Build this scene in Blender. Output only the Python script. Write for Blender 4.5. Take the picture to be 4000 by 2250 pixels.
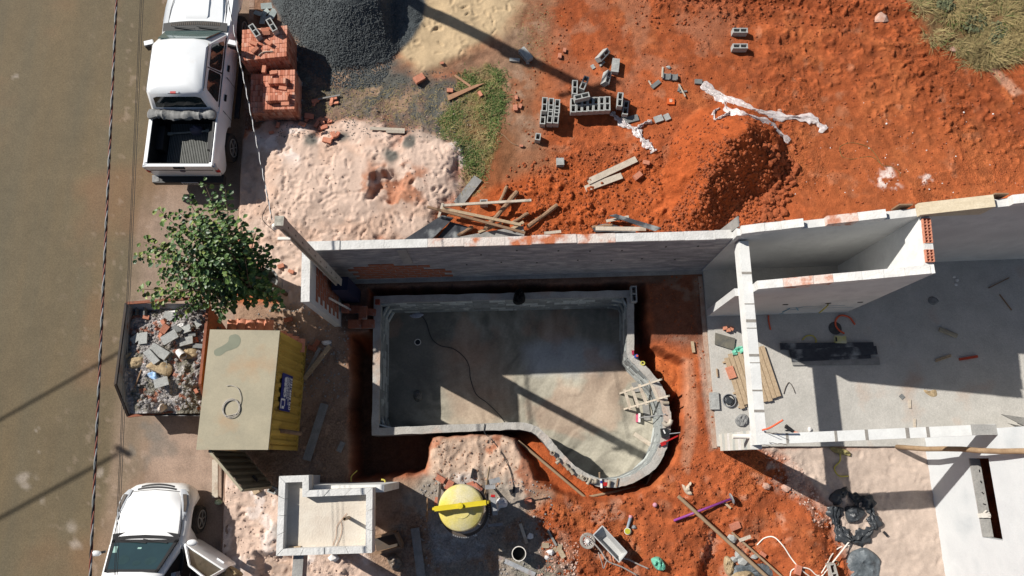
import bpy, math, random
import numpy as np
from mathutils import Vector, Matrix, Euler
random.seed(7)
for o in list(bpy.data.objects): bpy.data.objects.remove(o)
SC = bpy.context.scene
COL = SC.collection
# ---------------------------------------------------------------- camera (drone, almost straight down)
FPX = 2773.0; TILT = math.atan(675/2773.0); CAMH = 16.7
cam = bpy.data.cameras.new('camera'); cam.sensor_fit = 'HORIZONTAL'; cam.sensor_width = 36.0
cam.lens = 36.0*FPX/4000.0; cam.clip_start = 0.1; cam.clip_end = 800
camo = bpy.data.objects.new('camera', cam); COL.objects.link(camo)
camo.location = (0, 0, CAMH); camo.rotation_euler = (TILT, 0, 0)
SC.camera = camo
# ---------------------------------------------------------------- light
KX, KY = 1.06, -0.56                       # shadow offset per metre of height
SUN_EL = math.atan(1/math.hypot(KX, KY))
w = bpy.data.worlds.new('World'); SC.world = w; w.use_nodes = True
nt = w.node_tree; bg = nt.nodes['Background']
sky = nt.nodes.new('ShaderNodeTexSky'); sky.sky_type = 'NISHITA'; sky.sun_disc = False
sky.sun_elevation = SUN_EL; sky.sun_rotation = math.atan2(-KX, -KY)
nt.links.new(sky.outputs[0], bg.inputs[0]); bg.inputs[1].default_value = 0.05
sl = bpy.data.lights.new('sun', 'SUN'); sl.energy = 5.0; sl.angle = math.radians(0.53); sl.color = (1, .955, .88)
so = bpy.data.objects.new('sun', sl); COL.objects.link(so)
so.rotation_euler = Vector((KX, KY, -1)).to_track_quat('-Z', 'Y').to_euler(); so.location = (-20, 12, 20)
SC.view_settings.view_transform = 'Standard'; SC.view_settings.look = 'None'
SC.view_settings.exposure = 0.34; SC.view_settings.gamma = 1
SC.render.engine = 'CYCLES'
# ---------------------------------------------------------------- pixel -> place
cT, sT = math.cos(TILT), math.sin(TILT)
def ray(px, py):
    u = (px-2000)/FPX; v = -(py-1125)/FPX
    return (u, v*cT+sT, v*sT-cT)
def P(px, py, z=0.0):
    d = ray(px, py); t = (z-CAMH)/d[2]
    return Vector((d[0]*t, d[1]*t, z))
def P2(px, py, z=0.0):
    p = P(px, py, z); return (p.x, p.y)
def PV(px, py, A, B):
    d = ray(px, py); nx, ny = -(B[1]-A[1]), B[0]-A[0]
    t = (nx*A[0]+ny*A[1])/(nx*d[0]+ny*d[1])
    return Vector((d[0]*t, d[1]*t, CAMH+d[2]*t))
# ---------------------------------------------------------------- noise (numpy)
_rt = np.random.RandomState(11).rand(256, 256)
def vnoise(x, y):
    xi = np.floor(x).astype(int); yi = np.floor(y).astype(int)
    fx = x-xi; fy = y-yi; fx = fx*fx*(3-2*fx); fy = fy*fy*(3-2*fy)
    a = _rt[xi & 255, yi & 255]; b = _rt[(xi+1) & 255, yi & 255]
    c = _rt[xi & 255, (yi+1) & 255]; d = _rt[(xi+1) & 255, (yi+1) & 255]
    return (a*(1-fx)+b*fx)*(1-fy)+(c*(1-fx)+d*fx)*fy
def fbm(x, y, s=1.0, o=4, ox=0.0):
    r = 0; a = .5; t = 0
    for i in range(o):
        r = r+a*vnoise(x*s+ox+17.3*i, y*s-ox+9.1*i); t += a; a *= .5; s *= 2.03
    return r/t
def sstep(a, b, x):
    t = np.clip((x-a)/(b-a), 0, 1); return t*t*(3-2*t)
def sdpoly(poly, x, y):
    """signed distance (positive inside)"""
    d = np.full(x.shape, 1e9); ins = np.zeros(x.shape, bool); n = len(poly)
    for i in range(n):
        ax, ay = poly[i]; bx, by = poly[(i+1) % n]
        ex, ey = bx-ax, by-ay; L = ex*ex+ey*ey+1e-12
        t = np.clip(((x-ax)*ex+(y-ay)*ey)/L, 0, 1)
        d = np.minimum(d, np.hypot(x-ax-t*ex, y-ay-t*ey))
        c = ((ay > y) != (by > y)) & (x < ex*(y-ay)/(ey+1e-12)+ax)
        ins ^= c
    return np.where(ins, d, -d)
def wpoly(pts, z=0.0): return [P2(a, b, z) for a, b in pts]
def zone(pts, x, y, soft=.12, amp=.25, ns=1.4, seed=0, z=0.0):
    poly = wpoly(pts, z)
    m = np.zeros(x.shape)
    xs = [p[0] for p in poly]; ys = [p[1] for p in poly]; e = soft+amp+.1
    b = (x > min(xs)-e) & (x < max(xs)+e) & (y > min(ys)-e) & (y < max(ys)+e)
    if not b.any(): return m
    xx, yy = x[b], y[b]
    d = sdpoly(poly, xx, yy)
    if amp > 0: d = d+(fbm(xx, yy, ns, 4, seed*3.7)-.5)*2*amp
    m[b] = sstep(-soft, soft, d); return m
# ---------------------------------------------------------------- materials
MATS = {}
def mat(name, c, c2=None, scale=6.0, rough=.85, bump=0.0, bscale=40.0, metal=0.0, spec=.3, spots=None, spot_scale=3.0, spot_lo=.55, spot_hi=.7,
        stretch=None, vcol=False, coat=0.0, alpha=1.0, trans=0.0, bdist=.02, detail=6.0, grain=None, distort=0.0, vr=(.58, 1.34)):
    if name in MATS: return MATS[name]
    m = bpy.data.materials.new(name); m.use_nodes = True; t = m.node_tree; N = t.nodes; L = t.links
    b = N['Principled BSDF']
    b.inputs['Roughness'].default_value = rough; b.inputs['Metallic'].default_value = metal
    b.inputs['Specular IOR Level'].default_value = spec
    if coat: b.inputs['Coat Weight'].default_value = coat; b.inputs['Coat Roughness'].default_value = .06
    if alpha < 1: b.inputs['Alpha'].default_value = alpha
    if trans: b.inputs['Transmission Weight'].default_value = trans
    tc = N.new('ShaderNodeTexCoord'); src = tc.outputs['Object']
    if stretch:
        mp = N.new('ShaderNodeMapping'); mp.inputs['Scale'].default_value = stretch
        L.new(src, mp.inputs[0]); src = mp.outputs[0]
    col = None
    def rgb(c): return (c[0], c[1], c[2], 1)
    nz = N.new('ShaderNodeTexNoise'); nz.inputs['Scale'].default_value = scale; nz.inputs['Detail'].default_value = detail; nz.inputs['Roughness'].default_value = .65; nz.inputs['Distortion'].default_value = distort
    L.new(src, nz.inputs['Vector'])
    if vcol:
        at = N.new('ShaderNodeVertexColor'); at.layer_name = 'albedo'
        rp = N.new('ShaderNodeMapRange'); rp.inputs['From Min'].default_value = .3; rp.inputs['From Max'].default_value = .7
        rp.inputs['To Min'].default_value = vr[0]; rp.inputs['To Max'].default_value = vr[1]
        L.new(nz.outputs[0], rp.inputs[0])
        m1 = N.new('ShaderNodeMath'); m1.operation = 'SUBTRACT'; m1.inputs[1].default_value = 1; L.new(rp.outputs[0], m1.inputs[0])
        m2 = N.new('ShaderNodeMath'); m2.operation = 'MULTIPLY_ADD'; m2.inputs[2].default_value = 1; L.new(m1.outputs[0], m2.inputs[0]); L.new(at.outputs['Alpha'], m2.inputs[1])
        mx = N.new('ShaderNodeVectorMath'); mx.operation = 'SCALE'; L.new(at.outputs[0], mx.inputs[0]); L.new(m2.outputs[0], mx.inputs['Scale'])
        col = mx.outputs[0]
    else:
        c2 = c2 or tuple(v*.72 for v in c)
        rp = N.new('ShaderNodeValToRGB'); rp.color_ramp.elements[0].position = .33; rp.color_ramp.elements[1].position = .68
        rp.color_ramp.elements[0].color = rgb(c2); rp.color_ramp.elements[1].color = rgb(c)
        L.new(nz.outputs[0], rp.inputs[0]); col = rp.outputs[0]
    if spots:
        n2 = N.new('ShaderNodeTexNoise'); n2.inputs['Scale'].default_value = spot_scale; n2.inputs['Detail'].default_value = 5
        L.new(src, n2.inputs['Vector'])
        r2 = N.new('ShaderNodeMapRange'); r2.inputs['From Min'].default_value = spot_lo; r2.inputs['From Max'].default_value = spot_hi
        L.new(n2.outputs[0], r2.inputs[0])
        mx = N.new('ShaderNodeMix'); mx.data_type = 'RGBA'; L.new(r2.outputs[0], mx.inputs[0]); L.new(col, mx.inputs[6]); mx.inputs[7].default_value = rgb(spots)
        col = mx.outputs[2]
    if grain is None: grain = (.03 if min(c) > .42 else .08) if rough > .65 else 0
    if grain:
        ng = N.new('ShaderNodeTexNoise'); ng.inputs['Scale'].default_value = 34; ng.inputs['Detail'].default_value = 4; ng.inputs['Roughness'].default_value = .7; L.new(tc.outputs['Object'], ng.inputs['Vector'])
        rg = N.new('ShaderNodeMapRange'); rg.inputs['From Min'].default_value = .34; rg.inputs['From Max'].default_value = .66; rg.inputs['To Min'].default_value = 1-grain*1.6; rg.inputs['To Max'].default_value = 1+grain
        L.new(ng.outputs[0], rg.inputs[0]); vs = N.new('ShaderNodeVectorMath'); vs.operation = 'SCALE'; L.new(col, vs.inputs[0]); L.new(rg.outputs[0], vs.inputs['Scale']); col = vs.outputs[0]
    L.new(col, b.inputs['Base Color'])
    if bump:
        n3 = N.new('ShaderNodeTexNoise'); n3.inputs['Scale'].default_value = bscale; n3.inputs['Detail'].default_value = 5
        L.new(src, n3.inputs['Vector'])
        bp = N.new('ShaderNodeBump'); bp.inputs['Strength'].default_value = bump; bp.inputs['Distance'].default_value = bdist
        if vcol:
            m3 = N.new('ShaderNodeMath'); m3.operation = 'MULTIPLY'; m3.inputs[1].default_value = bump; L.new(at.outputs['Alpha'], m3.inputs[0]); L.new(m3.outputs[0], bp.inputs['Strength'])
        L.new(n3.outputs[0], bp.inputs['Height']); L.new(bp.outputs[0], b.inputs['Normal'])
    MATS[name] = m; return m
M_GROUND = mat('ground_soil', (1, 1, 1), scale=24, rough=.95, bump=.85, bscale=34, vcol=True, spec=.1, bdist=.045, detail=7)
M_ROAD = mat('road_asphalt', (1, 1, 1), scale=34, rough=.8, bump=.35, bscale=60, vcol=True, spec=.25, grain=.0, vr=(.76, 1.2))
M_CONC = mat('concrete_grey', (.36, .35, .33), (.25, .245, .235), 3.5, .9, .4, 30)
M_SLAB = mat('slab_concrete', (.48, .46, .425), (.385, .37, .34), 2.2, .9, .35, 26, spots=(.37, .25, .18), spot_scale=1.1, spot_lo=.58, spot_hi=.82, grain=.08, detail=9)
M_PLASTER = mat('wall_plaster', (.60, .60, .585), (.47, .47, .465), 2.2, .9, .4, 22, spots=(.36, .36, .36), spot_scale=1.1, spot_lo=.5, spot_hi=.85)
M_PLASTERG = mat('wall_render_grey', (.37, .37, .385), (.20, .20, .215), 2.6, .95, .8, 16, spots=(.44, .43, .43), spot_scale=2.4, spot_lo=.52, spot_hi=.68, stretch=(1, 1, 3), bdist=.03)
M_WHITE = mat('white_render', (.72, .72, .70), (.60, .60, .585), 2.4, .85, .25, 25, spots=(.5, .5, .49), spot_scale=1.3, spot_lo=.58, spot_hi=.85)
M_WTOP = mat('wall_top_mortar', (.66, .64, .60), (.5, .47, .43), 5, .9, .7, 28, spots=(.46, .17, .09), spot_scale=1.5, spot_lo=.55, spot_hi=.68)
M_BLOCK = mat('concrete_block', (.40, .405, .39), (.29, .295, .285), 9, .95, .4, 60)
M_BLOCKD = mat('concrete_block_dark', (.20, .205, .20), (.145, .15, .15), 7, .95, .4, 60)
M_BRICK = mat('clay_brick', (.54, .215, .14), (.43, .155, .095), 7, .9, .3, 50)
M_BRICK2 = mat('clay_brick_pale', (.60, .26, .17), (.48, .19, .115), 9, .9, .3, 50)
M_BRICKD = mat('clay_brick_wall', (.38, .13, .07), (.25, .09, .055), 7, .95, .5, 40, spots=(.24, .215, .205), spot_scale=3.5, spot_lo=.5, spot_hi=.64)
M_WOOD = mat('pine_wood', (.47, .36, .24), (.36, .26, .165), 3, .8, .3, 30, stretch=(6, 6, 6))
M_WOODP = mat('pale_wood', (.56, .49, .40), (.43, .37, .30), 4, .85, .3, 30, spots=(.36, .27, .2), spot_scale=3)
M_WOODB = mat('brown_wood', (.30, .19, .115), (.19, .115, .07), 6, .85, .4, 30)
M_WOODG = mat('weathered_board', (.30, .29, .275), (.20, .195, .185), 5, .9, .3, 30)
M_PLYD = mat('dark_formwork_ply', (.06, .065, .075), (.03, .032, .04), 4, .7, .3, 25, spots=(.26, .27, .27), spot_scale=3, spot_lo=.53, spot_hi=.7)
M_WPAINT = mat('car_paint_white', (.78, .79, .80), (.75, .75, .745), 2.5, .28, coat=.6, spec=.5, spots=(.62, .55, .49), spot_scale=2.2, spot_lo=.62, spot_hi=1.0)
M_SILVER = mat('car_paint_pearl', (.74, .76, .78), (.70, .715, .725), 2.5, .3, coat=.6, spec=.5, spots=(.58, .51, .45), spot_scale=2.2, spot_lo=.6, spot_hi=1.0)
M_BLACKPL = mat('black_plastic', (.022, .022, .024), (.016, .016, .018), 8, .5)
M_RUBBER = mat('tyre_rubber', (.025, .024, .023), (.05, .04, .034), 12, .9)
M_GLASS = mat('car_glass', (.018, .028, .03), (.013, .022, .024), 2, .06, spec=.8)
M_GLASST = mat('car_glass_teal', (.02, .045, .05), (.016, .035, .04), 2, .08, spec=.8)
M_ALLOY = mat('alloy_rim', (.42, .40, .37), (.3, .28, .26), 8, .45, metal=.5)
M_LENS = mat('lamp_lens', (.5, .52, .54), (.35, .37, .4), 12, .12, spec=.9)
M_RED = mat('red_plastic', (.45, .02, .02), (.35, .015, .015), 8, .4)
M_TAN = mat('beige_steel_roof', (.365, .32, .225), (.29, .26, .185), 1.8, .6, .05, 40, spots=(.37, .25, .145), spot_scale=1.5, spot_lo=.53, spot_hi=.75, grain=.05, detail=9)
M_OCHRE = mat('ochre_steel', (.53, .36, .075), (.43, .28, .055), 2.5, .55, .1, 30, spots=(.2, .12, .05), spot_scale=3, spot_lo=.6, spot_hi=.8)
M_NAVY = mat('navy_panel', (.018, .024, .06), (.012, .016, .04), 3, .5)
M_BLUE = mat('blue_sign', (.03, .04, .22), (.025, .034, .19), 3, .5)
M_SIGNW = mat('sign_white', (.8, .8, .8), (.78, .78, .78), 3, .5)
M_RUST = mat('rusty_red_steel', (.27, .09, .045), (.17, .055, .03), 4, .75, .2, 30, spots=(.12, .05, .03), spot_scale=5, spot_lo=.58, spot_hi=.7)
M_DUMPIN = mat('dumpster_inside', (.36, .37, .38), (.22, .23, .25), 3, .7, .2, 20, spots=(.2, .09, .05), spot_scale=2.4)
M_DUMPB = mat('dumpster_black', (.03, .028, .027), (.05, .03, .02), 5, .7)
M_RUBBLE = mat('mortar_rubble', (.37, .345, .33), (.21, .195, .185), 9, .95, .8, 30, bdist=.04)
M_YELLOW = mat('mixer_yellow', (.62, .50, .02), (.55, .42, .02), 4, .55, .1, 40)
M_DRUM = mat('mixer_drum', (.58, .54, .40), (.56, .49, .22), 3, .7, .15, 30, spots=(.60, .49, .05), spot_scale=1.7, spot_lo=.44, spot_hi=.68)
M_STEEL = mat('dusty_steel', (.33, .335, .34), (.2, .2, .21), 6, .6, .2, 30, metal=.1)
M_DARKST = mat('dark_steel', (.05, .048, .045), (.1, .07, .05), 6, .6)
M_PVC = mat('brown_pvc', (.33, .235, .15), (.27, .19, .12), 3, .45)
M_PVCG = mat('fitting_grey_brown', (.36, .31, .245), (.28, .235, .18), 6, .5)
M_PURPLE = mat('purple_pipe', (.26, .055, .26), (.2, .04, .2), 3, .45)
M_WPVC = mat('white_pvc', (.74, .70, .64), (.66, .62, .56), 4, .5)
M_ORANGE = mat('orange_conduit', (.72, .13, .055), (.6, .1, .045), 4, .5)
M_YELC = mat('yellow_conduit', (.56, .48, .09), (.46, .39, .08), 4, .5)
M_GREENB = mat('green_bag', (.18, .50, .36), (.1, .34, .25), 9, .4, .5, 25)
M_BLACKB = mat('black_sheet', (.028, .032, .038), (.05, .055, .06), 5, .32, .5, 14, bdist=.04)
M_DUSTB = mat('dusty_black_sheet', (.14, .16, .175), (.05, .06, .068), 5, .45, .5, 14, bdist=.04)
M_CLEAR = mat('clear_plastic', (.72, .69, .69), (.56, .47, .45), 7, .2, .6, 18, alpha=.84, spec=.7, bdist=.03)
M_WBAG = mat('white_plastic_bag', (.8, .8, .82), (.66, .66, .7), 9, .4, .6, 25)
M_PAPER = mat('cement_sack_paper', (.44, .345, .215), (.28, .2, .115), 9, .85, .6, 25)
M_WPAPER = mat('white_scrap', (.74, .73, .72), (.6, .58, .56), 9, .7, .4, 25)
M_TARP = mat('grey_tarp', (.24, .24, .235), (.13, .13, .13), 4, .6, .5, 14)
M_LINER = mat('bed_liner', (.012, .012, .013), (.016, .016, .017), 8, .55)
M_RIB = mat('bed_liner_rib', (.16, .165, .155), (.11, .115, .105), 8, .55)
M_LEAF = mat('leaf', (.10, .17, .036), (.05, .105, .027), 1.3, .5, spec=.4)
M_LEAFY = mat('leaf_highlight', (.22, .26, .055), (.13, .18, .04), 1.6, .5, spec=.4)  # yellow highlights of the crown put into the leaf colour
M_LEAFD = mat('leaf_dark', (.045, .095, .03), (.025, .06, .022), 1.6, .45, spec=.45)
for _m in (M_LEAF, M_LEAFY, M_LEAFD):
    _m.node_tree.nodes['Principled BSDF'].inputs['Transmission Weight'].default_value = .0
M_BARK = mat('bark', (.16, .11, .075), (.09, .06, .04), 9, .95, .5, 40)
M_GRASS = mat('green_grass', (.115, .165, .04), (.06, .10, .025), 3, .7)
M_DRY = mat('dry_grass', (.40, .31, .14), (.2, .155, .07), 2.5, .8)
M_CABLE = mat('black_cable', (.03, .032, .035), None, 4, .5)
M_CABLEG = mat('grey_cable', (.30, .31, .31), None, 4, .5)
M_CABLER = mat('red_brown_cable', (.24, .07, .045), None, 4, .5)
M_CLOD = mat('soil_clod', (.34, .092, .034), (.24, .062, .023), 5, .95, .5, 30)
M_STONE = mat('pale_stone', (.52, .40, .34), (.42, .2, .13), 4, .9, .5, 20)
M_POOL = mat('pool_floor_concrete', (.43, .375, .29), (.25, .215, .165), 1.3, .85, .4, 18, spots=(.40, .235, .15), spot_scale=.8, spot_lo=.52, spot_hi=.75, distort=1.6, detail=8)
M_PBLK2 = mat('pool_block_pale', (.56, .59, .58), (.38, .41, .405), 8, .9, .5, 40)
M_PBLK3 = mat('pool_block_grey', (.27, .285, .28), (.19, .2, .2), 8, .9, .5, 40)
M_PBLK = mat('pool_block', (.34, .36, .35), (.23, .25, .25), 8, .9, .5, 40, spots=(.55, .58, .57), spot_scale=4, spot_lo=.58, spot_hi=.68)
M_MORT = mat('mortar_joint', (.25, .25, .245), (.18, .18, .18), 8, .95, .6, 40)
M_RIM = mat('pool_rim_concrete', (.44, .42, .39), (.33, .31, .28), 3.5, .9, .6, 30, spots=(.44, .28, .2), spot_scale=1.2, spot_lo=.55, spot_hi=.75)
M_GRAVEL = mat('gravel_stone', (.115, .127, .132), (.06, .068, .072), 12, .9)
# ---------------------------------------------------------------- mesh builder
class MB:
    def __init__(s): s.v = []; s.f = []
    def add(s, vs, fs):
        n = len(s.v); s.v += [tuple(p) for p in vs]; s.f += [tuple(i+n for i in f) for f in fs]; return s
    def box(s, c, d, rz=0.0, R=None):
        R = R or Matrix.Rotation(rz, 3, 'Z'); c = Vector(c); hx, hy, hz = d[0]/2, d[1]/2, d[2]/2
        vs = [c+R @ Vector((x, y, z)) for x in (-hx, hx) for y in (-hy, hy) for z in (-hz, hz)]
        return s.add(vs, [(0, 1, 3, 2), (4, 6, 7, 5), (0, 4, 5, 1), (2, 3, 7, 6), (0, 2, 6, 4), (1, 5, 7, 3)])
    def bar(s, a, b, w, h, roll=0.0):
        a, b = Vector(a), Vector(b); d = b-a; L = d.length; d.normalize()
        up = Vector((0, 0, 1)) if abs(d.z) < .9 else Vector((0, 1, 0))
        sx = d.cross(up).normalized(); u = sx.cross(d).normalized()
        R = Matrix((d, sx, u)).transposed()
        if roll: R = R @ Matrix.Rotation(roll, 3, 'X')
        return s.box((a+b)/2, (L, w, h), R=R)
    def prism(s, poly, z0, z1):
        n = len(poly)
        a = sum(poly[i][0]*poly[(i+1) % n][1]-poly[(i+1) % n][0]*poly[i][1] for i in range(n))
        if a < 0: poly = poly[::-1]
        f0 = z0 if callable(z0) else (lambda i: z0); f1 = z1 if callable(z1) else (lambda i: z1)
        vs = [(p[0], p[1], f0(i)) for i, p in enumerate(poly)]+[(p[0], p[1], f1(i)) for i, p in enumerate(poly)]
        return s.add(vs, [tuple(range(n-1, -1, -1)), tuple(range(n, 2*n))]+[(i, (i+1) % n, (i+1) % n+n, i+n) for i in range(n)])
    def loft(s, rings, cap=True, closed=True):
        n = len(rings[0]); k = len(s.v); fs = []
        vs = [p for r in rings for p in r]
        for j in range(len(rings)-1):
            for i in range(n if closed else n-1):
                a = j*n+i; b = j*n+(i+1) % n; fs.append((a, b, b+n, a+n))
        if cap and closed:
            fs.append(tuple(range(n-1, -1, -1))); m = (len(rings)-1)*n; fs.append(tuple(range(m, m+n)))
        return s.add(vs, fs)
    def tube(s, pts, r, n=8, cap=True, flat=1.0):
        pts = [Vector(p) for p in pts]; rings = []
        for i, p in enumerate(pts):
            d = (pts[min(i+1, len(pts)-1)]-pts[max(i-1, 0)]).normalized()
            up = Vector((0, 0, 1)) if abs(d.z) < .95 else Vector((0, 1, 0))
            sx = d.cross(up).normalized(); u = sx.cross(d).normalized()
            rr = r(i/(len(pts)-1)) if callable(r) else r
            rings.append([p+sx*math.cos(t*2*math.pi/n)*rr+u*math.sin(t*2*math.pi/n)*rr*flat for t in range(n)])
        return s.loft(rings, cap)
    def lathe(s, prof, c, n=24, R=None, cap=True):
        R = R or Matrix.Identity(3); c = Vector(c)
        rings = [[c+R @ Vector((math.cos(t*2*math.pi/n)*r, math.sin(t*2*math.pi/n)*r, z)) for t in range(n)] for r, z in prof]
        return s.loft(rings, cap)
    def quad(s, a, b, c, d): return s.add([a, b, c, d], [(0, 1, 2, 3)])
def link(o): COL.objects.link(o); return o
def meshobj(name, mb, m, parent=None, origin=None, smooth=False, normals=True):
    me = bpy.data.meshes.new(name)
    if parent is not None: org = world_loc(parent)
    else:
        if origin is None:
            xs = [p[0] for p in mb.v]; ys = [p[1] for p in mb.v]; zs = [p[2] for p in mb.v]
            origin = ((min(xs)+max(xs))/2, (min(ys)+max(ys))/2, min(zs))
        org = Vector(origin)
    me.from_pydata([(p[0]-org[0], p[1]-org[1], p[2]-org[2]) for p in mb.v], [], mb.f)
    if normals:
        import bmesh
        if len(mb.f) < 60000:
            bm = bmesh.new(); bm.from_mesh(me); bmesh.ops.recalc_face_normals(bm, faces=bm.faces); bm.to_mesh(me); bm.free()
    if smooth:
        me.polygons.foreach_set('use_smooth', [True]*len(me.polygons))
        if smooth == 'auto':
            try: me.set_sharp_from_angle(angle=math.radians(38))
            except Exception: pass
    me.materials.append(m)
    o = bpy.data.objects.new(name, me)
    if parent is not None: o.parent = parent
    else: o.location = org
    return link(o)
def world_loc(o):
    l = Vector(o.location)
    while o.parent is not None: o = o.parent; l = l+Vector(o.location)
    return l
def tag(o, label, cat, group=None):
    o['label'] = label; o['category'] = cat
    if group: o['group'] = group
    return o
def thing(name, label, cat, loc, group=None):
    o = bpy.data.objects.new(name, None); o.empty_display_size = .2; o.location = loc; link(o)
    return tag(o, label, cat, group)
def struct(o): o['kind'] = 'structure'; return o
def stuff(o): o['kind'] = 'stuff'; return o
def inst(src, name, loc, rot=(0, 0, 0), parent=None, scale=None, m=None):
    o = bpy.data.objects.new(name, src); 
    o.location = Vector(loc)-(world_loc(parent) if parent else Vector((0, 0, 0))); o.rotation_euler = rot
    if scale: o.scale = scale
    if parent: o.parent = parent
    if m is not None:
        o.material_slots[0].link = 'OBJECT'; o.material_slots[0].material = m
    return link(o)
def rawmesh(name, mb, m, smooth=False):
    me = bpy.data.meshes.new(name); me.from_pydata(mb.v, [], mb.f)
    import bmesh
    bm = bmesh.new(); bm.from_mesh(me); bmesh.ops.recalc_face_normals(bm, faces=bm.faces); bm.to_mesh(me); bm.free()
    if smooth: me.polygons.foreach_set('use_smooth', [True]*len(me.polygons))
    me.materials.append(m); return me
def catmull(pts, k=6, closed=False):
    pts = [Vector(p) for p in pts]; n = len(pts); out = []
    rng = range(n) if closed else range(n-1)
    for i in rng:
        p1, p2 = pts[i], pts[(i+1) % n]
        p0 = pts[(i-1) % n] if (closed or i > 0) else p1*2-p2
        p3 = pts[(i+2) % n] if (closed or i+2 < n) else p2*2-p1
        for j in range(k):
            t = j/k
            out.append(.5*((2*p1)+(p2-p0)*t+(2*p0-5*p1+4*p2-p3)*t*t+(3*p1-p0-3*p2+p3)*t**3))
    if not closed: out.append(pts[-1])
    return out
def ico(sub=1):
    import bmesh
    bm = bmesh.new(); bmesh.ops.create_icosphere(bm, subdivisions=sub, radius=1)
    v = [tuple(x.co) for x in bm.verts]; f = [tuple(y.index for y in x.verts) for x in bm.faces]; bm.free(); return v, f
ICO1, ICO2, ICO3 = ico(1), ico(2), ico(3)
def rock(mb, c, r, seed=None, sq=(1, 1, .7), base=ICO1, amp=.3):
    rd = random.Random(seed) if seed is not None else random
    R = Euler((rd.random()*6, rd.random()*6, rd.random()*6)).to_matrix(); c = Vector(c)
    vs = []
    for v in base[0]:
        k = r*(1+rd.uniform(-amp, amp)); q = R @ Vector(v)
        vs.append(c+Vector((q.x*sq[0]*k, q.y*sq[1]*k, q.z*sq[2]*k)))
    mb.add(vs, base[1]); return mb
# ---------------------------------------------------------------- pool outline (centre line of its wall)
PZ = 0.03; PF = -1.22; PT = .17
_pc = [(1474,1170),(1700,1165),(1950,1159),(2200,1153),(2463,1147),(2464,1260),(2464,1375),(2482,1408),(2535,1462),(2578,1522),(2601,1590),(2606,1660),
       (2590,1745),(2548,1820),(2478,1868),(2400,1889),(2330,1882),(2268,1853),(2215,1810),(2170,1762),(2128,1712),(2088,1679),(2030,1664),(1900,1668),(1680,1677),(1466,1686),(1470,1430)]
POOLC = [P2(a, b, PZ) for a, b in _pc]
def pool_path():
    pts = [Vector((p[0], p[1], 0)) for p in POOLC]; out = []
    n = len(pts); sharp = {0, 4, 25}
    for i in range(n):
        p1, p2 = pts[i], pts[(i+1) % n]
        p0 = p1*2-p2 if i in sharp else pts[i-1]
        p3 = p2*2-p1 if (i+1) % n in sharp else pts[(i+2) % n]
        for j in range(6):
            t = j/6
            out.append(.5*((2*p1)+(p2-p0)*t+(2*p0-5*p1+4*p2-p3)*t*t+(3*p1-p0-3*p2+p3)*t**3))
    return out
PPATH = pool_path()
def offset_path(path, d):
    n = len(path); out = []
    for i in range(n):
        a = (path[i]-path[i-1]).normalized(); b = (path[(i+1) % n]-path[i]).normalized()
        na, nb = Vector((-a.y, a.x, 0)), Vector((-b.y, b.x, 0)); m = (na+nb)
        m = m/max(.35, m.length_squared/2) if m.length > 1e-6 else na
        out.append(path[i]+m*d)
    return out
_a = sum(PPATH[i].x*PPATH[(i+1) % len(PPATH)].y-PPATH[(i+1) % len(PPATH)].x*PPATH[i].y for i in range(len(PPATH)))
SGN = 1 if _a > 0 else -1                       # +d = inside when counter-clockwise
P_IN = offset_path(PPATH, SGN*PT/2); P_OUT = offset_path(PPATH, -SGN*PT/2)
# ---------------------------------------------------------------- ground
TRENCH = [(1440,1118),(2522,1097),(2540,1300),(2556,1345),(2610,1375),(2684,1405),(2690,1500),(2676,1600),(2670,1690),(2646,1776),(2604,1848),(2548,1902),(2490,1935),(2400,1962),(2290,1970),
          (2200,1945),(2143,1914),(2082,1880),(2060,1810),(2009,1722),(1960,1702),(1850,1706),(1690,1712),(1683,1745),(1675,1800),(1662,1845),(1560,1868),(1400,1885),(1360,1888),(1356,1500),(1374,1310),(1440,1290)]
C_RED = np.array([.36, .093, .033]); C_REDD = np.array([.265, .066, .024]); C_ORG = np.array([.40, .125, .045])
C_PINK = np.array([.57, .425, .345]); C_BEIGE = np.array([.47, .35, .215]); C_GREY = np.array([.16, .155, .14]); C_GRAV = np.array([.085, .096, .10])
C_WHT = np.array([.70, .62, .58]); C_GRN = np.array([.10, .12, .035]); C_DUST = np.array([.36, .24, .165]); C_MORT = np.array([.27, .24, .205])
def ridge(x, y, pts, slope, seed=0, amp=.12):
    h = np.zeros(x.shape)
    W = [(P2(a, b), z) for a, b, z in pts]
    nz = (fbm(x, y, 1.6, 4, seed)-.5)*2*amp
    for i in range(len(W)-1):
        (ax, ay), az = W[i]; (bx, by), bz = W[i+1]
        ex, ey = bx-ax, by-ay; t = np.clip(((x-ax)*ex+(y-ay)*ey)/(ex*ex+ey*ey), 0, 1)
        d = np.hypot(x-ax-t*ex, y-ay-t*ey)
        h = np.maximum(h, az+(bz-az)*t-slope*np.sqrt(d*d+.01)+nz*np.minimum(1, d*2))
    return np.maximum(h, 0)
_pr = np.random.RandomState(4)
_PRT = []
for _bx, _n in (((960,470,1820,960), 420), ((1560,-40,1990,280), 90), ((1040,820,1200,1190), 60), ((860,1880,1500,2260), 170), ((3230,1750,3700,2260), 110), ((1690,1720,2060,1980), 50)):
    for _i in range(_n):
        _p = P2(_pr.uniform(_bx[0], _bx[2]), _pr.uniform(_bx[1], _bx[3])); _PRT.append((_p[0], _p[1], _pr.rand()*3.14, _pr.uniform(.10, .16), _pr.uniform(.04, .065), _pr.uniform(.05, .20)))
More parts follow.
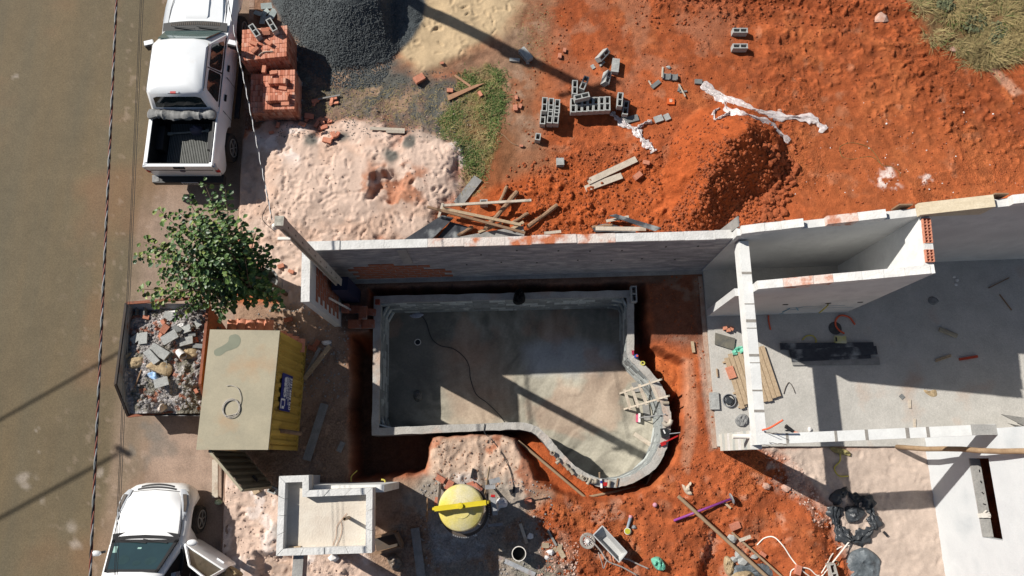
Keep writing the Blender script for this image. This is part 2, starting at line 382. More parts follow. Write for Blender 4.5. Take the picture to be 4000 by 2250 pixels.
def PRINTS(x, y):
    out = np.zeros(x.shape)
    if len(x) < 5000: return out
    order = np.argsort(x, kind='stable'); xs = x[order]; yo = y[order]
    for (cx_, cy_, a, l, w0, dp) in _PRT:
        i0, i1 = np.searchsorted(xs, cx_-.3), np.searchsorted(xs, cx_+.3); yy = yo[i0:i1]; sel = np.nonzero(np.abs(yy-cy_) < .3)[0]+i0
        if len(sel) == 0: continue
        dx, dy = xs[sel]-cx_, yo[sel]-cy_; u = (dx*math.cos(a)+dy*math.sin(a))/l; v = (-dx*math.sin(a)+dy*math.cos(a))/w0; r = np.sqrt(u*u+v*v)
        out[order[sel]] += dp*(sstep(1.05, .7, r)-.45*np.exp(-((r-1.25)/.22)**2))
    return out
def terrain(x, y):
    n = x.shape
    f1 = fbm(x, y, .7, 5, 3.1); f2 = fbm(x, y, 3.2, 4, 8.4); f3 = fbm(x, y, 9.0, 3, 1.7); f4 = fbm(x, y, 22.0, 2, 5.5)
    rough = np.ones(n); lm = .12+.88*sstep(.48, .64, fbm(x, y, .55, 4, 101))
    lump = (np.maximum(0, f3-.56)*.16+np.maximum(0, f4-.6)*.10)*lm
    rough = rough*(.45+.55*lm)
    z = (f1-.5)*.10+(f2-.5)*.032+(f3-.5)*.015+lump
    col = C_RED[None]*(0.66+.68*fbm(x, y, .35, 3, 111)[:, None])*(0.86+.28*f1[:, None])*(0.70+.55*f3[:, None])
    # greyish and orange worn areas
    def lay(m, c, k=1.0, var=.5):
        nonlocal col
        m = (np.clip(m*k, 0, 1))[:, None]; cc = c[None]*(1-var/2+var*f3[:, None])*(1-.15+.3*f2[:, None])
        col = col*(1-m)+cc*m
    lay(sstep(.52, .68, fbm(x, y, 1.1, 4, 21)), C_ORG, .5)
    lay(sstep(.58, .72, fbm(x, y, 2.3, 4, 33)), C_REDD, .8)
    # rough fringe of sand sprinkled over the soil
    lay(sstep(.66, .78, fbm(x, y, 2.6, 5, 55)), np.array([.40, .20, .12]), .4)
    lay(sstep(.55, .66, fbm(x, y, 4.5, 3, 66)), np.array([.19, .055, .024]), .5)
    lay(zone([(2150,-60),(2900,-60),(2800,200),(2500,330),(2150,420)], x, y, .6, .5, .8, 50)*sstep(.44, .6, fbm(x, y, 1.5, 5, 71)), np.array([.32, .15, .09]), .5)
    # --- tyre ruts in the upper right
    ruts = zone([(2480,-60),(3560,-60),(3560,90),(3200,85),(2560,40)], x, y, .25, .2, 1.0, 1)
    s = y+.10*x+(fbm(x, y, .4, 3, 4)-.5)*.6
    z = z+ruts*((np.abs((s*1.55) % 1-.5)-.25)*.30+np.maximum(0, f3-.5)*.2)
    lay(ruts, C_REDD, .6)
    r2 = zone([(3000,100),(3700,120),(3650,360),(3200,370),(2950,280)], x, y, .4, .3, 1.0, 2)
    z = z+r2*(np.abs((s*1.5+.3) % 1-.5)-.25)*.26*sstep(.4, .6, fbm(x, y, .9, 3, 88))+r2*(f2-.5)*.06+r2*np.maximum(0, f3-.55)*.15
    r3 = zone([(3350,300),(4000,330),(4100,520),(3950,600),(3400,500)], x, y, .4, .3, 1.0, 3)
    z = z+r3*(np.abs(((y+.25*x+(fbm(x, y, .5, 3, 9)-.5)*1.2)*2.1) % 1-.5)-.25)*.16*sstep(.4, .6, fbm(x, y, .8, 3, 77))+r3*(f2-.5)*.07+r3*np.maximum(0, f3-.55)*.15
    lay(zone([(3100,380),(4100,560),(4100,790),(3300,830),(3060,760)], x, y, .4, .3, .8, 4), C_ORG, .3)
    wsp = zone([(3400,690),(3480,650),(3520,730),(3440,740)], x, y, .1, .12, 4, 6)+zone([(3590,690),(3650,680),(3640,720),(3595,725)], x, y, .08, .1, 4, 7)
    lay(wsp*sstep(.45, .6, f3), C_WHT, .8)
    # bright orange soil around the timber behind the wall
    lay(zone([(1880,700),(2300,660),(2720,620),(2750,900),(2000,920),(1880,860)], x, y, .25, .3, 1.2, 5), np.array([.40, .092, .026]), .7)
    z = z+zone([(1900,720),(2700,640),(2700,900),(1960,920)], x, y, .2, .2, 1, 5)*((f2-.5)*.10+np.maximum(0, f3-.55)*.2)
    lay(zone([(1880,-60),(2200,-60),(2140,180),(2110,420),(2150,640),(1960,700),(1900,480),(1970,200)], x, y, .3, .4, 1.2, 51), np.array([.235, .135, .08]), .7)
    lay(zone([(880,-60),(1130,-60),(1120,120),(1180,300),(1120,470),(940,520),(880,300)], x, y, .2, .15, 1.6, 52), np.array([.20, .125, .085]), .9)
    # --- pale dusty strip where grass once stood
    lay(zone([(1900,120),(2120,60),(2060,330),(2150,470),(2050,560),(1950,480),(1960,250)], x, y, .35, .4, 1.2, 8)*sstep(.4, .6, f2), np.array([.30, .21, .15]), .6)
    lay(zone([(1900,650),(1870,560),(1960,420),(2030,520),(2000,700),(1880,780)], x, y, .25, .3, 1.6, 9), np.array([.17, .075, .035]), .75)
    # --- red mound
    h = ridge(x, y, [(2860,585,1.26),(2800,625,1.2),(2745,705,.98),(2715,815,.66)], .92, 3.3, .10)
    m = sstep(.0, .15, h); z = z*(1-m*.3)+h+m*((f3-.5)*.05+(f4-.5)*.05+(f2-.5)*.10)
    lay(m, np.array([.33, .075, .022]), .8)
    # --- grey gravel heap
    h = ridge(x, y, [(1395,25,1.40),(1340,-60,1.46),(1300,-260,1.4)], .73, 7.3, .05)
    m = sstep(.0, .10, h); z = z*(1-m)+h+m*(f4-.5)*.035
    # gravel wash round it
    wash = zone([(1060,300),(1090,60),(1180,-40),(1560,-40),(1560,280),(1790,300),(1830,430),(1740,540),(1600,540),(1450,470),(1330,430),(1180,455),(1090,450)], x, y, .3, .35, 1.6, 10)
    # --- pink sand heap
    pk = zone([(962,540),(1070,455),(1160,480),(1250,520),(1330,450),(1480,480),(1570,560),(1660,525),(1770,560),(1812,650),(1790,760),(1690,830),(1655,950),(1260,975),(1210,1000),(1205,1200),(1180,1260),(1090,1180),(1000,1060),(880,830),(890,640)], x, y, .2, .42, 1.8, 11)
    wx = x+(fbm(x, y, 1.7, 3, 12)-.5)*.5; wy = y+(fbm(x, y, 1.7, 3, 29)-.5)*.5
    rdg = 1-2*np.abs(fbm(wx, wy, 2.4, 3, 2.2)-.5)*2
    sand_t = (fbm(wx, wy, 1.5, 2, 4.4)-.5)*.9+np.maximum(0, rdg-.78)*.35-PRINTS(x, y)
    z = z*(1-pk*.6)+pk*(.08+.20*zone([(1000,560),(1250,540),(1500,580),(1760,600),(1770,720),(1650,850),(1250,900),(1060,800)], x, y, .7, .25, 1, 12)+sand_t*.13+np.maximum(0, f3-.66)*.12)
    rough = rough*(1-.65*pk); lay(pk, C_PINK, 1, .22); lay(pk*sstep(.5, .66, fbm(x, y, 1.3, 4, 95)), np.array([.52, .34, .25]), .55)
    lay(zone([(1440,650),(1560,640),(1660,690),(1640,790),(1500,830),(1410,760)], x, y, .16, .22, 2.4, 13)*sstep(.42, .55, f2), np.array([.37, .155, .085]), .85)
    hole = zone([(1455,700),(1540,690),(1590,740),(1540,790),(1450,780)], x, y, .10, .16, 3, 14)
    z = z-hole*.22*(.5+f2)
    lay(pk*zone([(960,560),(1180,470),(1260,560),(1180,640),(1010,640)], x, y, .3, .3, 1.4, 15)*sstep(.5, .62, f2), C_WHT, .7)
    lay(wash*(1-.75*pk), np.array([.15, .13, .105]), .85)
    lay(wash*(1-.65*pk)*sstep(.34, .54, fbm(x, y, 2.4, 5, 61)), np.array([.095, .098, .088]), .92)
    lay(wash*sstep(.6, .72, fbm(x, y, 2.8, 4, 77)), np.array([.34, .22, .145]), .7)
    # dark blobs of gravel lying on the sand
    for q in ((1600,560),(1345,545),(1230,560),(1110,470),(1530,620)):
        w0 = P2(*q); d = np.hypot(x-w0[0], y-w0[1]); lay(sstep(.26, .08, d+(f2-.5)*.3), np.array([.10, .105, .095]), .9)
    # --- beige sand
    bs = zone([(1535,-80),(1960,-80),(2030,20),(1990,110),(1900,190),(1770,250),(1650,285),(1570,255),(1530,150)], x, y, .2, .28, 1.5, 16)
    z = z*(1-bs*.7)+bs*(.08+sand_t*.13)
    rough = rough*(1-.65*bs); lay(bs, C_BEIGE, 1, .25)
    lay(m, C_GRAV, 1, .5); rough = np.maximum(rough, m)
    lay(zone([(1560,250),(1780,230),(1920,170),(2060,110),(2080,260),(1960,300),(1800,300),(1640,330)], x, y, .22, .3, 1.8, 62)*(1-.8*bs), np.array([.25, .165, .11]), .8)
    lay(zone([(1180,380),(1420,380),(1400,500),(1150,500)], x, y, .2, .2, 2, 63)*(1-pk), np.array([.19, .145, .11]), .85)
    # --- grass soil
    gp = zone([(1800,300),(1900,255),(1965,300),(1965,400),(1940,500),(1900,640),(1850,760),(1800,740),(1820,600),(1740,540),(1720,470),(1790,400)], x, y, .14, .2, 2.2, 17)
    lay(gp, np.array([.14, .105, .05]), .8); lay(gp*sstep(.45,.6,f2), C_GRN, .8); z = z+gp*(f3-.5)*.08
    lay(zone([(1760,560),(1840,570),(1850,640),(1800,660)], x, y, .08, .12, 3, 18)*sstep(.45, .55, f3), np.array([.5, .46, .44]), .8)
    dg = zone([(3530,-80),(4200,-80),(4200,330),(3980,250),(3800,250),(3720,190),(3620,160),(3580,60)], x, y, .15, .2, 1.6, 19)
    lay(dg, np.array([.13, .09, .045]), .9); z = z+dg*(.05+(f2-.5)*.12)
    lay(zone([(3850,260),(3890,260),(4000,360),(3960,380)], x, y, .06, .05, 2, 20), np.array([.50, .27, .18]), .8)
    # --- lot south of the wall: trodden sand left, red right
    lay(zone([(850,1180),(1200,1200),(1370,1260),(1370,1890),(1680,1860),(1700,1700),(1990,1700),(2070,1880),(2150,1930),(2060,2010),(2160,2250),(2160,2400),(700,2400)], x, y, .15, .15, 1.6, 21), np.array([.30, .205, .145]), .94)
    bl = zone([(862,1870),(960,1850),(1120,1940),(1110,2160),(1420,2170),(1600,2300),(700,2350),(700,2000)], x, y, .15, .2, 1.6, 22)
    rough = rough*(1-.5*bl); lay(bl, C_PINK, 1, .25); z = z+bl*(sand_t*.15+.05)
    lay(bl*sstep(.52, .62, f2), C_WHT, .6)
    pit = zone([(1010,2170),(1140,2170),(1150,2270),(990,2270)], x, y, .1, .18, 2.5, 23); z = z-pit*.22; lay(pit*sstep(.45, .55, f2), np.array([.3, .2, .14]), .7)
    lay(zone([(1060,2060),(1120,2040),(1130,2110),(1070,2110)], x, y, .1, .1, 3, 24), np.array([.28, .29, .28]), .6)
    bk = zone([(1690,1712),(1960,1702),(2009,1722),(2060,1810),(2082,1880),(2060,1990),(1900,1900),(1700,1900),(1670,1850)], x, y, .12, .14, 2, 25)
    rough = rough*(1-.4*bk); lay(bk, np.array([.52, .38, .29]), .92); z = z+bk*((f2-.5)*.12+np.maximum(0, f3-.6)*.12+sand_t*.08+.05)
    lay(bk*sstep(.55, .64, fbm(x, y, 2.2, 4, 91)), np.array([.36, .12, .055]), .8)
    gm = zone([(1660,1850),(1850,1840),(1990,1870),(2060,1960),(2110,2060),(2170,2180),(2230,2300),(1640,2300),(1560,2100),(1500,2020)], x, y, .2, .22, 1.8, 26)
    lay(gm*sstep(.38, .55, fbm(x, y, 1.9, 4, 44)), C_MORT, .85); z = z+gm*(f3-.5)*.04
    lay(zone([(2020,2170),(2230,2190),(2260,2300),(2000,2300)], x, y, .15, .15, 2.4, 27), np.array([.22, .215, .18]), .7)
    lay(zone([(1770,1850),(1860,1850),(1880,1900),(1790,1900)], x, y, .1, .15, 2.4, 28), np.array([.4, .41, .42]), .6)
    lay(zone([(1671,2040),(1702,2194),(1800,2190),(1889,2182),(1930,2060),(1800,2045)], x, y, .08, .10, 3, 60), np.array([.33, .325, .32]), .85)
    # red lower right with mound and hollow
    h = ridge(x, y, [(3150,2060,.30),(3120,2160,.42),(3190,2230,.35)], .45, 2.1, .12); z = z+h
    h = ridge(x, y, [(2700,1930,.10),(2850,2000,.16),(2990,2040,.12)], .3, 5.1, .1); z = z+h
    hol = zone([(2740,2110),(2800,2080),(2840,2180),(2830,2280),(2760,2280)], x, y, .2, .2, 2, 29); z = z-hol*.25
    lr = zone([(2100,1930),(3300,1800),(3350,2300),(2150,2300)], x, y, .3, .2, 1, 30); z = z+lr*((f2-.5)*.12+np.maximum(0, f3-.55)*.12)
    lay(lr*sstep(.58, .7, fbm(x, y, 2.5, 4, 13)), np.array([.46, .25, .17]), .55)
    # sandy ground by the white wall
    sr = zone([(2960,1738),(3700,1728),(3800,2320),(3330,2320),(3290,2160),(3230,2010),(3180,1930),(3060,1800)], x, y, .16, .22, 1.6, 31)
    rough = rough*(1-.55*sr); lay(sr, np.array([.45, .36, .30]), 1, .24); z = z+sr*(.04+sand_t*.07)
    ed = zone([(2950,1740),(3080,1790),(3190,1930),(3250,2060),(3200,2080),(3120,1940),(3000,1860)], x, y, .14, .2, 2, 32); lay(ed*sstep(.4, .55, f2), np.array([.45, .34, .28]), .85)
    lay(zone([(2700,1080),(2800,1060),(2815,1750),(2770,1760)], x, y, .06, .06, 2, 33), np.array([.36, .26, .20]), .75)
    lay(zone([(2520,1070),(2790,1060),(2790,1360),(2530,1340)], x, y, .2, .2, 2, 34), np.array([.16, .07, .045]), .85)  # soil darkened here, the wall's shade put into its colour
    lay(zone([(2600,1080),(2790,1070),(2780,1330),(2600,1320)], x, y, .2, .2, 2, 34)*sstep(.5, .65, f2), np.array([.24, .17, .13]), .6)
    lay(zone([(2670,1400),(2710,1400),(2715,1700),(2690,1850),(2660,1800),(2675,1650)], x, y, .06, .08, 2, 35), np.array([.46, .24, .15]), .6)
    # --- excavation round the pool
    tr = wpoly(TRENCH); b = (x > -5) & (x < 6) & (y > -2) & (y < 5)
    sd = np.full(n, -9.0); sd[b] = sdpoly(tr, x[b], y[b])+(fbm(x[b], y[b], 2.6, 4, 6.6)-.5)*.16
    dep = np.full(n, .95)
    sh = zone([(2562,1370),(2700,1380),(2700,1540),(2640,1540),(2565,1440)], x, y, .2, .1, 2, 36); dep = dep*(1-sh)+.42*sh
    led = zone([(2030,1700),(2100,1660),(2200,1760),(2300,1850),(2420,1890),(2500,1880),(2520,1990),(2100,1990)], x, y, .25, .05, 2, 37); dep = dep*(1-led)+.45*led
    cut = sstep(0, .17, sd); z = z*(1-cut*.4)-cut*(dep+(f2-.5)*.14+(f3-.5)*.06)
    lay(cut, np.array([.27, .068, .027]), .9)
    lay(cut*zone([(1340,1280),(1700,1700),(1700,1900),(1340,1900)], x, y, .1, .05, 2, 38), np.array([.075, .045, .032]), .95)  # left pit nearly black, its shade painted into the soil
    lay(cut*zone([(1430,1080),(2600,1080),(2560,1330),(1430,1300)], x, y, .1, .05, 2, 39), np.array([.13, .085, .065]), .9)  # north strip browned and darkened, shade put into its colour
    lay(zone([(1230,1000),(2560,1060),(2700,1070),(2560,1110),(1440,1130),(1440,1300),(1330,1300)], x, y, .08, .05, 2, 53), np.array([.15, .10, .075]), .9)  # wall foot darkened too, shadow tone in the soil colour
    lay(cut*sh, np.array([.42, .115, .035]), .8); lay(cut*led, np.array([.38, .09, .028]), .8)
    # inside the pool and under slab / road: keep well below their sheets
    pin = np.full(n, -9.0); pin[b] = sdpoly([(p.x, p.y) for p in PPATH], x[b], y[b])
    z = np.where(pin > -.04, np.minimum(z, -1.42), z)
    slab = zone([(2750,1062),(5200,1000),(5200,1722),(2818,1738)], x, y, .02, 0, z=.1); z = z*(1-slab)-.12*slab
    kx = kerb_x(y); road = sstep(kx+.06, kx-.06, x); z = z*(1-road)-.22*road
    wl = sstep(.28, .12, np.abs(y-(4.42+.022*x)))*(x > -4.2); z = z*(1-wl*.6)
    # flatten softly at every wall/box base is not needed: parts reach below ground
    return z, np.concatenate([np.clip(col, .004, .9), rough[:, None]], 1)
_k0, _k1 = P2(975, 0), P2(856, 2250)
def kerb_x(y): return _k0[0]+(_k1[0]-_k0[0])*(y-_k0[1])/(_k1[1]-_k0[1])
ZG = {}
def gz(x, y):
    i = int(np.clip(np.searchsorted(gx, x)-1, 0, len(gx)-2)); j = int(np.clip(np.searchsorted(gy, y)-1, 0, len(gy)-2)); Z = ZG['z']
    u = (x-gx[i])/(gx[i+1]-gx[i]); v = (y-gy[j])/(gy[j+1]-gy[j])
    return float((Z[j, i]*(1-u)+Z[j, i+1]*u)*(1-v)+(Z[j+1, i]*(1-u)+Z[j+1, i+1]*u)*v)
def G(px, py, dz=0.0):
    """point on the ground seen at a pixel"""
    z = 0.0
    for i in range(4):
        p = P(px, py, z+dz); z = max(-1.0, min(1.2, gz(p.x, p.y)))
    return Vector((p.x, p.y, z))
def grid_object(name, xs, ys, fn, m, normals=False):
    X, Y = np.meshgrid(xs, ys); nx, ny = len(xs), len(ys)
    z, col = fn(X.ravel(), Y.ravel())
    ZG['z'] = z.reshape(ny, nx)
    co = np.stack([X.ravel(), Y.ravel(), z], 1).astype(np.float32)
    i = np.arange((ny-1)*(nx-1)); r = i//(nx-1); c = i % (nx-1); a = r*nx+c
    q = np.stack([a, a+1, a+1+nx, a+nx], 1).astype(np.int32)
    me = bpy.data.meshes.new(name); me.vertices.add(len(co)); me.vertices.foreach_set('co', co.ravel())
    me.loops.add(q.size); me.loops.foreach_set('vertex_index', q.ravel())
    me.polygons.add(len(q)); me.polygons.foreach_set('loop_start', np.arange(0, q.size, 4, dtype=np.int32)); me.polygons.foreach_set('loop_total', np.full(len(q), 4, np.int32))
    me.polygons.foreach_set('use_smooth', np.ones(len(q), bool)); me.update(calc_edges=True)
    at = me.color_attributes.new('albedo', 'FLOAT_COLOR', 'POINT')
    at.data.foreach_set('color', col.astype(np.float32).ravel())
    me.materials.append(m); o = bpy.data.objects.new(name, me); return struct(link(o))
ST = .034
gx = np.concatenate([[-260, -120, -60, -30, -16, -9, -7.6], np.arange(-7.35, 14.2, ST), [15, 18, 30, 60, 120, 260]])
gy = np.concatenate([[-260, -120, -60, -30, -12, -6, -4], np.arange(-3.1, 12.7, ST), [13.5, 15, 18, 30, 60, 120, 260]])
ground = grid_object('ground', gx, gy, terrain, M_GROUND)
# ---------------------------------------------------------------- road and kerb
RZ = -.10
def roadfn(x, y):
    kx = kerb_x(y); e = kx-x                                  # distance from kerb
    x2 = np.minimum(x, kx-.005)
    f = fbm(x, y, .5, 4, 2); g = fbm(x*2.4, y*.22, 1.0, 4, 7); h = fbm(x, y, 5, 3, 4)
    asp = np.array([.152, .108, .057]); asp2 = np.array([.112, .094, .060]); gut = np.array([.30, .215, .165]); red = np.array([.22, .10, .048])
    c = asp[None]*(1-g[:, None])+asp2[None]*g[:, None]; c = c*(.84+.28*f[:, None])*(.9+.2*h[:, None])
    upper = sstep(5.5, 8.5, y)
    rr = (sstep(.5, .75, f)*.35+upper*.45*sstep(1.6, .4, e-1.2))[:, None]; c = c*(1-rr)+red[None]*rr
    gm = (sstep(2.9, 1.5, e+(g-.5)*1.2+upper*1.2)*(1-.35*upper))[:, None]; c = c*(1-gm)+gut[None]*gm*(.75+.5*h[:, None])
    sp = (sstep(.70, .80, fbm(x, y, 5.3, 3, 31))*sstep(5, 2, e)*.4)[:, None]; c = c*(1-sp)+np.array([[.36, .27, .21]])*sp
    for (qx, qy, r0) in ((90,1870,.18),(108,1895,.12),(145,1868,.10),(165,1962,.16),(285,2060,.22),(145,1682,.08),(155,1765,.07),(385,1850,.12),(60,300,.1),(300,2130,.14),(540,1205,.25)):
        w0 = P2(qx, qy, RZ); d = np.hypot(x-w0[0], y-w0[1])+(h-.5)*.25; mm = (sstep(r0, r0*.2, d)*.45)[:, None]; c = c*(1-mm)+np.array([[.42, .36, .31]])*mm
    for (qx, qy, r0) in ((620,1760,.55),(590,1700,.3),(520,1770,.2)):
        w0 = P2(qx, qy, RZ); d = np.hypot(x-w0[0], y-w0[1])+(h-.5)*.5+(f-.5)*.4; mm = (sstep(r0, r0*.4, d)*.55)[:, None]; c = c*(1-mm)+np.array([[.16, .145, .125]])*mm
    cr = sstep(.03, .0, np.abs(e-2.95))*.25; c = c*(1-cr[:, None]*.3)
    return np.full(x.shape, RZ)+(f-.5)*.01+(h-.5)*.004, np.clip(c, .01, .8)
X, _ = None, None
class _R: pass
def road_build():
    ys = np.concatenate([[-250, -90, -30, -8], np.arange(-4, 13.5, .06), [18, 40, 100, 250]]); ts = np.concatenate([[0, .03], np.arange(.09, 8.5, .06), [10, 13, 20]])
    Y, T = np.meshgrid(ys, ts, indexing='ij'); Xk = kerb_x(Y)-T
    def fn(x, y): return roadfn(x, y)
    z, col = fn(Xk.ravel(), Y.ravel()); ny, nx = Y.shape
    co = np.stack([Xk.ravel(), Y.ravel(), z], 1).astype(np.float32)
    i = np.arange((ny-1)*(nx-1)); r = i//(nx-1); c = i % (nx-1); a = r*nx+c
    q = np.stack([a, a+nx, a+1+nx, a+1], 1).astype(np.int32)
    me = bpy.data.meshes.new('road'); me.from_pydata(co.tolist(), [], q.tolist()); me.polygons.foreach_set('use_smooth', np.ones(len(q), bool))
    at = me.color_attributes.new('albedo', 'FLOAT_COLOR', 'POINT'); at.data.foreach_set('color', np.concatenate([col, np.ones((len(col), 1))], 1).astype(np.float32).ravel())
    import bmesh
    bm = bmesh.new(); bm.from_mesh(me); bmesh.ops.recalc_face_normals(bm, faces=bm.faces)
    if bm.faces[:][100].normal.z < 0: bmesh.ops.reverse_faces(bm, faces=bm.faces)
    bm.to_mesh(me); bm.free()
    me.materials.append(M_ROAD); struct(link(bpy.data.objects.new('road', me)))
road_build()
M_KERB = mat('kerb_concrete', (.33, .24, .19), (.24, .15, .105), 4, .95, .4, 30)
kb = MB(); yy = -3.2
while yy < 13.2:
    a, b2 = yy, yy+.985
    kb.prism([(kerb_x(a)-.002, a), (kerb_x(a)+.13, a), (kerb_x(b2)+.13, b2), (kerb_x(b2)-.002, b2)], -.3, .006+random.uniform(-.012, .012)); yy += 1.0
struct(meshobj('kerb', kb, M_KERB, origin=(kerb_x(0), 0, 0)))
# ---------------------------------------------------------------- pool
fl = MB(); n = len(PPATH)
def pool_floor():
    st = .04; xs = np.arange(-3.4, 4.2, st); ys = np.arange(-.9, 4.3, st); X, Y = np.meshgrid(xs, ys); x, y = X.ravel(), Y.ravel()
    sd = sdpoly([(p.x, p.y) for p in PPATH], x, y); ny, nx = X.shape
    f = fbm(x, y, 1.1, 4, 3); g = fbm(x, y, 6, 3, 9); c0 = P2(1990, 1880, PF); th = np.arctan2(y-c0[1], x-c0[0]); r = np.hypot(x-c0[0], y-c0[1])
    br = fbm(th*9+(f-.5)*3, r*1.1, 1.6, 4, 5)                      # trowel sweeps
    c2 = P2(1750, 1290, PF); th2 = np.arctan2(y-c2[1], x-c2[0]); r2 = np.hypot(x-c2[0], y-c2[1]); br2 = fbm(th2*3, r2*7+(f-.5)*2, 1.2, 4, 8)
    low = sstep(2.6, 1.7, y)*.5+.5  # shade put into the colour: darker below the wall, lighter where sunlit
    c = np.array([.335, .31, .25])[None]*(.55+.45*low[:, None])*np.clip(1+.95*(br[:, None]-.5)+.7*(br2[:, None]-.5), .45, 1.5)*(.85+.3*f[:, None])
    def lay(m, col, k): nonlocal c; m = np.clip(m*k, 0, 1)[:, None]; c = c*(1-m)+col[None]*m*(.75+.5*br[:, None])
    lay(zone([(1500,1200),(1750,1200),(1720,1500),(1500,1660)], x, y, .5, .3, 1, 3, PF), np.array([.15, .14, .12]), .8)  # left end darkened further, shade painted into the floor
    lay(zone([(1700,1330),(1950,1330),(2020,1640),(1740,1680)], x, y, .3, .4, 1, 4, PF), np.array([.40, .28, .20]), .6)
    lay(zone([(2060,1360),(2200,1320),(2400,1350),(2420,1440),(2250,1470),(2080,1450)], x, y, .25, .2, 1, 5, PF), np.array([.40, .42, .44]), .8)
    lay(zone([(2150,1520),(2400,1480),(2500,1600),(2400,1720),(2200,1700)], x, y, .4, .4, 1, 6, PF), np.array([.385, .355, .285]), .5)
    lay(sstep(.58, .7, fbm(x, y, .9, 4, 17)), np.array([.42, .25, .17]), .4)
    z = np.full(x.shape, PF)+(g-.5)*.008+(f-.5)*.01
    i = np.arange((ny-1)*(nx-1)); rr = i//(nx-1); cc = i % (nx-1); a = rr*nx+cc; keep = (sd[a] > -.1) & (sd[a+nx+1] > -.1); a = a[keep]
    q = np.stack([a, a+1, a+1+nx, a+nx], 1); used, inv = np.unique(q, return_inverse=True)
    me = bpy.data.meshes.new('pool_floor'); me.from_pydata(np.stack([x, y, z], 1)[used].tolist(), [], inv.reshape(-1, 4).tolist()); me.polygons.foreach_set('use_smooth', np.ones(len(q), bool))
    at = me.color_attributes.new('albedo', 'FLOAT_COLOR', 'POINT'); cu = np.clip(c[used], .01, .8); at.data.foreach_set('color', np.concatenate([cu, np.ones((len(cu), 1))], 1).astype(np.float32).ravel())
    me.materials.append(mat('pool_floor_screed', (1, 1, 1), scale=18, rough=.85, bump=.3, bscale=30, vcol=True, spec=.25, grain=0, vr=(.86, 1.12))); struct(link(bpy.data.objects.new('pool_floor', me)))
pool_floor()
pool = thing('pool_wall', 'unfinished pool shell of grey concrete blocks with a rounded end', 'pool', (PPATH[0].x, PPATH[0].y, PF))
core = MB(); n = len(P_IN)
ci = offset_path(PPATH, SGN*(PT/2-.012))
rings = []
for i in range(n):
    a, b2 = ci[i], P_OUT[i]
    rings.append([(a.x, a.y, PF-.2), (a.x, a.y, PZ-.05), (b2.x, b2.y, PZ-.05), (b2.x, b2.y, PF-.2)])
rings.append(rings[0]); core.loft(rings, cap=False); meshobj('mortar_core', core, M_MORT, pool)
capm = MB(); rings = []
rnd = random.Random(3)
for i in range(n):
    a, b2 = P_IN[i], P_OUT[i]; j = rnd.uniform(-.012, .012); k = rnd.uniform(-.012, .012); zz = PZ+rnd.uniform(-.006, .006)
    d = (b2-a).normalized()
    rings.append([(a.x+d.x*j, a.y+d.y*j, PZ-.052), (a.x+d.x*j, a.y+d.y*j, zz), (b2.x+d.x*k, b2.y+d.y*k, zz), (b2.x+d.x*k, b2.y+d.y*k, PZ-.052)])
rings.append(rings[0]); capm.loft(rings, cap=False); meshobj('rim', capm, M_RIM, pool, smooth=False)
# block facing: stretcher blocks along the inner face
def along(path):
    L = [0]
    for i in range(len(path)): L.append(L[-1]+(path[(i+1) % len(path)]-path[i]).length)
    return L
LI = along(P_IN); TOT = LI[-1]
def at(path, L, s):
    s = s % L[-1]
    for i in range(len(path)):
        if L[i+1] >= s:
            t = (s-L[i])/max(1e-9, L[i+1]-L[i]); a, b2 = path[i], path[(i+1) % len(path)]; return a+(b2-a)*t, (b2-a).normalized()
    return path[0], (path[1]-path[0]).normalized()
course = (PZ-.052-PF)/6; bl = .40; nb = 0; rest = MB()
for c in range(6):
    s = (c % 2)*.2; k = 0
    while s < TOT-.05+(c % 2)*.2:
        p0, _ = at(P_IN, LI, s+.008); p1, _ = at(P_IN, LI, s+bl-.008)
        d = p1-p0; Ln = d.length; d.normalize(); nn = Vector((-d.y, d.x, 0))*SGN
        c0 = (p0+p1)/2-nn*(.02-rnd.uniform(0, .006)); zc = PF+course*(c+.5)
        mb = MB().box((c0.x, c0.y, zc), (Ln, .035, course-.014), rz=math.atan2(d.y, d.x))
        if nb < 296: meshobj('block', mb, rnd.choice((M_PBLK, M_PBLK, M_PBLK3, M_PBLK2)), pool, normals=False); nb += 1
        else: rest.add(mb.v, mb.f)
        s += bl
if rest.f: stuff(meshobj('block_facing', rest, M_PBLK, pool))
# ---------------------------------------------------------------- wall helpers
def wallbox(mb, A, B, th, z0, z1a, z1b=None):
    """vertical wall; A,B = front-bottom line (world xy); thickness goes to the left of A->B"""
    z1b = z1a if z1b is None else z1b
    a, b = Vector((A[0], A[1], 0)), Vector((B[0], B[1], 0)); d = (b-a).normalized(); nn = Vector((-d.y, d.x, 0))*th
    q = [a, b, b+nn, a+nn]; zt = [z1a, z1b, z1b, z1a]
    vs = [(p.x, p.y, z0) for p in q]+[(p.x, p.y, zt[i]) for i, p in enumerate(q)]
    mb.add(vs, [(3, 2, 1, 0), (4, 5, 6, 7), (0, 1, 5, 4), (1, 2, 6, 5), (2, 3, 7, 6), (3, 0, 4, 7)])
# ---- boundary wall ----------------------------------------------------------
WZ = 2.6
wa, wb = P2(1240, 976, WZ), P2(2872, 930, WZ)
wa = (wa[0]-.32, wa[1]-.007)
bw = thing('boundary_wall', 'long grey boundary wall behind the pool with a bare brick patch', 'wall', (wa[0], wa[1], 0))
mb = MB(); wallbox(mb, wa, wb, .17, -1.0, WZ-.06); meshobj('wall', mb, M_PLASTERG, bw)
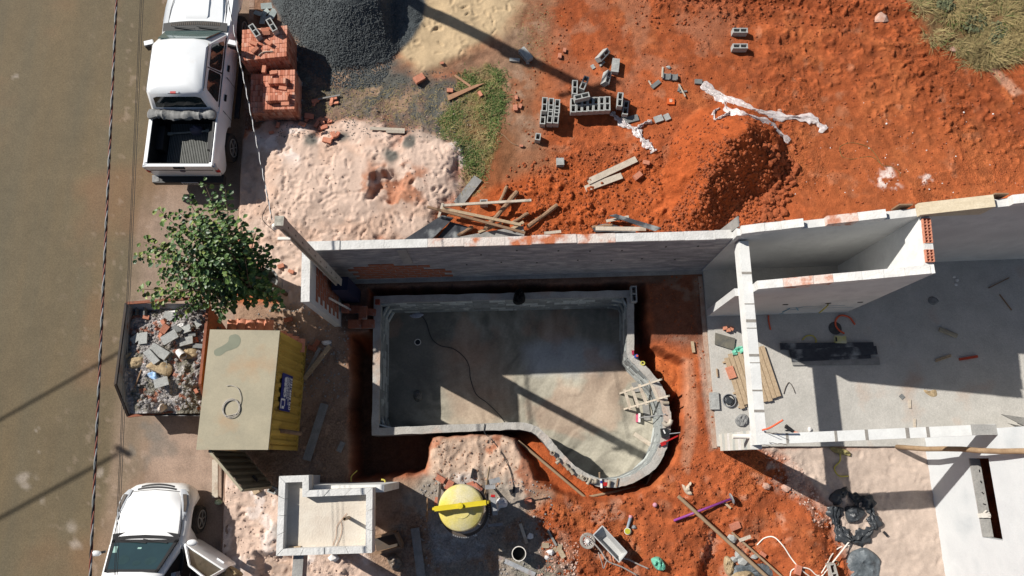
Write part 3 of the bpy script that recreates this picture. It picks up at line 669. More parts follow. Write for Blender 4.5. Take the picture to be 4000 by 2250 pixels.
# capping in irregular mortar runs (some with red dust)
wd = Vector((wb[0]-wa[0], wb[1]-wa[1], 0)); WL = wd.length; wd.normalize(); wn = Vector((-wd.y, wd.x, 0)); WA = Vector((wa[0], wa[1], 0))
M_CAPW = mat('cap_white', (.66, .65, .63), (.52, .51, .49), 4, .9, .6, 25)
M_CAPR = mat('cap_red_dust', (.64, .58, .54), (.55, .47, .42), 5, .9, .7, 25, spots=(.46, .15, .07), spot_scale=2.6, spot_lo=.46, spot_hi=.60)
s = 0.0; rnd = random.Random(5)
while s < WL-.01:
    l = min(rnd.uniform(.5, .95), WL-s)
    if WL-s-l < .3: l = WL-s
    zt = WZ+rnd.uniform(-.012, .008); p = WA+wd*s; q = WA+wd*(s+l-.004); ov = rnd.uniform(-.006, .012)
    m_ = MB(); wallbox(m_, (p-wn*(.004+ov)).to_2d(), (q-wn*(.004+ov)).to_2d(), .178+ov+rnd.uniform(0, .012), WZ-.06, zt, zt+rnd.uniform(-.006, .006))
    meshobj('capping', m_, M_CAPR if 2.4 < s < 6.0 else M_CAPW, bw); s += l
# concrete column strip in the wall face, and base ledge
for sx in (1.32,):
    m_ = MB(); p = WA+wd*(sx+.62); wallbox(m_, (p-wn*.025).to_2d(), (p+wd*.2-wn*.025).to_2d(), .02, WZ-1.15, WZ-.075); meshobj('column_strip', m_, M_CONC, bw)
m_ = MB(); wallbox(m_, (WA-wn*.09).to_2d(), (WA+wd*WL-wn*.09).to_2d(), .088, -1.1, .04); meshobj('footing', m_, M_CONC, bw)
# bare brick patch (lower left of the wall face)
bmesh_wall = rawmesh('brick', MB().box((0, 0, 0), (.275, .012, .165)), M_BRICKD)
for r in range(7):
    zc = .22+r*.18
    x0 = .75+rnd.uniform(-.03, .03)+(r % 2)*.145; x1 = 2.85-.10*abs(r-2)+rnd.uniform(-.25, .25)
    if r == 6: x0, x1 = x0+.5, x1-.9
    while x0 < x1:
        p = WA+wd*x0-wn*(.003+rnd.uniform(0, .004)); inst(bmesh_wall, 'brick', (p.x, p.y, zc), (0, 0, math.atan2(wd.y, wd.x)), bw); x0 += .29
# put-log holes
for r, zc in enumerate((1.15, 2.0)):
    for k in range(7):
        p = WA+wd*(3.4+k*.78+r*.3+rnd.uniform(-.1, .1))-wn*.002
        m_ = MB().box((p.x, p.y, zc+rnd.uniform(-.15, .15)), (.035, .01, .07), rz=math.atan2(wd.y, wd.x)); meshobj('wall_hole', m_, M_BLACKPL, bw)
# ---- street-side wall and meter post ---------------------------------------
fz = 2.80
f_nw, f_sw, f_se, f_ne = P2(1181, 985, fz), P2(1177, 1178, fz), P2(1207, 1176, fz), P2(1210, 985, fz)
fw = thing('street_wall', 'short white-topped wall with bare red bricks facing the pool', 'wall', (f_sw[0], f_sw[1], 0))
m_ = MB(); m_.prism([f_nw, f_sw, f_se, f_ne], -.4, fz-.05); meshobj('wall', m_, M_PLASTER, fw)
m_ = MB(); m_.prism([(f_nw[0]-.01, f_nw[1]), (f_sw[0]-.01, f_sw[1]-.01), (f_se[0]+.01, f_se[1]-.01), (f_ne[0]+.01, f_ne[1])], fz-.05, fz); meshobj('capping', m_, M_CAPW, fw)
e0 = Vector((f_se[0], f_se[1], 0)); ed = (Vector((f_ne[0], f_ne[1], 0))-e0); EL = ed.length; ed.normalize(); en = Vector((ed.y, -ed.x, 0))
for r in range(11):
    s = .22+(r % 2)*.14+rnd.uniform(0, .04)
    while s < EL-.05:
        p = e0+ed*s+en*(.003+rnd.uniform(0, .004)); inst(bmesh_wall, 'brick', (p.x, p.y, .42+r*.18), (0, 0, math.atan2(ed.y, ed.x)), fw); s += .29
post = thing('meter_post', 'tall slender grey concrete post rising beside the street wall', 'post', (0, 0, 0))
pt = P(1090, 862, 5.55); post.location = (pt.x, pt.y, 0)
m_ = MB()
for sx in (-1, 1): m_.box((pt.x+sx*.052, pt.y, 3.45), (.03, .15, 4.2))
m_.box((pt.x, pt.y, 3.45), (.075, .06, 4.2)); m_.box((pt.x, pt.y, 5.45), (.15, .17, .2)); meshobj('shaft', m_, M_WTOP if False else mat('post_concrete', (.46, .44, .38), (.36, .34, .29), 4, .9, .4, 30), post)
for k in range(9): meshobj('bolt_hole', MB().box((pt.x+.069, pt.y-.03, 1.9+k*.42), (.006, .03, .05)), M_BLACKPL, post)
m_ = MB().box((pt.x+.02, pt.y-.02, .68), (.36, .30, 1.36)); meshobj('meter_cabinet', m_, M_NAVY, post)
m_ = MB().bar((pt.x-.22, pt.y-.34, 1.30), (pt.x+.02, pt.y-.36, .02), .03, .04); meshobj('cabinet_trim', m_, M_WPVC, post)
m_ = MB().lathe([(.0, 0), (.05, .0), (.06, .03), (.035, .05), (.05, .07), (.02, .10), (0, .1)], (pt.x-.14, pt.y-.02, 5.28), 12); meshobj('insulator', m_, M_WPVC, post, smooth=True)
m_ = MB().bar((pt.x-.2, pt.y-.12, 4.95), (pt.x+.02, pt.y-.12, 4.95), .05, .05); meshobj('entry_pipe', m_, M_WPVC, post)
# ---- house under construction ---------------------------------------------
slabp = [P2(2770, 1240, .1), P2(2815, 1745, .1)]
sx0 = slabp[0][0]; SL = .10
mb = MB(); mb.prism([(4.62, 4.75), (4.70, .32), (9.6, .32), (16, .32), (16, 5.1)], -.35, SL); struct(meshobj('floor_slab', mb, M_SLAB, origin=(8, 2, 0)))
mb = MB(); mb.prism([(4.52, 4.35), (4.60, .28), (4.698, .28), (4.618, 4.35)], -.35, .03); struct(meshobj('slab_edge', mb, mat('slab_edge_mortar', (.42, .33, .27), (.33, .2, .14), 5, .95, .6, 30), origin=(4.6, 2, 0)))
hs = thing('house_shell', 'unfinished house of white walls and concrete beams without a roof', 'house', (6, 2, 0))
SA, SB = Vector((4.65, 3.34)), Vector((7.98, 3.45))
NA, NB = Vector((4.60, 4.47)), Vector((7.71, 4.59))
def ztopS(x): return 2.86+(x-4.9)*(3.75-2.86)/(8.0-4.9)
def ztopN(x): return 3.02+(x-4.7)*(4.28-3.02)/(9.47-4.7)
sdv = (SB-SA).normalized(); ndv = (NB-NA).normalized()
def onS(x): return SA+sdv*((x-SA.x)/sdv.x)
def onN(x): return NA+ndv*((x-NA.x)/ndv.x)
HT = .16
# south wall of the room (front face on SA-SB, thickness to the north)
mb = MB(); p, q = onS(4.65), onS(4.93); wallbox(mb, p, q, HT, 0, 2.28); meshobj('wall', mb, M_PLASTER, hs)
mb = MB(); p, q = onS(4.93), onS(8.0); wallbox(mb, p, q, HT, 0, ztopS(4.93)-.14, ztopS(8.0)-.14); meshobj('wall', mb, M_PLASTER, hs)
mb = MB(); p, q = onN(4.60), onN(16); wallbox(mb, p, q, HT, -.4, ztopN(4.60)-.14, ztopN(16)-.14); meshobj('wall', mb, M_PLASTER, hs)
# wall-top courses: mortar pieces with gaps left for the purlins
def tops(fn, zf, xs, gaps, rz, bricky):
    x = xs[0]
    while x < xs[1]-.02:
        l = min(rnd.uniform(.3, .6), xs[1]-x)
        if any(g0 < x+l/2 < g1 for g0, g1 in gaps): x += l; continue
        p, q = fn(x), fn(x+l-.006); m_ = MB(); nn = Vector((-rz.y, rz.x))*.006
        wallbox(m_, p-nn, q-nn, HT+.012, zf(x)-.142, zf(x)+rnd.uniform(-.02, .015), zf(x+l)+rnd.uniform(-.02, .015))
        meshobj('top_course', m_, bricky if rnd.random() < .22 else M_CAPW, hs); x += l
M_TOPB = mat('wall_top_brick', (.58, .40, .33), (.60, .54, .5), 6, .95, .6, 30, spots=(.45, .2, .13), spot_scale=5, spot_lo=.5, spot_hi=.62)
tops(onS, ztopS, (4.93, 8.0), [(5.85, 6.08), (7.45, 7.68)], sdv, M_TOPB)
tops(onN, ztopN, (4.66, 14), [(5.95, 6.2), (7.42, 7.78), (7.78, 9.05), (9.05, 9.3)], ndv, M_TOPB)
# east wall of the room with open brick cells on top
ex0, ex1 = 7.98, 7.98-HT
mb = MB(); mb.add([(ex1, 3.46+HT-.002, 0), (8.0, 3.46+HT-.002, 0), (8.06, 4.598, 0), (8.06-HT, 4.598, 0), (ex1, 3.46+HT-.002, 3.70), (8.0, 3.46+HT-.002, 3.70), (8.06, 4.598, 3.70), (8.06-HT, 4.598, 3.70)],
    [(3, 2, 1, 0), (4, 5, 6, 7), (0, 1, 5, 4), (1, 2, 6, 5), (2, 3, 7, 6), (3, 0, 4, 7)]); meshobj('wall', mb, M_WHITE, hs)
for k in range(7):
    y0 = 3.72+k*.125; xc = 7.93+.04*k/7
    if k in (2,): meshobj('top_course', MB().box((xc, y0, 3.725), (HT+.01, .12, .045)), M_CAPW, hs); continue
    hb = MB()
    for dx in (-.07, 0, .07): hb.box((xc+dx, y0, 3.735), (.014, .115, .065))
    for dy in (-.055, 0, .055): hb.box((xc, y0+dy, 3.734), (.15, .010, .062))
    meshobj('hollow_brick', hb, M_BRICK2, hs)
# beams and column
BT = 2.60
cw0 = Vector((4.745, .31)); 
mb = MB(); mb.prism([(4.755, .50), (4.755+.2, .50), (4.715+.2, 4.44), (4.715, 4.44)], BT-.33, BT); meshobj('beam', mb, M_WHITE, hs)
ebA, ebB = P(2953, 1745, BT), P(3905, 1722, BT); ebC = P(3905, 1687, BT)
mb = MB(); wallbox(mb, (4.755, .30), (9.44, .50), .2, BT-.33, BT+.002); meshobj('beam', mb, M_WHITE, hs)
M_COLA = mat('column_cream', (.56, .55, .50), (.48, .47, .42), 5, .9, .3, 30)
M_COLB = mat('column_grey', (.44, .46, .43), (.36, .38, .36), 5, .9, .3, 30)
for k in range(12):
    z0 = SL+k*.19; z1 = min(z0+.186, BT-.331)
    if z1-z0 < .05: break
    mb = MB().box((4.855+rnd.uniform(-.006, .006), .405, (z0+z1)/2), (.21, .37, z1-z0)); meshobj('column_block', mb, (M_COLA, M_COLB, M_COLA, M_CAPW)[k % 4], hs)
# mortar joints across the beam tops (dark strips cast in the concrete)
M_JOINT = mat('beam_joint', (.30, .28, .25), (.22, .2, .18), 8, .95, .5, 30)
for y0, wdt in ((.95, .05), (1.35, .03), (2.05, .05), (2.75, .06), (3.1, .02), (3.75, .05), (1.9, .015), (2.6, .015)):
    xx = 4.755-.04*(y0-.5)/3.94
    meshobj('beam_joint', MB().box((xx+.1, y0, BT+.002), (.202, wdt, .008)), M_JOINT, hs)
for x0, wdt in ((5.35, .05), (6.3, .05), (6.9, .06), (7.7, .07), (8.1, .06), (9.2, .5)):
    yy = .30+(x0-4.755)*.2/4.685
    meshobj('beam_joint', MB().box((x0, yy+.1, BT+.004), (wdt, .202, .008)), M_JOINT if x0 < 9 else M_CONC, hs)
# starter bars and drain stub
rb = MB()
for q in ((2975, 1738), (3005, 1730), (3040, 1733), (2990, 1690), (3020, 1692)):
    p = P(*q, BT); rb.tube([p, p+Vector((.02, .0, .12)), p+Vector((.1, -.03, .2))], .006, 5)
meshobj('rebar', rb, M_DARKST, hs)
p = P(2925, 1704, 2.2); mb = MB(); mb.tube([(4.86, p.y, 2.18), (4.42, p.y+.0, 2.18)], .05, 14); meshobj('drain_stub', mb, M_WPVC, hs, smooth='auto')
# white gable wall with the window opening at the right
GA, GB = Vector((9.45, .62)), Vector((9.53, -2.9)); GT = .17
wy0, wy1, wz0, wz1 = .05, -1.5, 1.58, 2.2
def gwall(y0, y1, z0, z1):
    x0 = 9.45+(.62-y0)*.0227; x1 = 9.45+(.62-y1)*.0227
    m_ = MB(); m_.prism([(x0, y0), (x1, y1), (x1+GT, y1), (x0+GT, y0)], z0, z1); return m_
M_GABLE = mat('gable_render', (.60, .62, .63), (.52, .54, .555), 1.4, .85, .2, 22, spots=(.44, .47, .49), spot_scale=1.4, spot_lo=.52, spot_hi=.75)
g_ = MB()
for a in ((.62, wy0, -.4, 4.0), (wy0, wy1, -.4, wz0), (wy0, wy1, wz1, 4.0), (wy1, -6, -.4, 4.0)):
    t = gwall(*a); g_.add(t.v, t.f)
meshobj('gable_wall', g_, M_GABLE, hs)
m_ = MB(); m_.prism([(9.455, wy0-.01), (9.5, wy1+.01), (9.5+.21, wy1+.01), (9.455+.21, wy0-.01)], wz0, wz0+.03); ws = meshobj('window_sill', m_, M_CONC, hs)
mb = MB(); mb.box((11.2, -1.5, 3.6), (3.1, 4.4, .12)); meshobj('ceiling_slab', mb, M_CONC, hs)
mb = MB(); mb.box((12.7, -1.5, 1.7), (.15, 4.4, 3.6)); mb.box((11.2, .55, 1.7), (3.1, .14, 3.6)); meshobj('inner_wall', mb, M_PLASTER, hs)
m_ = MB()
for a in range(5): p = P(3815+a*6, 1850+a*40, 1.7); m_.box((9.62, -.2-a*.22, wz0+.035), (.02, .05, .01), rz=.4*a)
meshobj('sill_stain', m_, M_BLACKPL, hs)
# small dark boxes let into the room wall, blue chalk marks
for q in ((3068, 1189), (3235, 1184), (3360, 1180)):
    p = PV(*q, SA, SB); meshobj('socket_box', MB().box((p.x, p.y-.004, p.z), (.11, .012, .06)), M_BLACKPL, hs)
M_CHALK = mat('blue_chalk', (.12, .27, .36), (.2, .32, .4), 9, .9)
ck = MB()
def chalk(a, b, w=.02):
    A_, B_ = PV(*a, SA, SB), PV(*b, SA, SB); A_.y -= .006; B_.y -= .006; ck.bar(A_, B_, .004, w, )
for a, b in (((3055,1218),(3085,1204)),((3070,1203),(3135,1201)),((3085,1210),(3120,1205)),((3110,1200),(3118,1212)),((3045,1226),(3062,1222))): chalk(a, b, .03)
chalk((3130,1197),(3300,1192), .008); chalk((3135,1203),(3330,1199), .008)
meshobj('chalk_mark', ck, M_CHALK, hs)
# timber shuttering on the north wall top, plank at the wall joint
a, b = onN(7.80), onN(9.03)
mb = MB(); nn = Vector((-ndv.y, ndv.x)); za, zb = ztopN(7.8)+.02, ztopN(9.03)+.02
wallbox(mb, a-nn*.03, b-nn*.03, HT+.08, za-.12, za, zb); mb.v = [(v[0], v[1], v[2]) for v in mb.v]
tag(meshobj('shuttering_board', mb, mat('new_board', (.58, .50, .37), (.48, .40, .28), 2.5, .8, .2, 20, stretch=(1, 6, 6))), 'long clean timber board fixed over the top of the house wall', 'board')
a = onN(4.52); mb = MB().bar((a.x-.02, a.y+.28, 1.9), (a.x+.1, a.y+.28, 2.95), .03, .22); tag(meshobj('upright_plank', mb, M_WOODG), 'short dark plank standing upright where the two walls meet', 'plank')
for x0 in (7.6, 9.18):
    a = onN(x0); mb = MB().box((a.x, a.y+HT+.06, ztopN(x0)-.16), (.26, .03, .3)); tag(meshobj('back_board', mb, M_WOODB), 'dark board behind the notch %s of the timber shuttering' % ('left' if x0 < 8 else 'right'), 'board')
# ---- gatehouse roof ---------------------------------------------------------
gzT = 2.28
gp_ = [(1090,1860),(1206,1856),(1206,1915),(1455,1905),(1453,2160),(1078,2172)]
gw = [P2(a, b, gzT) for a, b in gp_]
gh = thing('gatehouse_roof', 'flat white concrete roof slab with low parapet, bottom left', 'roof', (gw[0][0], gw[5][1], 0))
mb = MB(); mb.prism(gw, gzT-.34, gzT-.22); meshobj('slab', mb, mat('roof_screed', (.64, .585, .50), (.55, .48, .40), 2.2, .9, .4, 30, spots=(.47, .24, .15), spot_scale=1.0, spot_lo=.58, spot_hi=.76), gh)
def inset(poly, d):
    pts = [Vector((p[0], p[1], 0)) for p in poly]; a = sum(pts[i].x*pts[(i+1) % len(pts)].y-pts[(i+1) % len(pts)].x*pts[i].y for i in range(len(pts)))
    return [(p.x, p.y) for p in offset_path(pts, d*(1 if a > 0 else -1))]
gi = inset(gw, .125); n6 = len(gw)
for i in range(n6):
    a0, a1, b1, b0 = Vector(gw[i]), Vector(gw[(i+1) % n6]), Vector(gi[(i+1) % n6]), Vector(gi[i])
    L = (a1-a0).length; k = max(1, round(L/.42))
    for j in range(k):
        t0, t1 = j/k, (j+1)/k-.006
        q = [a0+(a1-a0)*t0, a0+(a1-a0)*t1, b0+(b1-b0)*t1, b0+(b1-b0)*t0]
        meshobj('parapet_block', MB().prism([tuple(p) for p in q], gzT-.221, gzT+rnd.uniform(-.01, .006)), M_CAPW, gh)
wn0, wn1 = P2(1206, 1925, 1.94), P2(1482, 1893, 1.94)
mb = MB(); wallbox(mb, (gw[0][0]+.05, gw[3][1]-.13), (gw[3][0]+.17, gw[3][1]-.10), .15, -.3, gzT-.342); meshobj('wall', mb, M_WHITE, gh)
mb = MB(); mb.box((gw[5][0]+.14, gw[5][1]+.14, .8), (.2, .2, 2.25)); mb.box((gw[0][0]+.12, gw[0][1]-.12, .8), (.2, .2, 2.25)); meshobj('column', mb, M_WHITE, gh)
mb = MB(); b0 = P(1150, 2172, 2.05); b1 = P(1190, 2172, 2.05); mb.box(((b0.x+b1.x)/2, b0.y-1.2, 2.13-.15), (.2, 2.6, .3)); meshobj('beam', mb, M_CONC, gh)
p = P(1361, 2022, gzT-.2); mb = MB().lathe([(.0, 0), (.035, 0), (.035, .35), (.027, .35), (.027, .05), (0, .05)], (p.x, p.y, gzT-.22), 14); meshobj('vent_pipe', mb, M_PVC, gh, smooth='auto')
p = P(1152, 2140, gzT-.18); tag(meshobj('timber_offcut', MB().box((p.x, p.y, gzT-.19), (.22, .06, .06)), M_WOOD), 'small timber offcut lying on the gatehouse roof', 'offcut')
wr = catmull([P(x, y, gzT-.205) for x, y in ((1355,2005),(1330,2035),(1315,2060),(1312,2095),(1300,2130))], 6)
tag(meshobj('bent_wire', MB().tube(wr, .004, 5), mat('orange_wire', (.4, .16, .06), None, 4, .6)), 'thin orange wire curled on the gatehouse roof', 'wire')
tag(meshobj('bent_wire', MB().tube(catmull([P(x, y, gzT-.205) for x, y in ((1332,2037),(1336,2065),(1328,2100),(1310,2138))], 6), .004, 5), MATS['orange_wire']), 'second orange wire strand beside the curled one on the gatehouse roof', 'wire')
# ---- site container -----------------------------------------------------------
CZ = 2.07
cnr = [P(820, 1287, CZ), P(1093, 1291, CZ), P(1047, 1757, CZ), P(766, 1757, CZ)]   # NW NE SE SW
ct = thing('site_container', 'ochre corrugated steel site container with plain beige roof', 'container', (cnr[3].x, cnr[3].y, 0))
r_ = [(p.x, p.y) for p in cnr]
mb = MB(); mb.prism(r_, CZ-.035, CZ); meshobj('roof', mb, M_TAN, ct)
ri = inset(r_, .05)
def corr(A, B, z0, z1, pitch=.19, dep=.035):
    A, B = Vector((A[0], A[1], 0)), Vector((B[0], B[1], 0)); d = B-A; L = d.length; d.normalize(); nn = Vector((d.y, -d.x, 0))
    k = max(2, int(L/pitch)); ps = []
    for i in range(k):
        s0 = L*i/k; w_ = L/k
        for f, o in ((0, 0), (.3, 0), (.5, dep), (.8, dep)): ps.append(A+d*(s0+f*w_)+nn*o)
    ps.append(B)
    m_ = MB(); m_.loft([[(p.x, p.y, z0) for p in ps], [(p.x, p.y, z1) for p in ps]], closed=False); return m_
def wallpanel(A, B, name='side_wall'):
    m_ = corr(A, B, .12, CZ-.14)
    meshobj(name, m_, M_OCHRE, ct, normals=False)
    meshobj('rail', MB().bar((A[0], A[1], CZ-.088), (B[0], B[1], CZ-.088), .06, .104), M_OCHRE, ct); meshobj('rail', MB().bar((A[0], A[1], .07), (B[0], B[1], .07), .08, .10), M_OCHRE, ct)
wallpanel(ri[1], ri[0]); wallpanel(ri[2], ri[1]); wallpanel(ri[0], ri[3])
for p in ri: meshobj('corner_post', MB().box((p[0], p[1], CZ/2-.02), (.075, .075, CZ-.04)), M_OCHRE, ct)
# flat plates on the east side and the blue sign
def eastpt(y, z, off): 
    t = (y-ri[1][1])/(ri[2][1]-ri[1][1]); x = ri[1][0]+(ri[2][0]-ri[1][0])*t; return Vector((x+off, y, z))
yS0, yS1 = 1.92, 1.05      # along the wall (north .. south)
EA, EB = Vector(ri[1]), Vector(ri[2])
s_n = PV(1120, 1462, EA+Vector((.05, 0)), EB+Vector((.05, 0))); s_s = PV(1120, 1608, EA+Vector((.05, 0)), EB+Vector((.05, 0)))
zlo, zhi = PV(1136, 1500, EA, EB).z, PV(1103, 1480, EA, EB).z
yS0, yS1 = s_n.y, s_s.y; zlo, zhi = .92, 1.62
sg = MB(); a, b = eastpt(yS0, 0, .058), eastpt(yS1, 0, .058); sg.add([(a.x, a.y, zlo), (b.x, b.y, zlo), (b.x, b.y, zhi), (a.x, a.y, zhi)], [(0, 1, 2, 3)])
sign = meshobj('sign_board', MB().prism([(a.x, a.y), (b.x, b.y), (b.x-.012, b.y), (a.x-.012, a.y)], zlo, zhi), M_BLUE, ct)
import bmesh as _bm
def text_mesh(txt, size, bold=.0):
    cu = bpy.data.curves.new('lettering', 'FONT'); cu.body = txt; cu.size = size; cu.offset = bold; cu.extrude = .002; cu.resolution_u = 2
    o = bpy.data.objects.new('lettering', cu); COL.objects.link(o); dg = bpy.context.evaluated_depsgraph_get(); dg.update()
    me = bpy.data.meshes.new_from_object(o.evaluated_get(dg)); bpy.data.objects.remove(o); bpy.data.curves.remove(cu); return me
def sign_text(txt, size, s0, z, bold=0.0, width=None):
    me = text_mesh(txt, size, bold); vs = np.array([v.co[:] for v in me.vertices]); 
    if width: vs[:, 0] *= width/(vs[:, 0].max()-vs[:, 0].min())
    # reading direction: from the south end to the north end, tops towards the wall's foot line (sign hangs turned)
    d = Vector((a.x-b.x, a.y-b.y, 0)).normalized(); L = (Vector((a.x, a.y))-Vector((b.x, b.y))).length
    for i, v in enumerate(me.vertices):
        p = Vector((b.x, b.y, 0))+d*(s0+vs[i][0]); v.co = (p.x+.004+vs[i][2]-world_loc(sign).x, p.y-world_loc(sign).y, z+vs[i][1])
    me.materials.clear(); me.materials.append(M_SIGNW); o = bpy.data.objects.new('lettering', me); o.parent = sign; link(o)
for v in (0,):
    SLn = abs(yS0-yS1)
    sign_text('casa', .30, SLn*.36, zhi-.30, .012, SLn*.57)
    sign_text('construtor', .16, SLn*.34, zhi-.42, .004, SLn*.60)
    sign_text('ALUGUEL DE EQUIPAMENTOS', .09, SLn*.18, zhi-.52, .002, SLn*.76)
    sign_text('(19) 3499-1515', .15, SLn*.05, zlo+.035, .006, SLn*.88)
lg = MB(); d_ = Vector((a.x-b.x, a.y-b.y, 0)).normalized()
def sp(s, z): p = Vector((b.x, b.y, 0))+d_*s; return (p.x+.005, p.y, z)
for s0, s1, z0, z1 in ((.05, .30, zhi-.06, zhi-.01), (.26, .31, zhi-.30, zhi-.06), (.05, .12, zhi-.26, zhi-.10), (.12, .26, zhi-.30, zhi-.25)):
    k = SLn/.95; lg.add([sp(s0*k, z0), sp(s1*k, z0), sp(s1*k, z1), sp(s0*k, z1)], [(0, 1, 2, 3)])
meshobj('logo', lg, M_SIGNW, sign)
# spout pipe in the side, open door
p = eastpt(.62, 1.35, .02); mb = MB(); mb.tube([p+Vector((-.04, 0, .0)), p+Vector((.10, -.01, -.02)), p+Vector((.36, -.05, -.3))], .045, 10); meshobj('spout', mb, M_WOODB, ct)
dh = P(818, 1762, CZ-.12); de = P(946, 1916, CZ-.12)
mb = corr((de.x, de.y), (dh.x, dh.y), .12, CZ-.14, .17, .035); dr = meshobj('door', mb, mat('door_shaded_ochre', (.15, .13, .085), (.1, .09, .07), 3, .5, .1, 30), ct, normals=False)  # darkened copy of the ochre, the door's shade put into its colour
fr = MB()
for z in (.1, CZ-.13): fr.bar((dh.x, dh.y, z), (de.x, de.y, z), .05, .05)
for p in (dh, de): fr.bar((p.x, p.y, .1), (p.x, p.y, CZ-.13), .05, .05)
meshobj('door_frame', fr, M_TAN, ct)
dv = (de-dh).normalized(); nv = Vector((-dv.y, dv.x, 0))
q = dh+dv*.78*(de-dh).length+nv*.07; mb = MB().box((q.x, q.y, .95), (.05, .16, .05), rz=math.atan2(dv.y, dv.x)+1.57); meshobj('door_handle', mb, M_BLACKPL, ct)
mb = MB(); mb.add([(ri[3][0]+.04, ri[3][1]+.02, .05), (ri[2][0]-.04, ri[2][1]+.02, .05), (ri[2][0]-.04, ri[2][1]+.02, CZ-.2), (ri[3][0]+.04, ri[3][1]+.02, CZ-.2)], [(0, 1, 2, 3)])
mb = MB(); mb.prism(inset(r_, .08), .1, .14); meshobj('floor', mb, M_WOODB, ct)
# puddle stain on the roof
st = catmull([P(x, y, CZ+.0025) for x, y in ((838,1368),(870,1350),(890,1335),(898,1312),(925,1306),(940,1325),(932,1352),(905,1366),(885,1372),(862,1388),(840,1388))], 5, True)
mb = MB(); mb.add([tuple(p) for p in st], [tuple(range(len(st)))]); meshobj('water_stain', mb, mat('wet_patch', (.20, .21, .15), (.17, .18, .13), 4, .35), ct)
# coiled hose
hz = CZ+.02
cen = P(905, 1594, hz); pts = []
for i in range(64):
    t = i/64*2*math.pi*2.6; r0 = .165+.022*math.sin(t*.8)+.012*i/64
    pts.append(Vector((cen.x+math.cos(t+.6)*r0*(1.0), cen.y+math.sin(t+.6)*r0*1.05, hz+.004*i/64)))
pts += catmull([pts[-1]]+[P(x, y, hz) for x, y in ((927,1612),(937,1580),(941,1550),(930,1518),(905,1506),(885,1507))], 8)[1:]
tag(meshobj('coiled_hose', MB().tube(pts, .0075, 6), mat('pale_hose', (.47, .43, .38), None, 5, .5), smooth=True), 'pale hose coiled in loops on the container roof', 'hose')
# ---- dumpster -------------------------------------------------------------------
dz0 = RZ; 
dn = thing('dumpster', 'open rusty red skip full of rubble beside the container', 'dumpster', (-7.65, 2.2, dz0))
xW, xE, yN, yS = -8.62, -6.78, 3.42, .98
TZ = 1.2
prof = [(yN, TZ), (1.62, TZ), (yS, .52), (yS+.28, dz0+.06), (yN-.42, dz0+.06)]
def side(x, t, m, nm):
    mb = MB(); a = [(x, y, z) for y, z in prof]; b = [(x+t, y, z) for y, z in prof]; mb.loft([a, b]); return meshobj(nm, mb, m, dn)
side(xW, .03, M_DUMPB, 'side_panel'); sE = side(xE-.03, .03, M_RUST, 'side_panel')
side(xW+.031, .006, M_DUMPIN, 'side_lining')
mb = MB(); mb.quad((xW, yN, TZ-.02), (xE, yN, TZ-.02), (xE, yN-.42, dz0+.06), (xW, yN-.42, dz0+.06)); mb.quad((xW, yS, .52), (xE, yS, .52), (xE, yS+.28, dz0+.06), (xW, yS+.28, dz0+.06)); mb.quad((xW, yN-.42, dz0+.06), (xE, yN-.42, dz0+.06), (xE, yS+.28, dz0+.06), (xW, yS+.28, dz0+.06))
meshobj('pan', mb, M_DUMPIN, dn)
mb = MB(); mb.bar((xW, yN, TZ), (xE, yN+.14, TZ), .06, .06); mb.bar((xE, yN+.12, TZ), (xE, 1.62, TZ), .06, .06); mb.bar((xE, 1.62, TZ), (xE, yS, .52), .06, .06); mb.bar((xW, yS, .52), (xE, yS+.2, .52), .07, .06); meshobj('rim', mb, M_RUST, dn)
mb = MB(); mb.bar((xW, yN, TZ), (xW, 1.62, TZ), .05, .06); mb.bar((xW, 1.62, TZ), (xW, yS, .52), .05, .06); meshobj('black_rim', mb, M_DUMPB, dn)
tm = text_mesh('N 210', .34, .01); vs = [v.co.copy() for v in tm.vertices]
for i, v in enumerate(tm.vertices): v.co = (xE+.004+vs[i].z-(-7.65), 1.7+vs[i].x*1.1-2.2+.75, .42+vs[i].y-dz0)
tm.materials.clear(); tm.materials.append(M_BLACKPL); _o = bpy.data.objects.new('marking', tm); _o.parent = dn; link(_o)
# rubble filling
def rubh(x, y):
    u = (x-xW)/(xE-xW); v = (y-yS)/(yN-yS)
    f = fbm(x, y, 2.2, 4, 5); g = fbm(x, y, 9, 3, 2); h = fbm(x, y, 22, 2, 6)
    top = .58+.46*np.minimum(1, v*2.4)-.10*sstep(.75, 1, v)*(u < .6)-.05*sstep(.3, 0, u)
    sm = sstep(.42, .58, fbm(x, y, 1.6, 3, 33))
    return top+(f-.5)*.34+((g-.5)*.13+(h-.5)*.07)*(1-.7*sm)
def rubc(x, y):
    z = rubh(x, y); f = fbm(x, y, 3, 4, 15); g = fbm(x, y, 12, 3, 9); h = fbm(x, y, 26, 2, 3)
    c = np.array([.31, .285, .275])[None]*(.55+.9*g[:, None])
    m = sstep(.5, .6, f)[:, None]; c = c*(1-m)+np.array([[.20, .185, .15]])*m*(.5+g[:, None])
    m = (sstep(.62, .7, fbm(x, y, 7, 3, 40))*.8)[:, None]; c = c*(1-m)+np.array([[.5, .47, .46]])*m
    m = (sstep(.66, .72, fbm(x, y, 6, 3, 60))*.8)[:, None]; c = c*(1-m)+np.array([[.38, .14, .08]])*m
    return z, np.clip(c*(.7+.6*h[:, None]), .01, .8)
X, Y = np.meshgrid(np.linspace(xW+.04, xE-.04, 90), np.linspace(yS+.05, yN-.04, 120)); z, cc = rubc(X.ravel(), Y.ravel())
me = bpy.data.meshes.new('rubble_fill'); q = [(r*90+c, r*90+c+1, r*90+c+91, r*90+c+90) for r in range(119) for c in range(89)]
me.from_pydata(np.stack([X.ravel(), Y.ravel(), z], 1).tolist(), [], q)
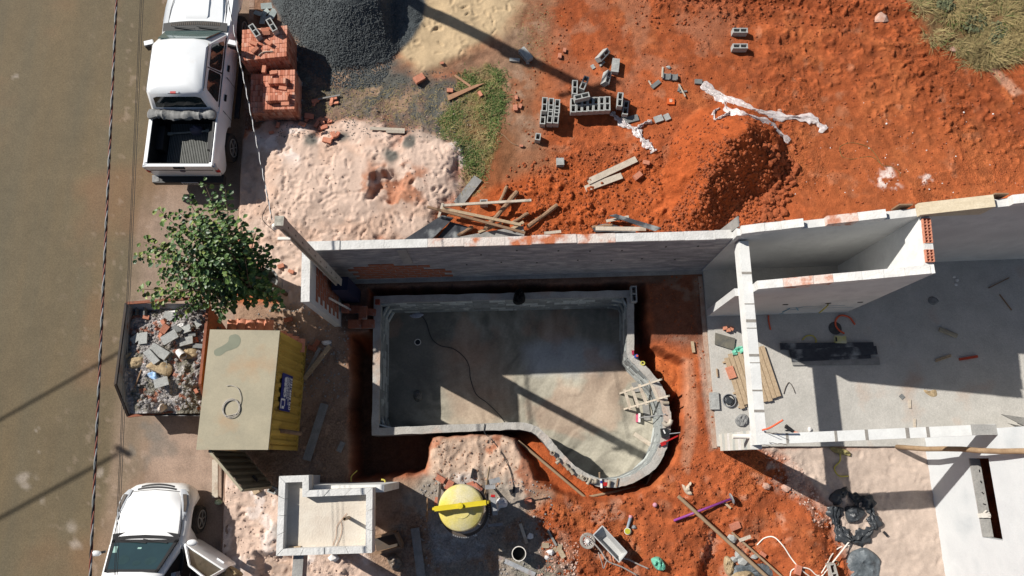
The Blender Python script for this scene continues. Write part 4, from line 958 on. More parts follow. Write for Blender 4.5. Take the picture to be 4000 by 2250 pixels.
at_ = me.color_attributes.new('albedo', 'FLOAT_COLOR', 'POINT'); at_.data.foreach_set('color', np.concatenate([cc, np.ones((len(cc), 1))], 1).astype(np.float32).ravel())
me.materials.append(M_GROUND); _o = bpy.data.objects.new('rubble_fill', me); link(_o); stuff(_o); tag(_o, 'grey mortar and crumbs heaped inside the skip', 'rubble')
rm = MB(); rd = random.Random(12)
for i in range(620):
    x, y = rd.uniform(xW+.1, xE-.1), rd.uniform(yS+.15, yN-.1); zz = float(rubh(np.array([x]), np.array([y]))[0]); rock(rm, (x, y, zz+.01), (.008+.055*rd.random()**3), rd.random(), (1, .8, .55))
_o = stuff(meshobj('rubble_crumbs', rm, M_RUBBLE, normals=False)); tag(_o, 'small stone crumbs strewn over the rubble in the skip', 'rubble')
def RZ_(px, py):
    zz = .8
    for i in range(4): p = P(px, py, zz); zz = float(rubh(np.array([p.x]), np.array([p.y]))[0])
    return Vector((p.x, p.y, zz))
SKIPS = [  # px, py, len, wid, thick, rotation, material, what, label
 (545,1212,.42,.24,.13,.0,'M_BLOCKD','block_shell','dark hollow block shell in the far left corner of the skip'),
 (630,1375,.46,.22,.06,-.55,'M_BLOCK','slab_piece','longest grey slab piece lying across the middle of the skip'),
 (625,1362,.0,.0,.0,0,None,None,None),
 (600,1395,.40,.16,.05,-.80,'M_BLOCK','slab_piece','narrow grey slab piece under the longest one in the skip'),
 (672,1320,.36,.20,.10,.55,'M_BLOCK','block_piece','grey block piece tilted behind the long slab in the skip'),
 (570,1325,.20,.26,.10,.1,'M_BLOCK','block_piece','upright grey block piece left of the long slab in the skip'),
 (540,1325,.22,.16,.08,.7,'M_BLOCK','block_piece','split grey block piece at the left middle of the skip'),
 (670,1238,.26,.20,.06,-.2,'M_BLOCK','slab_piece','five sided grey slab piece near the back of the skip'),
 (735,1290,.26,.16,.10,.3,'M_BLOCK','block_piece','grey block piece near the right side of the skip'),
 (735,1335,.30,.18,.05,.25,'M_BLOCK','slab_piece','flat grey slab piece right of the white pot in the skip'),
 (780,1265,.14,.16,.06,.5,'M_BLOCK','block_piece','pale grey corner piece against the right edge of the skip'),
 (782,1355,.24,.10,.08,-.1,'M_BLOCKD','block_piece','dark ribbed block piece against the right edge of the skip'),
 (640,1430,.26,.18,.05,.35,'M_BLOCKD','slab_piece','dark square slab piece on torn sacks in the skip'),
 (640,1495,.32,.20,.10,.3,'M_BLOCK','block_piece','grey block end with a slot, lower middle of the skip'),
 (700,1290,.22,.12,.10,-.6,'M_BLOCKD','block_piece','broken dark block webs near the middle of the skip'),
 (757,1310,.16,.10,.07,.2,'M_BLOCKD','block_piece','small dark block piece at the right middle of the skip')]
for px, py, l, w_, t, rz, m, nm, lb in SKIPS:
    if not nm: continue
    p = RZ_(px, py); mb = MB(); R = Euler((rd.uniform(-.15, .15), rd.uniform(-.2, .1), rz)).to_matrix()
    if nm == 'block_shell':
        for dx in (-.19, 0, .19): mb.box(p+R @ Vector((dx, 0, .07)), (.035, w_, t), R=R)
        mb.box(p+R @ Vector((0, 0, .01)), (l, w_, .03), R=R)
    elif nm == 'block_piece':
        c = p+Vector((0, 0, t/2+.03)); mb.box(c, (l, w_*.22, t), R=R); mb.box(c+R @ Vector((0, 0, t*.4)), (l*.98, w_, t*.25), R=R); mb.box(c+R @ Vector((l*.3, 0, 0)), (l*.12, w_*.9, t*.8), R=R)
    else:
        c = p+Vector((0, 0, t/2+.06)); hw = w_/2; pl = [(-l/2, -hw), (l/2-.02, -hw*.9), (l/2, hw), (-l/2+.03, hw*.95)]
        if 'five' in lb: pl = [(-.13, -.05), (.05, -.11), (.14, -.02), (.1, .1), (-.12, .09)]
        vs = [c+R @ Vector((x, y, zz)) for zz in (-t/2, t/2) for x, y in pl]; k = len(pl)
        mb.add(vs, [tuple(range(k-1, -1, -1)), tuple(range(k, 2*k))]+[(i, (i+1) % k, (i+1) % k+k, i+k) for i in range(k)])
    tag(meshobj(nm, mb, globals()[m]), lb, 'block piece', 'grey pieces in the skip')
for (px, py, l, lb) in ((540,1216+25,.0,None),(575,1240,.13,'orange brick chunk by the block shell in the skip'),(645,1260,.14,'orange brick chunk in the back middle of the skip'),(650,1285,.2,'broken red brick left of the tilted block in the skip'),(768,1330,.12,'orange brick cube near the right edge of the skip'),(633,1310,.10,'small brick shard in the middle of the skip'),(770,1528,.10,'bright orange scrap at the lower right of the skip')):
    if not lb: continue
    p = RZ_(px, py); R = Euler((rd.uniform(-.4, .4), rd.uniform(-.4, .4), rd.uniform(0, 3))).to_matrix()
    tag(meshobj('brick_chunk', MB().box(p+Vector((0, 0, .05)), (l, l*.7, l*.55), R=R), M_BRICK2), lb, 'brick chunk', 'brick chunks in the skip')
def crumple(name, pts, z, hgt, m, label, cat, seed=0, k=9, group=None, rings=7, world=False, edge=.0, freq=7.0, smooth=True):
    w_ = [Vector((p[0], p[1], 0)) for p in pts] if world else [P(a, b, z) for a, b in pts]
    out = catmull(w_, 4, True); c = sum(out, Vector())/len(out); mb = MB(); n = len(out); rg = []
    for r in range(rings+1):
        f = r/rings
        row = []
        for i, p in enumerate(out):
            q = c+(p-c)*(max(.04, f)+.0); nz = float(fbm(np.array([q.x*1.0]), np.array([q.y]), freq, 3, seed*2.3)[0]); n2 = float(fbm(np.array([q.x]), np.array([q.y]), freq*3, 2, seed)[0])
            e = math.sqrt(max(0, 1-f**4))
            row.append((q.x, q.y, z+edge+e*hgt*(.25+1.3*nz)+(n2-.5)*hgt*.8*(.3+e)))
        rg.append(row)
    rg.append([(p[0], p[1], z-.04) for p in rg[-1]])
    mb.loft(rg, cap=False); mb.f.append(tuple(range(n-1, -1, -1)))
    return tag(meshobj(name, mb, m, smooth='auto' if smooth else False), label, cat, group)
def at_skip(pts): p = RZ_(sum(a for a, b in pts)/len(pts), sum(b for a, b in pts)/len(pts)); return p.z
for pts, m, lb, h in (([(700,1390),(735,1355),(770,1365),(775,1390),(735,1402)], M_PAPER, 'torn brown cement sack beside the white pot in the skip', .07),
                   ([(505,1400),(560,1395),(560,1425),(515,1440),(500,1425)], M_PAPER, 'crumpled brown sack at the left side of the skip', .06),
                   ([(570,1430),(620,1405),(670,1430),(655,1470),(600,1450)], M_PAPER, 'shredded brown sack under the dark square slab', .06),
                   ([(475,1400),(515,1375),(510,1390),(480,1412)], M_PAPER, 'flat yellowish paper strip at the left edge of the skip', .05),
                   ([(575,1462),(605,1447),(620,1470),(625,1482),(600,1485)], mat('blue_white_wrap', (.62, .68, .75), (.12, .32, .62), 14, .4), 'blue and white plastic wrapper in the skip', .08),
                   ([(655,1220),(690,1212),(700,1228),(668,1235)], M_WPAPER, 'white crumpled scrap near the back of the skip', .07),
                   ([(692,1270),(720,1262),(728,1275),(700,1282)], M_WPAPER, 'small white bag in the middle of the skip', .07),
                   ([(485,1215),(500,1210),(500,1290),(488,1340),(480,1330)], M_WBAG, 'white lining sheet hanging inside the left side of the skip', .06),
                   ([(615,1600),(640,1575),(650,1590),(628,1610)], mat('plaster_chunk', (.6, .52, .46), None, 6, .9, .5), 'pale plaster chunk at the near end of the skip', .10)):
    crumple('scrap', pts, at_skip(pts)+.04, h, m, lb, 'scrap', seed=len(lb), rings=5)
p = RZ_(705, 1375); mb = MB().lathe([(.0, 0), (.07, 0), (.09, .2), (.085, .21), (.06, .03), (0, .03)], p+Vector((0, 0, .1)), 18, R=Euler((1.2, 0, .9)).to_matrix()); tag(meshobj('white_pot', mb, M_WPAPER, smooth='auto'), 'white plastic pot lying on its side in the skip', 'pot')
p = RZ_(545, 1480); tag(meshobj('stick', MB().bar(p+Vector((-.06, -.2, .05)), p+Vector((.06, .2, .08)), .025, .025), M_WOODB), 'thin brown stick in the lower left of the skip', 'stick')
# ---- vehicles ------------------------------------------------------------------
def patch(mb, c4, u0, u1, v0, v1, off, th=.006, corner=.0):
    """panel on the quad c4 = (p00,p10,p11,p01), pushed out by off"""
    p00, p10, p11, p01 = [Vector(p) for p in c4]
    def q(u, v): return (p00*(1-u)+p10*u)*(1-v)+(p01*(1-u)+p11*u)*v
    nn = (p10-p00).cross(p01-p00).normalized()*off
    uv = [(u0, v0), (u1, v0), (u1, v1), (u0, v1)]
    if corner: 
        cu, cv = corner*(u1-u0), corner*(v1-v0)
        uv = [(u0+cu, v0), (u1-cu, v0), (u1, v0+cv), (u1, v1-cv), (u1-cu, v1), (u0+cu, v1), (u0, v1-cv), (u0, v0+cv)]
    k = len(uv); a = [q(u, v)+nn for u, v in uv]; b = [q(u, v) for u, v in uv]
    mb.add(a+b, [tuple(range(k))]+[(i, i+k, (i+1) % k+k, (i+1) % k) for i in range(k)]); return mb
def wheel(parent, c, r, wdt, sgn, rim=.62, spokes=6):
    c = Vector(c); R = Matrix.Rotation(math.pi/2, 3, 'Y')
    t = MB().lathe([(r*.6, -wdt/2), (r*.93, -wdt/2), (r, -wdt*.3), (r, wdt*.3), (r*.93, wdt/2), (r*.6, wdt/2)], c, 28, R=R); w_ = meshobj('wheel', t, M_RUBBER, parent, smooth='auto')
    d = MB().lathe([(0, -.01), (r*rim, -.01), (r*rim, .012), (r*rim*.9, .012), (r*rim*.86, -.004), (0, -.004)], c+Vector((sgn*(wdt/2-.02), 0, 0)), 24, R=R); meshobj('rim_back', d, M_DARKST, w_)
    sp = MB()
    for k in range(spokes):
        a = k*2*math.pi/spokes; sp.bar(c+Vector((sgn*(wdt/2), 0, 0)), c+Vector((sgn*(wdt/2-.005), math.cos(a)*r*rim, math.sin(a)*r*rim)), .045, .02)
    sp.lathe([(r*rim*.88, -.01), (r*rim, -.01), (r*rim, .012), (r*rim*.88, .012), (r*rim*.88, -.01)], c+Vector((sgn*(wdt/2), 0, 0)), 24, R=R, cap=False)
    sp.lathe([(0, -.015), (.05, -.015), (.04, .015), (0, .015)], c+Vector((sgn*(wdt/2), 0, 0)), 12, R=R); meshobj('rim', sp, M_ALLOY, w_)
def xring(y, prof): return [(x, y, z) for x, z in prof]
def make_truck():
    cx = -7.89
    tk = thing('pickup_truck', 'white double cab pickup truck parked at the kerb with open bed', 'pickup', (cx, 8.5, RZ))
    def sec(y, hw, zb, zbelt, ztop, tw, crown=.0):
        h = [(hw-.05, zb), (hw, zb+.10), (hw, zbelt-.22), (hw-.02, zbelt-.09), (hw-.07, zbelt), (tw, ztop), (tw*.6, ztop+crown*.7), (0, ztop+crown)]
        return [(cx+x, y, z) for x, z in h]+[(cx-x, y, z) for x, z in reversed(h[:-1])]
    yr, yc = 8.13, 10.46
    S = [sec(yr, .885, .38, 1.03, 1.05, .76), sec(9.0, .885, .38, 1.03, 1.05, .76), sec(9.95, .885, .38, 1.03, 1.04, .76),
         sec(10.3, .89, .40, 1.03, 1.02, .78), sec(10.5, .90, .62, 1.02, 1.01, .80, .02), sec(10.75, .91, .68, 1.01, .99, .80, .04), sec(11.1, .91, .68, .99, .965, .79, .05), sec(11.35, .90, .5, .96, .94, .77, .05),
         sec(11.75, .86, .35, .88, .88, .72, .04), sec(11.95, .74, .36, .74, .76, .6, .02)]
    meshobj('body', MB().loft(S), M_SILVER, tk, smooth='auto')
    # raised hood panel + power bulge
    hb = MB(); rg = []
    for y, w_, z in ((10.62, .70, 1.028), (11.0, .68, 1.03), (11.4, .64, 1.008), (11.75, .58, .945)):
        rg.append([(cx-w_, y, z-.06), (cx-w_+.05, y, z), (cx-.3*w_, y, z+.018), (cx+.3*w_, y, z+.018), (cx+w_-.05, y, z), (cx+w_, y, z-.06)])
    hb.loft(rg, cap=False, closed=False); hd = meshobj('hood', hb, M_SILVER, tk, smooth='auto')
    hs_ = MB(); rg = []
    for y, w_, z in ((10.72, .30, 1.04), (10.82, .34, 1.075), (11.2, .33, 1.07), (11.5, .31, 1.035)):
        rg.append([(cx-w_, y, z-.05), (cx-w_+.05, y, z), (cx+w_-.05, y, z), (cx+w_, y, z-.05)])
    hs_.loft(rg, cap=False, closed=False); meshobj('hood_bulge', hs_, M_SILVER, hd, smooth='auto')
    # cab
    bz, tz = 1.03, 1.64
    def ring(hw, y0, y1, z, c): 
        k = c
        return [(cx-hw+k, y0, z), (cx+hw-k, y0, z), (cx+hw, y0+k, z), (cx+hw, y1-k*1.3, z), (cx+hw-k*1.6, y1, z), (cx+hw*.4, y1+.05, z), (cx-hw*.4, y1+.05, z), (cx-hw+k*1.6, y1, z), (cx-hw, y1-k*1.3, z), (cx-hw, y0+k, z)]
    R0 = ring(.80, 8.15, 10.36, bz, .05); R1 = ring(.675, 8.34, 9.74, tz, .08); R2 = ring(.635, 8.38, 9.68, tz+.055, .12); R3 = ring(.42, 8.55, 9.5, tz+.085, .15)
    cb = MB(); cb.loft([R0, R1, R2, R3]); meshobj('cab', cb, M_SILVER, tk, smooth='auto')
    ws = MB(); patch(ws, ((cx+.76, 10.40, bz), (cx-.76, 10.40, bz), (cx-.60, 9.78, tz), (cx+.60, 9.78, tz)), .03, .97, .06, .95, .022)
    meshobj('windshield', ws, mat('truck_windshield', (.10, .15, .14), (.07, .11, .105), 2, .06, spec=.8), tk)
    for s in (1, -1):
        q = ((cx+s*.80, 8.25, bz), (cx+s*.80, 10.28, bz), (cx+s*.675, 9.70, tz), (cx+s*.675, 8.46, tz))
        if s < 0: q = (q[1], q[0], q[3], q[2])
        for u0, u1 in ((.06, .45), (.50, .93)) if s > 0 else ((.07, .5), (.55, .94)):
            w_ = MB(); patch(w_, q, u0, u1, .12, .86, .008, corner=.08); meshobj('side_window', w_, M_GLASS, tk)
        w_ = MB(); patch(w_, q, .465, .485, .02, .95, .006); patch(w_, q, .03, .97, .0, .06, .006); meshobj('window_trim', w_, M_BLACKPL, tk)
        for y in (8.62, 9.42):
            meshobj('door_handle', MB().box((cx+s*.885, y, .93), (.04, .16, .05)), M_BLACKPL, tk)
        hb = MB(); hb.box((cx+s*1.03, 9.95, 1.10), (.20, .13, .17), rz=s*-.25); mr = meshobj('mirror', hb, M_BLACKPL, tk); m2 = MB().box((cx+s*1.03, 9.97, 1.18), (.21, .12, .06), rz=s*-.25); meshobj('mirror_cap', m2, M_SILVER, mr)
        meshobj('mirror_arm', MB().bar((cx+s*.86, 9.98, 1.02), (cx+s*.96, 9.96, 1.07), .05, .04), M_BLACKPL, mr)
        meshobj('side_step', MB().bar((cx+s*.93, 8.4, .28), (cx+s*.93, 10.2, .28), .12, .05), M_BLACKPL, tk)
        hl = MB().box((cx+s*.72, 11.78, .80), (.26, .22, .14), rz=-s*.5); meshobj('headlight', hl, M_LENS, tk)
    rw = MB(); patch(rw, ((cx-.74, 8.16, bz), (cx+.74, 8.16, bz), (cx+.61, 8.345, tz), (cx-.61, 8.345, tz)), .06, .94, .12, .86, .008, corner=.08); meshobj('rear_window', rw, M_GLASS, tk)
    bl_ = MB().box((cx-.02, 8.36, tz+.035), (.26, .05, .035)); b3 = meshobj('brake_light', bl_, M_LENS, tk); meshobj('red_lens', MB().box((cx-.02, 8.352, tz+.037), (.13, .05, .038)), M_RED, b3)
    cw = MB(); rg = []
    for t in range(9):
        x = -.80+1.6*t/8; rg.append([(cx+x, 10.37+.05*(1-(x/.8)**2), 1.052), (cx+x, 10.60+.07*(1-(x/.8)**2), 1.062)])
    cw.loft(rg, cap=False, closed=False); cwl = meshobj('cowl', cw, M_BLACKPL, tk)
    gs = MB()
    for t in range(26):
        x = -.6+1.2*t/25; gs.box((cx+x, 10.55+.05*(1-(x/.8)**2), 1.063), (.022, .09, .008))
    meshobj('cowl_slots', gs, M_DARKST, cwl)
    for x0, x1 in ((-.55, .02), (.05, .6)):
        meshobj('wiper', MB().bar((cx+x0, 10.50, 1.10), (cx+x1, 10.42, 1.115), .025, .02), M_BLACKPL, tk)
    for s in (1, -1):
        for y in (8.25, 9.15, 10.12): meshobj('door_seam', MB().box((cx+s*.884, y, .70), (.008, .014, .56)), M_BLACKPL, tk)
        meshobj('hood_seam', MB().tube([(cx+s*.715, 10.6, 1.0), (cx+s*.70, 11.0, .995), (cx+s*.66, 11.4, .97), (cx+s*.6, 11.75, .9)], .008, 5), M_BLACKPL, tk)
        meshobj('roof_gutter', MB().tube([(cx+s*.672, 8.42, tz+.012), (cx+s*.672, 9.66, tz+.012)], .008, 5), M_DARKST, tk)
    # bed
    y0, y1 = 6.78, 8.13
    for s in (1, -1):
        rg = []
        for y, o, zb in ((y0, -.03, .55), (y0+.14, .0, .42), (7.05, .0, .42), (7.25, .025, .66), (7.45, .035, .78), (7.75, .035, .78), (7.95, .02, .66), (8.1, .0, .40), (y1, .0, .38)):
            rg.append([(cx+s*x, y, z) for x, z in ((.735, 1.10), (.80, 1.115), (.825, 1.10), (.845, 1.03), (.885+o, .92), (.895+o, .80), (.885+o, max(zb+.02, .5)), (.85, zb), (.735, zb))])
        sd = meshobj('bed_side', MB().loft(rg), M_SILVER, tk, smooth='auto')
        meshobj('side_rail', MB().box((cx+s*.752, (y0+y1)/2+.02, 1.118), (.05, y1-y0-.1, .02)), M_SILVER if s < 0 else M_BLACKPL, sd)
        tl = MB().box((cx+s*.815, 6.805, .90), (.09, .10, .30)); t_ = meshobj('tail_light', tl, M_LENS, tk); meshobj('red_lens', MB().box((cx+s*.82, 6.80, .80), (.092, .10, .13)), M_RED, t_)
    tg = MB(); tg.prism([(cx-.80, 6.75), (cx+.80, 6.75), (cx+.80, 6.82), (cx-.80, 6.82)], .52, 1.10); tgo = meshobj('tailgate', tg, M_SILVER, tk)
    meshobj('tailgate_crease', MB().box((cx, 6.748, .88), (1.5, .012, .02)), M_DARKST, tgo); meshobj('tailgate_handle', MB().box((cx+.0, 6.742, 1.02), (.26, .03, .07)), M_BLACKPL, tgo)
    meshobj('badge', MB().lathe([(0, 0), (.07, 0), (.06, .01), (0, .012)], (cx+.0, 6.747, .84), 16, R=Matrix.Rotation(math.pi/2, 3, 'X')), mat('badge_blue', (.05, .06, .12), None, 4, .4), tgo)
    bp = MB().box((cx, 6.68, .44), (1.72, .20, .15)); bpo = meshobj('bumper', bp, M_BLACKPL, tk); meshobj('bumper_corner', MB().box((cx-.80, 6.69, .455), (.16, .18, .14), rz=.15), M_TARP, bpo)
    pl = meshobj('number_plate', MB().box((cx+.05, 6.574, .47), (.40, .012, .13)), mat('plate_grey', (.42, .43, .44), None, 6, .5), bpo)
    tm = text_mesh('EAC3F44', .11, .004); vs = [v.co.copy() for v in tm.vertices]; wl = world_loc(pl); mx = max(v.x for v in vs)
    for i, v in enumerate(tm.vertices): v.co = (cx+.05-.175+vs[i].x*.35/mx-wl.x, 6.566-vs[i].z-wl.y, .43+vs[i].y-wl.z)
    tm.materials.clear(); tm.materials.append(M_BLACKPL); o = bpy.data.objects.new('lettering', tm); o.parent = pl; link(o)
    fl_ = MB(); fl_.box((cx, 7.47, .60), (1.50, 1.36, .03)); fl_.box((cx-.725, 7.47, .84), (.02, 1.34, .50)); fl_.box((cx+.725, 7.47, .84), (.02, 1.34, .50)); fl_.box((cx, 8.11, .84), (1.46, .02, .50)); fl_.box((cx, 6.83, .84), (1.46, .02, .50))
    for s in (1, -1): fl_.box((cx+s*.63, 7.6, .74), (.19, .62, .26))
    ln = meshobj('bed_liner', fl_, M_LINER, tk)
    for t in range(26):
        x = -.5+1.0*t/25; meshobj('liner_rib', MB().box((cx+x, 7.46, .625), (.021, 1.24, .022)), M_RIB, ln)
    for t in range(4): meshobj('liner_rib', MB().box((cx+.712-.0, 7.3+.0, .74+t*.1), (.015, .7, .03)), M_RIB, ln)
    for s, y in ((1, 7.60), (-1, 7.60), (1, 10.92), (-1, 10.92)): wheel(tk, (cx+s*.80, y, RZ+.37), .37, .23, s)
    # load in the bed
    tp = []
    rg = []
    rr = random.Random(4)
    for t in range(40):
        x = -.82+1.62*t/39; r0 = .098*(1+.10*math.sin(t*.9)+.06*math.sin(t*2.1+1)); 
        if t in (0, 39): r0 *= .6
        if t in (7, 8, 31, 32): r0 *= .8
        rg.append([(cx+x, 8.05+math.cos(a)*r0*1.25*(1+.12*math.sin(3*a+t*.35))+.02*math.sin(t*.25), 1.17+math.sin(a)*r0*.85*(1+.12*math.sin(2*a+t*.5))) for a in [k*2*math.pi/10 for k in range(10)]])
    o = meshobj('rolled_tarp', MB().loft(rg), M_TARP, smooth='auto'); tag(o, 'rolled grey tarpaulin cover behind the pickup cab', 'tarp')
    mb = MB().bar((cx-.50, 7.78, .70), (cx+.46, 7.86, .70), .035, .03); mb.box((cx-.5, 7.78, .70), (.13, .07, .05)); mb.box((cx+.46, 7.86, .70), (.13, .07, .05)); tag(meshobj('load_bar', mb, mat('load_bar_grey', (.3, .31, .28), None, 5, .5)), 'grey cargo bar with square ends across the pickup bed', 'bar')
    crumple('plastic_bag', [(cx+.02, 7.92), (cx+.18, 7.98), (cx+.32, 7.92), (cx+.26, 7.80), (cx+.05, 7.78)], .66, .16, mat('blue_bag', (.08, .09, .14), (.13, .11, .15), 9, .4), 'dark blue plastic bag in the shaded front of the pickup bed', 'bag', 3, world=True)
make_truck()
def make_car():
    cx = -7.72
    c_ = thing('hatchback_car', 'white hatchback car with its passenger door open at the kerb', 'car', (cx, -2.2, RZ))
    def sec(y, hw, zb, zt, crown, sh=.09):
        h = [(hw-.06, zb), (hw, zb+.12), (hw+.005, (zb+zt)/2), (hw-.015, zt-sh), (hw-.075, zt-.02), (hw*.72, zt+crown*.5), (hw*.4, zt+crown*.9), (0, zt+crown)]
        return [(cx+x, y, z) for x, z in h]+[(cx-x, y, z) for x, z in reversed(h[:-1])]
    S = [sec(-.475, .40, .22, .50, .03), sec(-.52, .56, .16, .58, .04), sec(-.62, .69, .12, .63, .05), sec(-.80, .775, .12, .69, .06), sec(-.98, .80, .44, .735, .065), sec(-1.12, .812, .52, .77, .065), sec(-1.40, .815, .52, .83, .06), sec(-1.55, .815, .30, .86, .05),
         sec(-1.72, .82, .10, .885, .03), sec(-2.4, .825, .10, .90, .02), sec(-3.4, .82, .12, .91, .02), sec(-3.6, .81, .45, .91, .02), sec(-4.1, .80, .45, .90, .02), sec(-4.35, .72, .2, .8, .02)]
    meshobj('body', MB().loft(S), M_WPAINT, c_, smooth='auto')
    hd = MB(); rg = []
    for y, w_, z in ((-.66, .50, .695), (-.80, .60, .755), (-1.1, .665, .84), (-1.4, .69, .90), (-1.56, .69, .925)):
        rg.append([(cx-w_, y, z-.055), (cx-w_+.03, y, z-.015), (cx-w_*.5, y+.03, z+.012), (cx, y+.045, z+.02), (cx+w_*.5, y+.03, z+.012), (cx+w_-.03, y, z-.015), (cx+w_, y, z-.055)])
    hd.loft(rg, cap=False, closed=False); meshobj('hood', hd, M_WPAINT, c_, smooth='auto')
    for s in (1, -1): meshobj('hood_seam', MB().tube([(cx+s*w_, y, z-.05) for y, w_, z in ((-.66, .505, .695), (-.80, .605, .755), (-1.1, .67, .84), (-1.4, .695, .90), (-1.56, .695, .925))], .007, 5), M_BLACKPL, c_)
    meshobj('hood_seam', MB().tube([(cx-.50, -.65, .672), (cx-.25, -.62, .695), (cx, -.605, .70), (cx+.25, -.62, .695), (cx+.50, -.65, .672)], .007, 5), M_BLACKPL, c_)
    bz, tz = .895, 1.36
    def ring(hw, y0, y1, z, k): return [(cx-hw+k, y0, z), (cx+hw-k, y0, z), (cx+hw, y0+k, z), (cx+hw, y1-k, z), (cx+hw-k*1.4, y1, z), (cx+hw*.4, y1+.07, z), (cx-hw*.4, y1+.07, z), (cx-hw+k*1.4, y1, z), (cx-hw, y1-k, z), (cx-hw, y0+k, z)]
    cb = MB(); cb.loft([ring(.755, -4.15, -1.66, bz, .06), ring(.60, -3.75, -2.24, tz, .08), ring(.55, -3.65, -2.30, tz+.05, .12), ring(.35, -3.4, -2.5, tz+.075, .15)]); meshobj('roof', cb, M_WPAINT, c_, smooth='auto')
    ws = MB(); patch(ws, ((cx+.70, -1.63, bz), (cx-.70, -1.63, bz), (cx-.54, -2.20, tz), (cx+.54, -2.20, tz)), .02, .98, .0, .97, .03); wso = meshobj('windshield', ws, M_GLASST, c_)
    wf = MB(); q = ((cx+.70, -1.63, bz), (cx-.70, -1.63, bz), (cx-.54, -2.20, tz), (cx+.54, -2.20, tz))
    for a in ((.0, .05, .0, 1.0), (.95, 1.0, .0, 1.0), (.0, 1.0, .93, 1.0), (0, 1, 0, .1)): patch(wf, q, *a, .033)
    meshobj('windshield_border', wf, M_BLACKPL, wso)
    ob = MB()
    for u, v, du, dv in ((.40, .66, .14, .16), (.62, .5, .2, .28), (.14, .55, .2, .24)): meshobj('seat_reflection', patch(MB(), q, u, u+du, v, v+dv, .0315, corner=.3), mat('seat_reflection_tone', (.03, .058, .063), None, 6, .15), wso)  # seat reflections painted as paler patches on the glass
    ob = MB(); patch(ob, q, .5, .56, .25, .30, .032); patch(ob, q, .88, .94, .22, .42, .032); meshobj('sticker', ob, mat('sticker_green', (.35, .55, .5), None, 6, .5), wso)
    cw = MB(); rg = []
    for t in range(9):
        x = -.70+1.4*t/8; k = 1-(x/.7)**2; rg.append([(cx+x, -1.62+.03*k, .915), (cx+x, -1.50+.06*k, .918)])
    cw.loft(rg, cap=False, closed=False); meshobj('cowl', cw, M_BLACKPL, c_)
    for x0, x1 in ((-.55, .05), (-.02, .5)): meshobj('wiper', MB().bar((cx+x0, -1.60, .97), (cx+x1, -1.67, .985), .02, .02), M_BLACKPL, c_)
    for s in (1, -1):
        hl = MB(); rg = []
        for y, x0, x1, z in ((-.60, .52, .62, .66), (-.72, .55, .72, .70), (-.90, .61, .765, .745), (-1.10, .665, .75, .785), (-1.22, .69, .71, .81)):
            rg.append([(cx+s*x0, y, z+.012), (cx+s*(x0+x1)/2, y, z+.02), (cx+s*x1, y, z-.02)])
        hl.loft(rg, cap=False, closed=False); ho = meshobj('headlight', hl, M_LENS, c_, smooth=True)
        rg2 = []
        for y, x0, x1, z in ((-.70, .60, .68, .71), (-.90, .66, .73, .755), (-1.06, .69, .73, .785)):
            rg2.append([(cx+s*x0, y, z+.018), (cx+s*x1, y, z+.008)])
        meshobj('lamp_bowl', MB().loft(rg2, cap=False, closed=False), M_DARKST, ho)
        mo = MB(); c0 = Vector((cx+s*.98, -1.88, .98)) if s < 0 else None
        if c0:
            rock(mo, c0, .10, 2, (1.25, .62, .65), ICO2, .03); m1 = meshobj('mirror', mo, M_WPAINT, c_, smooth=True); meshobj('mirror_arm', MB().bar(c0, (cx+s*.80, -1.85, .93), .05, .04), M_BLACKPL, m1)
    gr = MB(); rg = []
    for row, (dy, z) in enumerate(((0, .625), (.075, .665))):
        pass
    for k, (y, z, w_) in enumerate(((-.545, .635, .36), (-.60, .668, .42))):
        g = MB(); rg = []
        for t in range(9):
            x = -w_+2*w_*t/8; kk = 1-(x/w_)**2; rg.append([(cx+x, y-.02+.05*kk, z+.004), (cx+x, y+.015+.05*kk, z-.012)])
        g.loft(rg, cap=False, closed=False); meshobj('grille', g, M_BLACKPL, c_)
    for s, y in ((1, -1.26), (-1, -1.26), (1, -3.7), (-1, -3.7)): wheel(c_, (cx+s*.745, y, RZ+.30), .30, .19, s, .68, 5)
    # open front door on the kerb side
    H0 = Vector((cx+.80, -1.72, 0)); E0 = Vector((-6.02, -2.23, 0)); d = (E0-H0); L = d.length; d.normalize(); nn = Vector((d.y, -d.x, 0))
    def dp(s, z, o): p = H0+d*s+nn*o; return (p.x, p.y, z)
    db = MB(); rg = []
    for s, z0, z1 in ((0, .18, .86), (.06, .14, .885), (L*.6, .14, .895), (L-.06, .2, .90), (L, .3, .88)):
        rg.append([dp(s, z0, -.05), dp(s, z0+.2, -.075), dp(s, z1-.12, -.07), dp(s, z1, -.03), dp(s, z1, .03), dp(s, z0, .03)])
    db.loft(rg); dr = meshobj('open_door', db, M_WPAINT, c_, smooth='auto')
    fr_ = MB()
    fr_.bar(dp(.05, .88, 0), dp(.48, 1.30, .14), .035, .05); fr_.bar(dp(.48, 1.30, .14), dp(L-.08, 1.36, .16), .035, .05); fr_.bar(dp(L-.08, 1.36, .16), dp(L-.02, .88, 0), .035, .05); meshobj('window_frame', fr_, M_WPAINT, dr)
    gl = MB(); gl.add([dp(.12, .89, 0), dp(.5, 1.27, .135), dp(L-.1, 1.33, .155), dp(L-.05, .89, 0)], [(0, 1, 2, 3)]); meshobj('window', gl, mat('door_glass', (.10, .09, .06), (.16, .13, .08), 3, .08, spec=.8), dr)
    c0 = Vector(dp(.16, .96, -.15)); mo = MB(); rock(mo, c0, .10, 5, (1.2, .7, .65), ICO2, .03); meshobj('mirror', mo, M_WPAINT, dr, smooth=True)
    meshobj('door_handle', MB().bar(dp(L-.30, .74, -.085), dp(L-.12, .75, -.085), .04, .04), M_SILVER, dr)
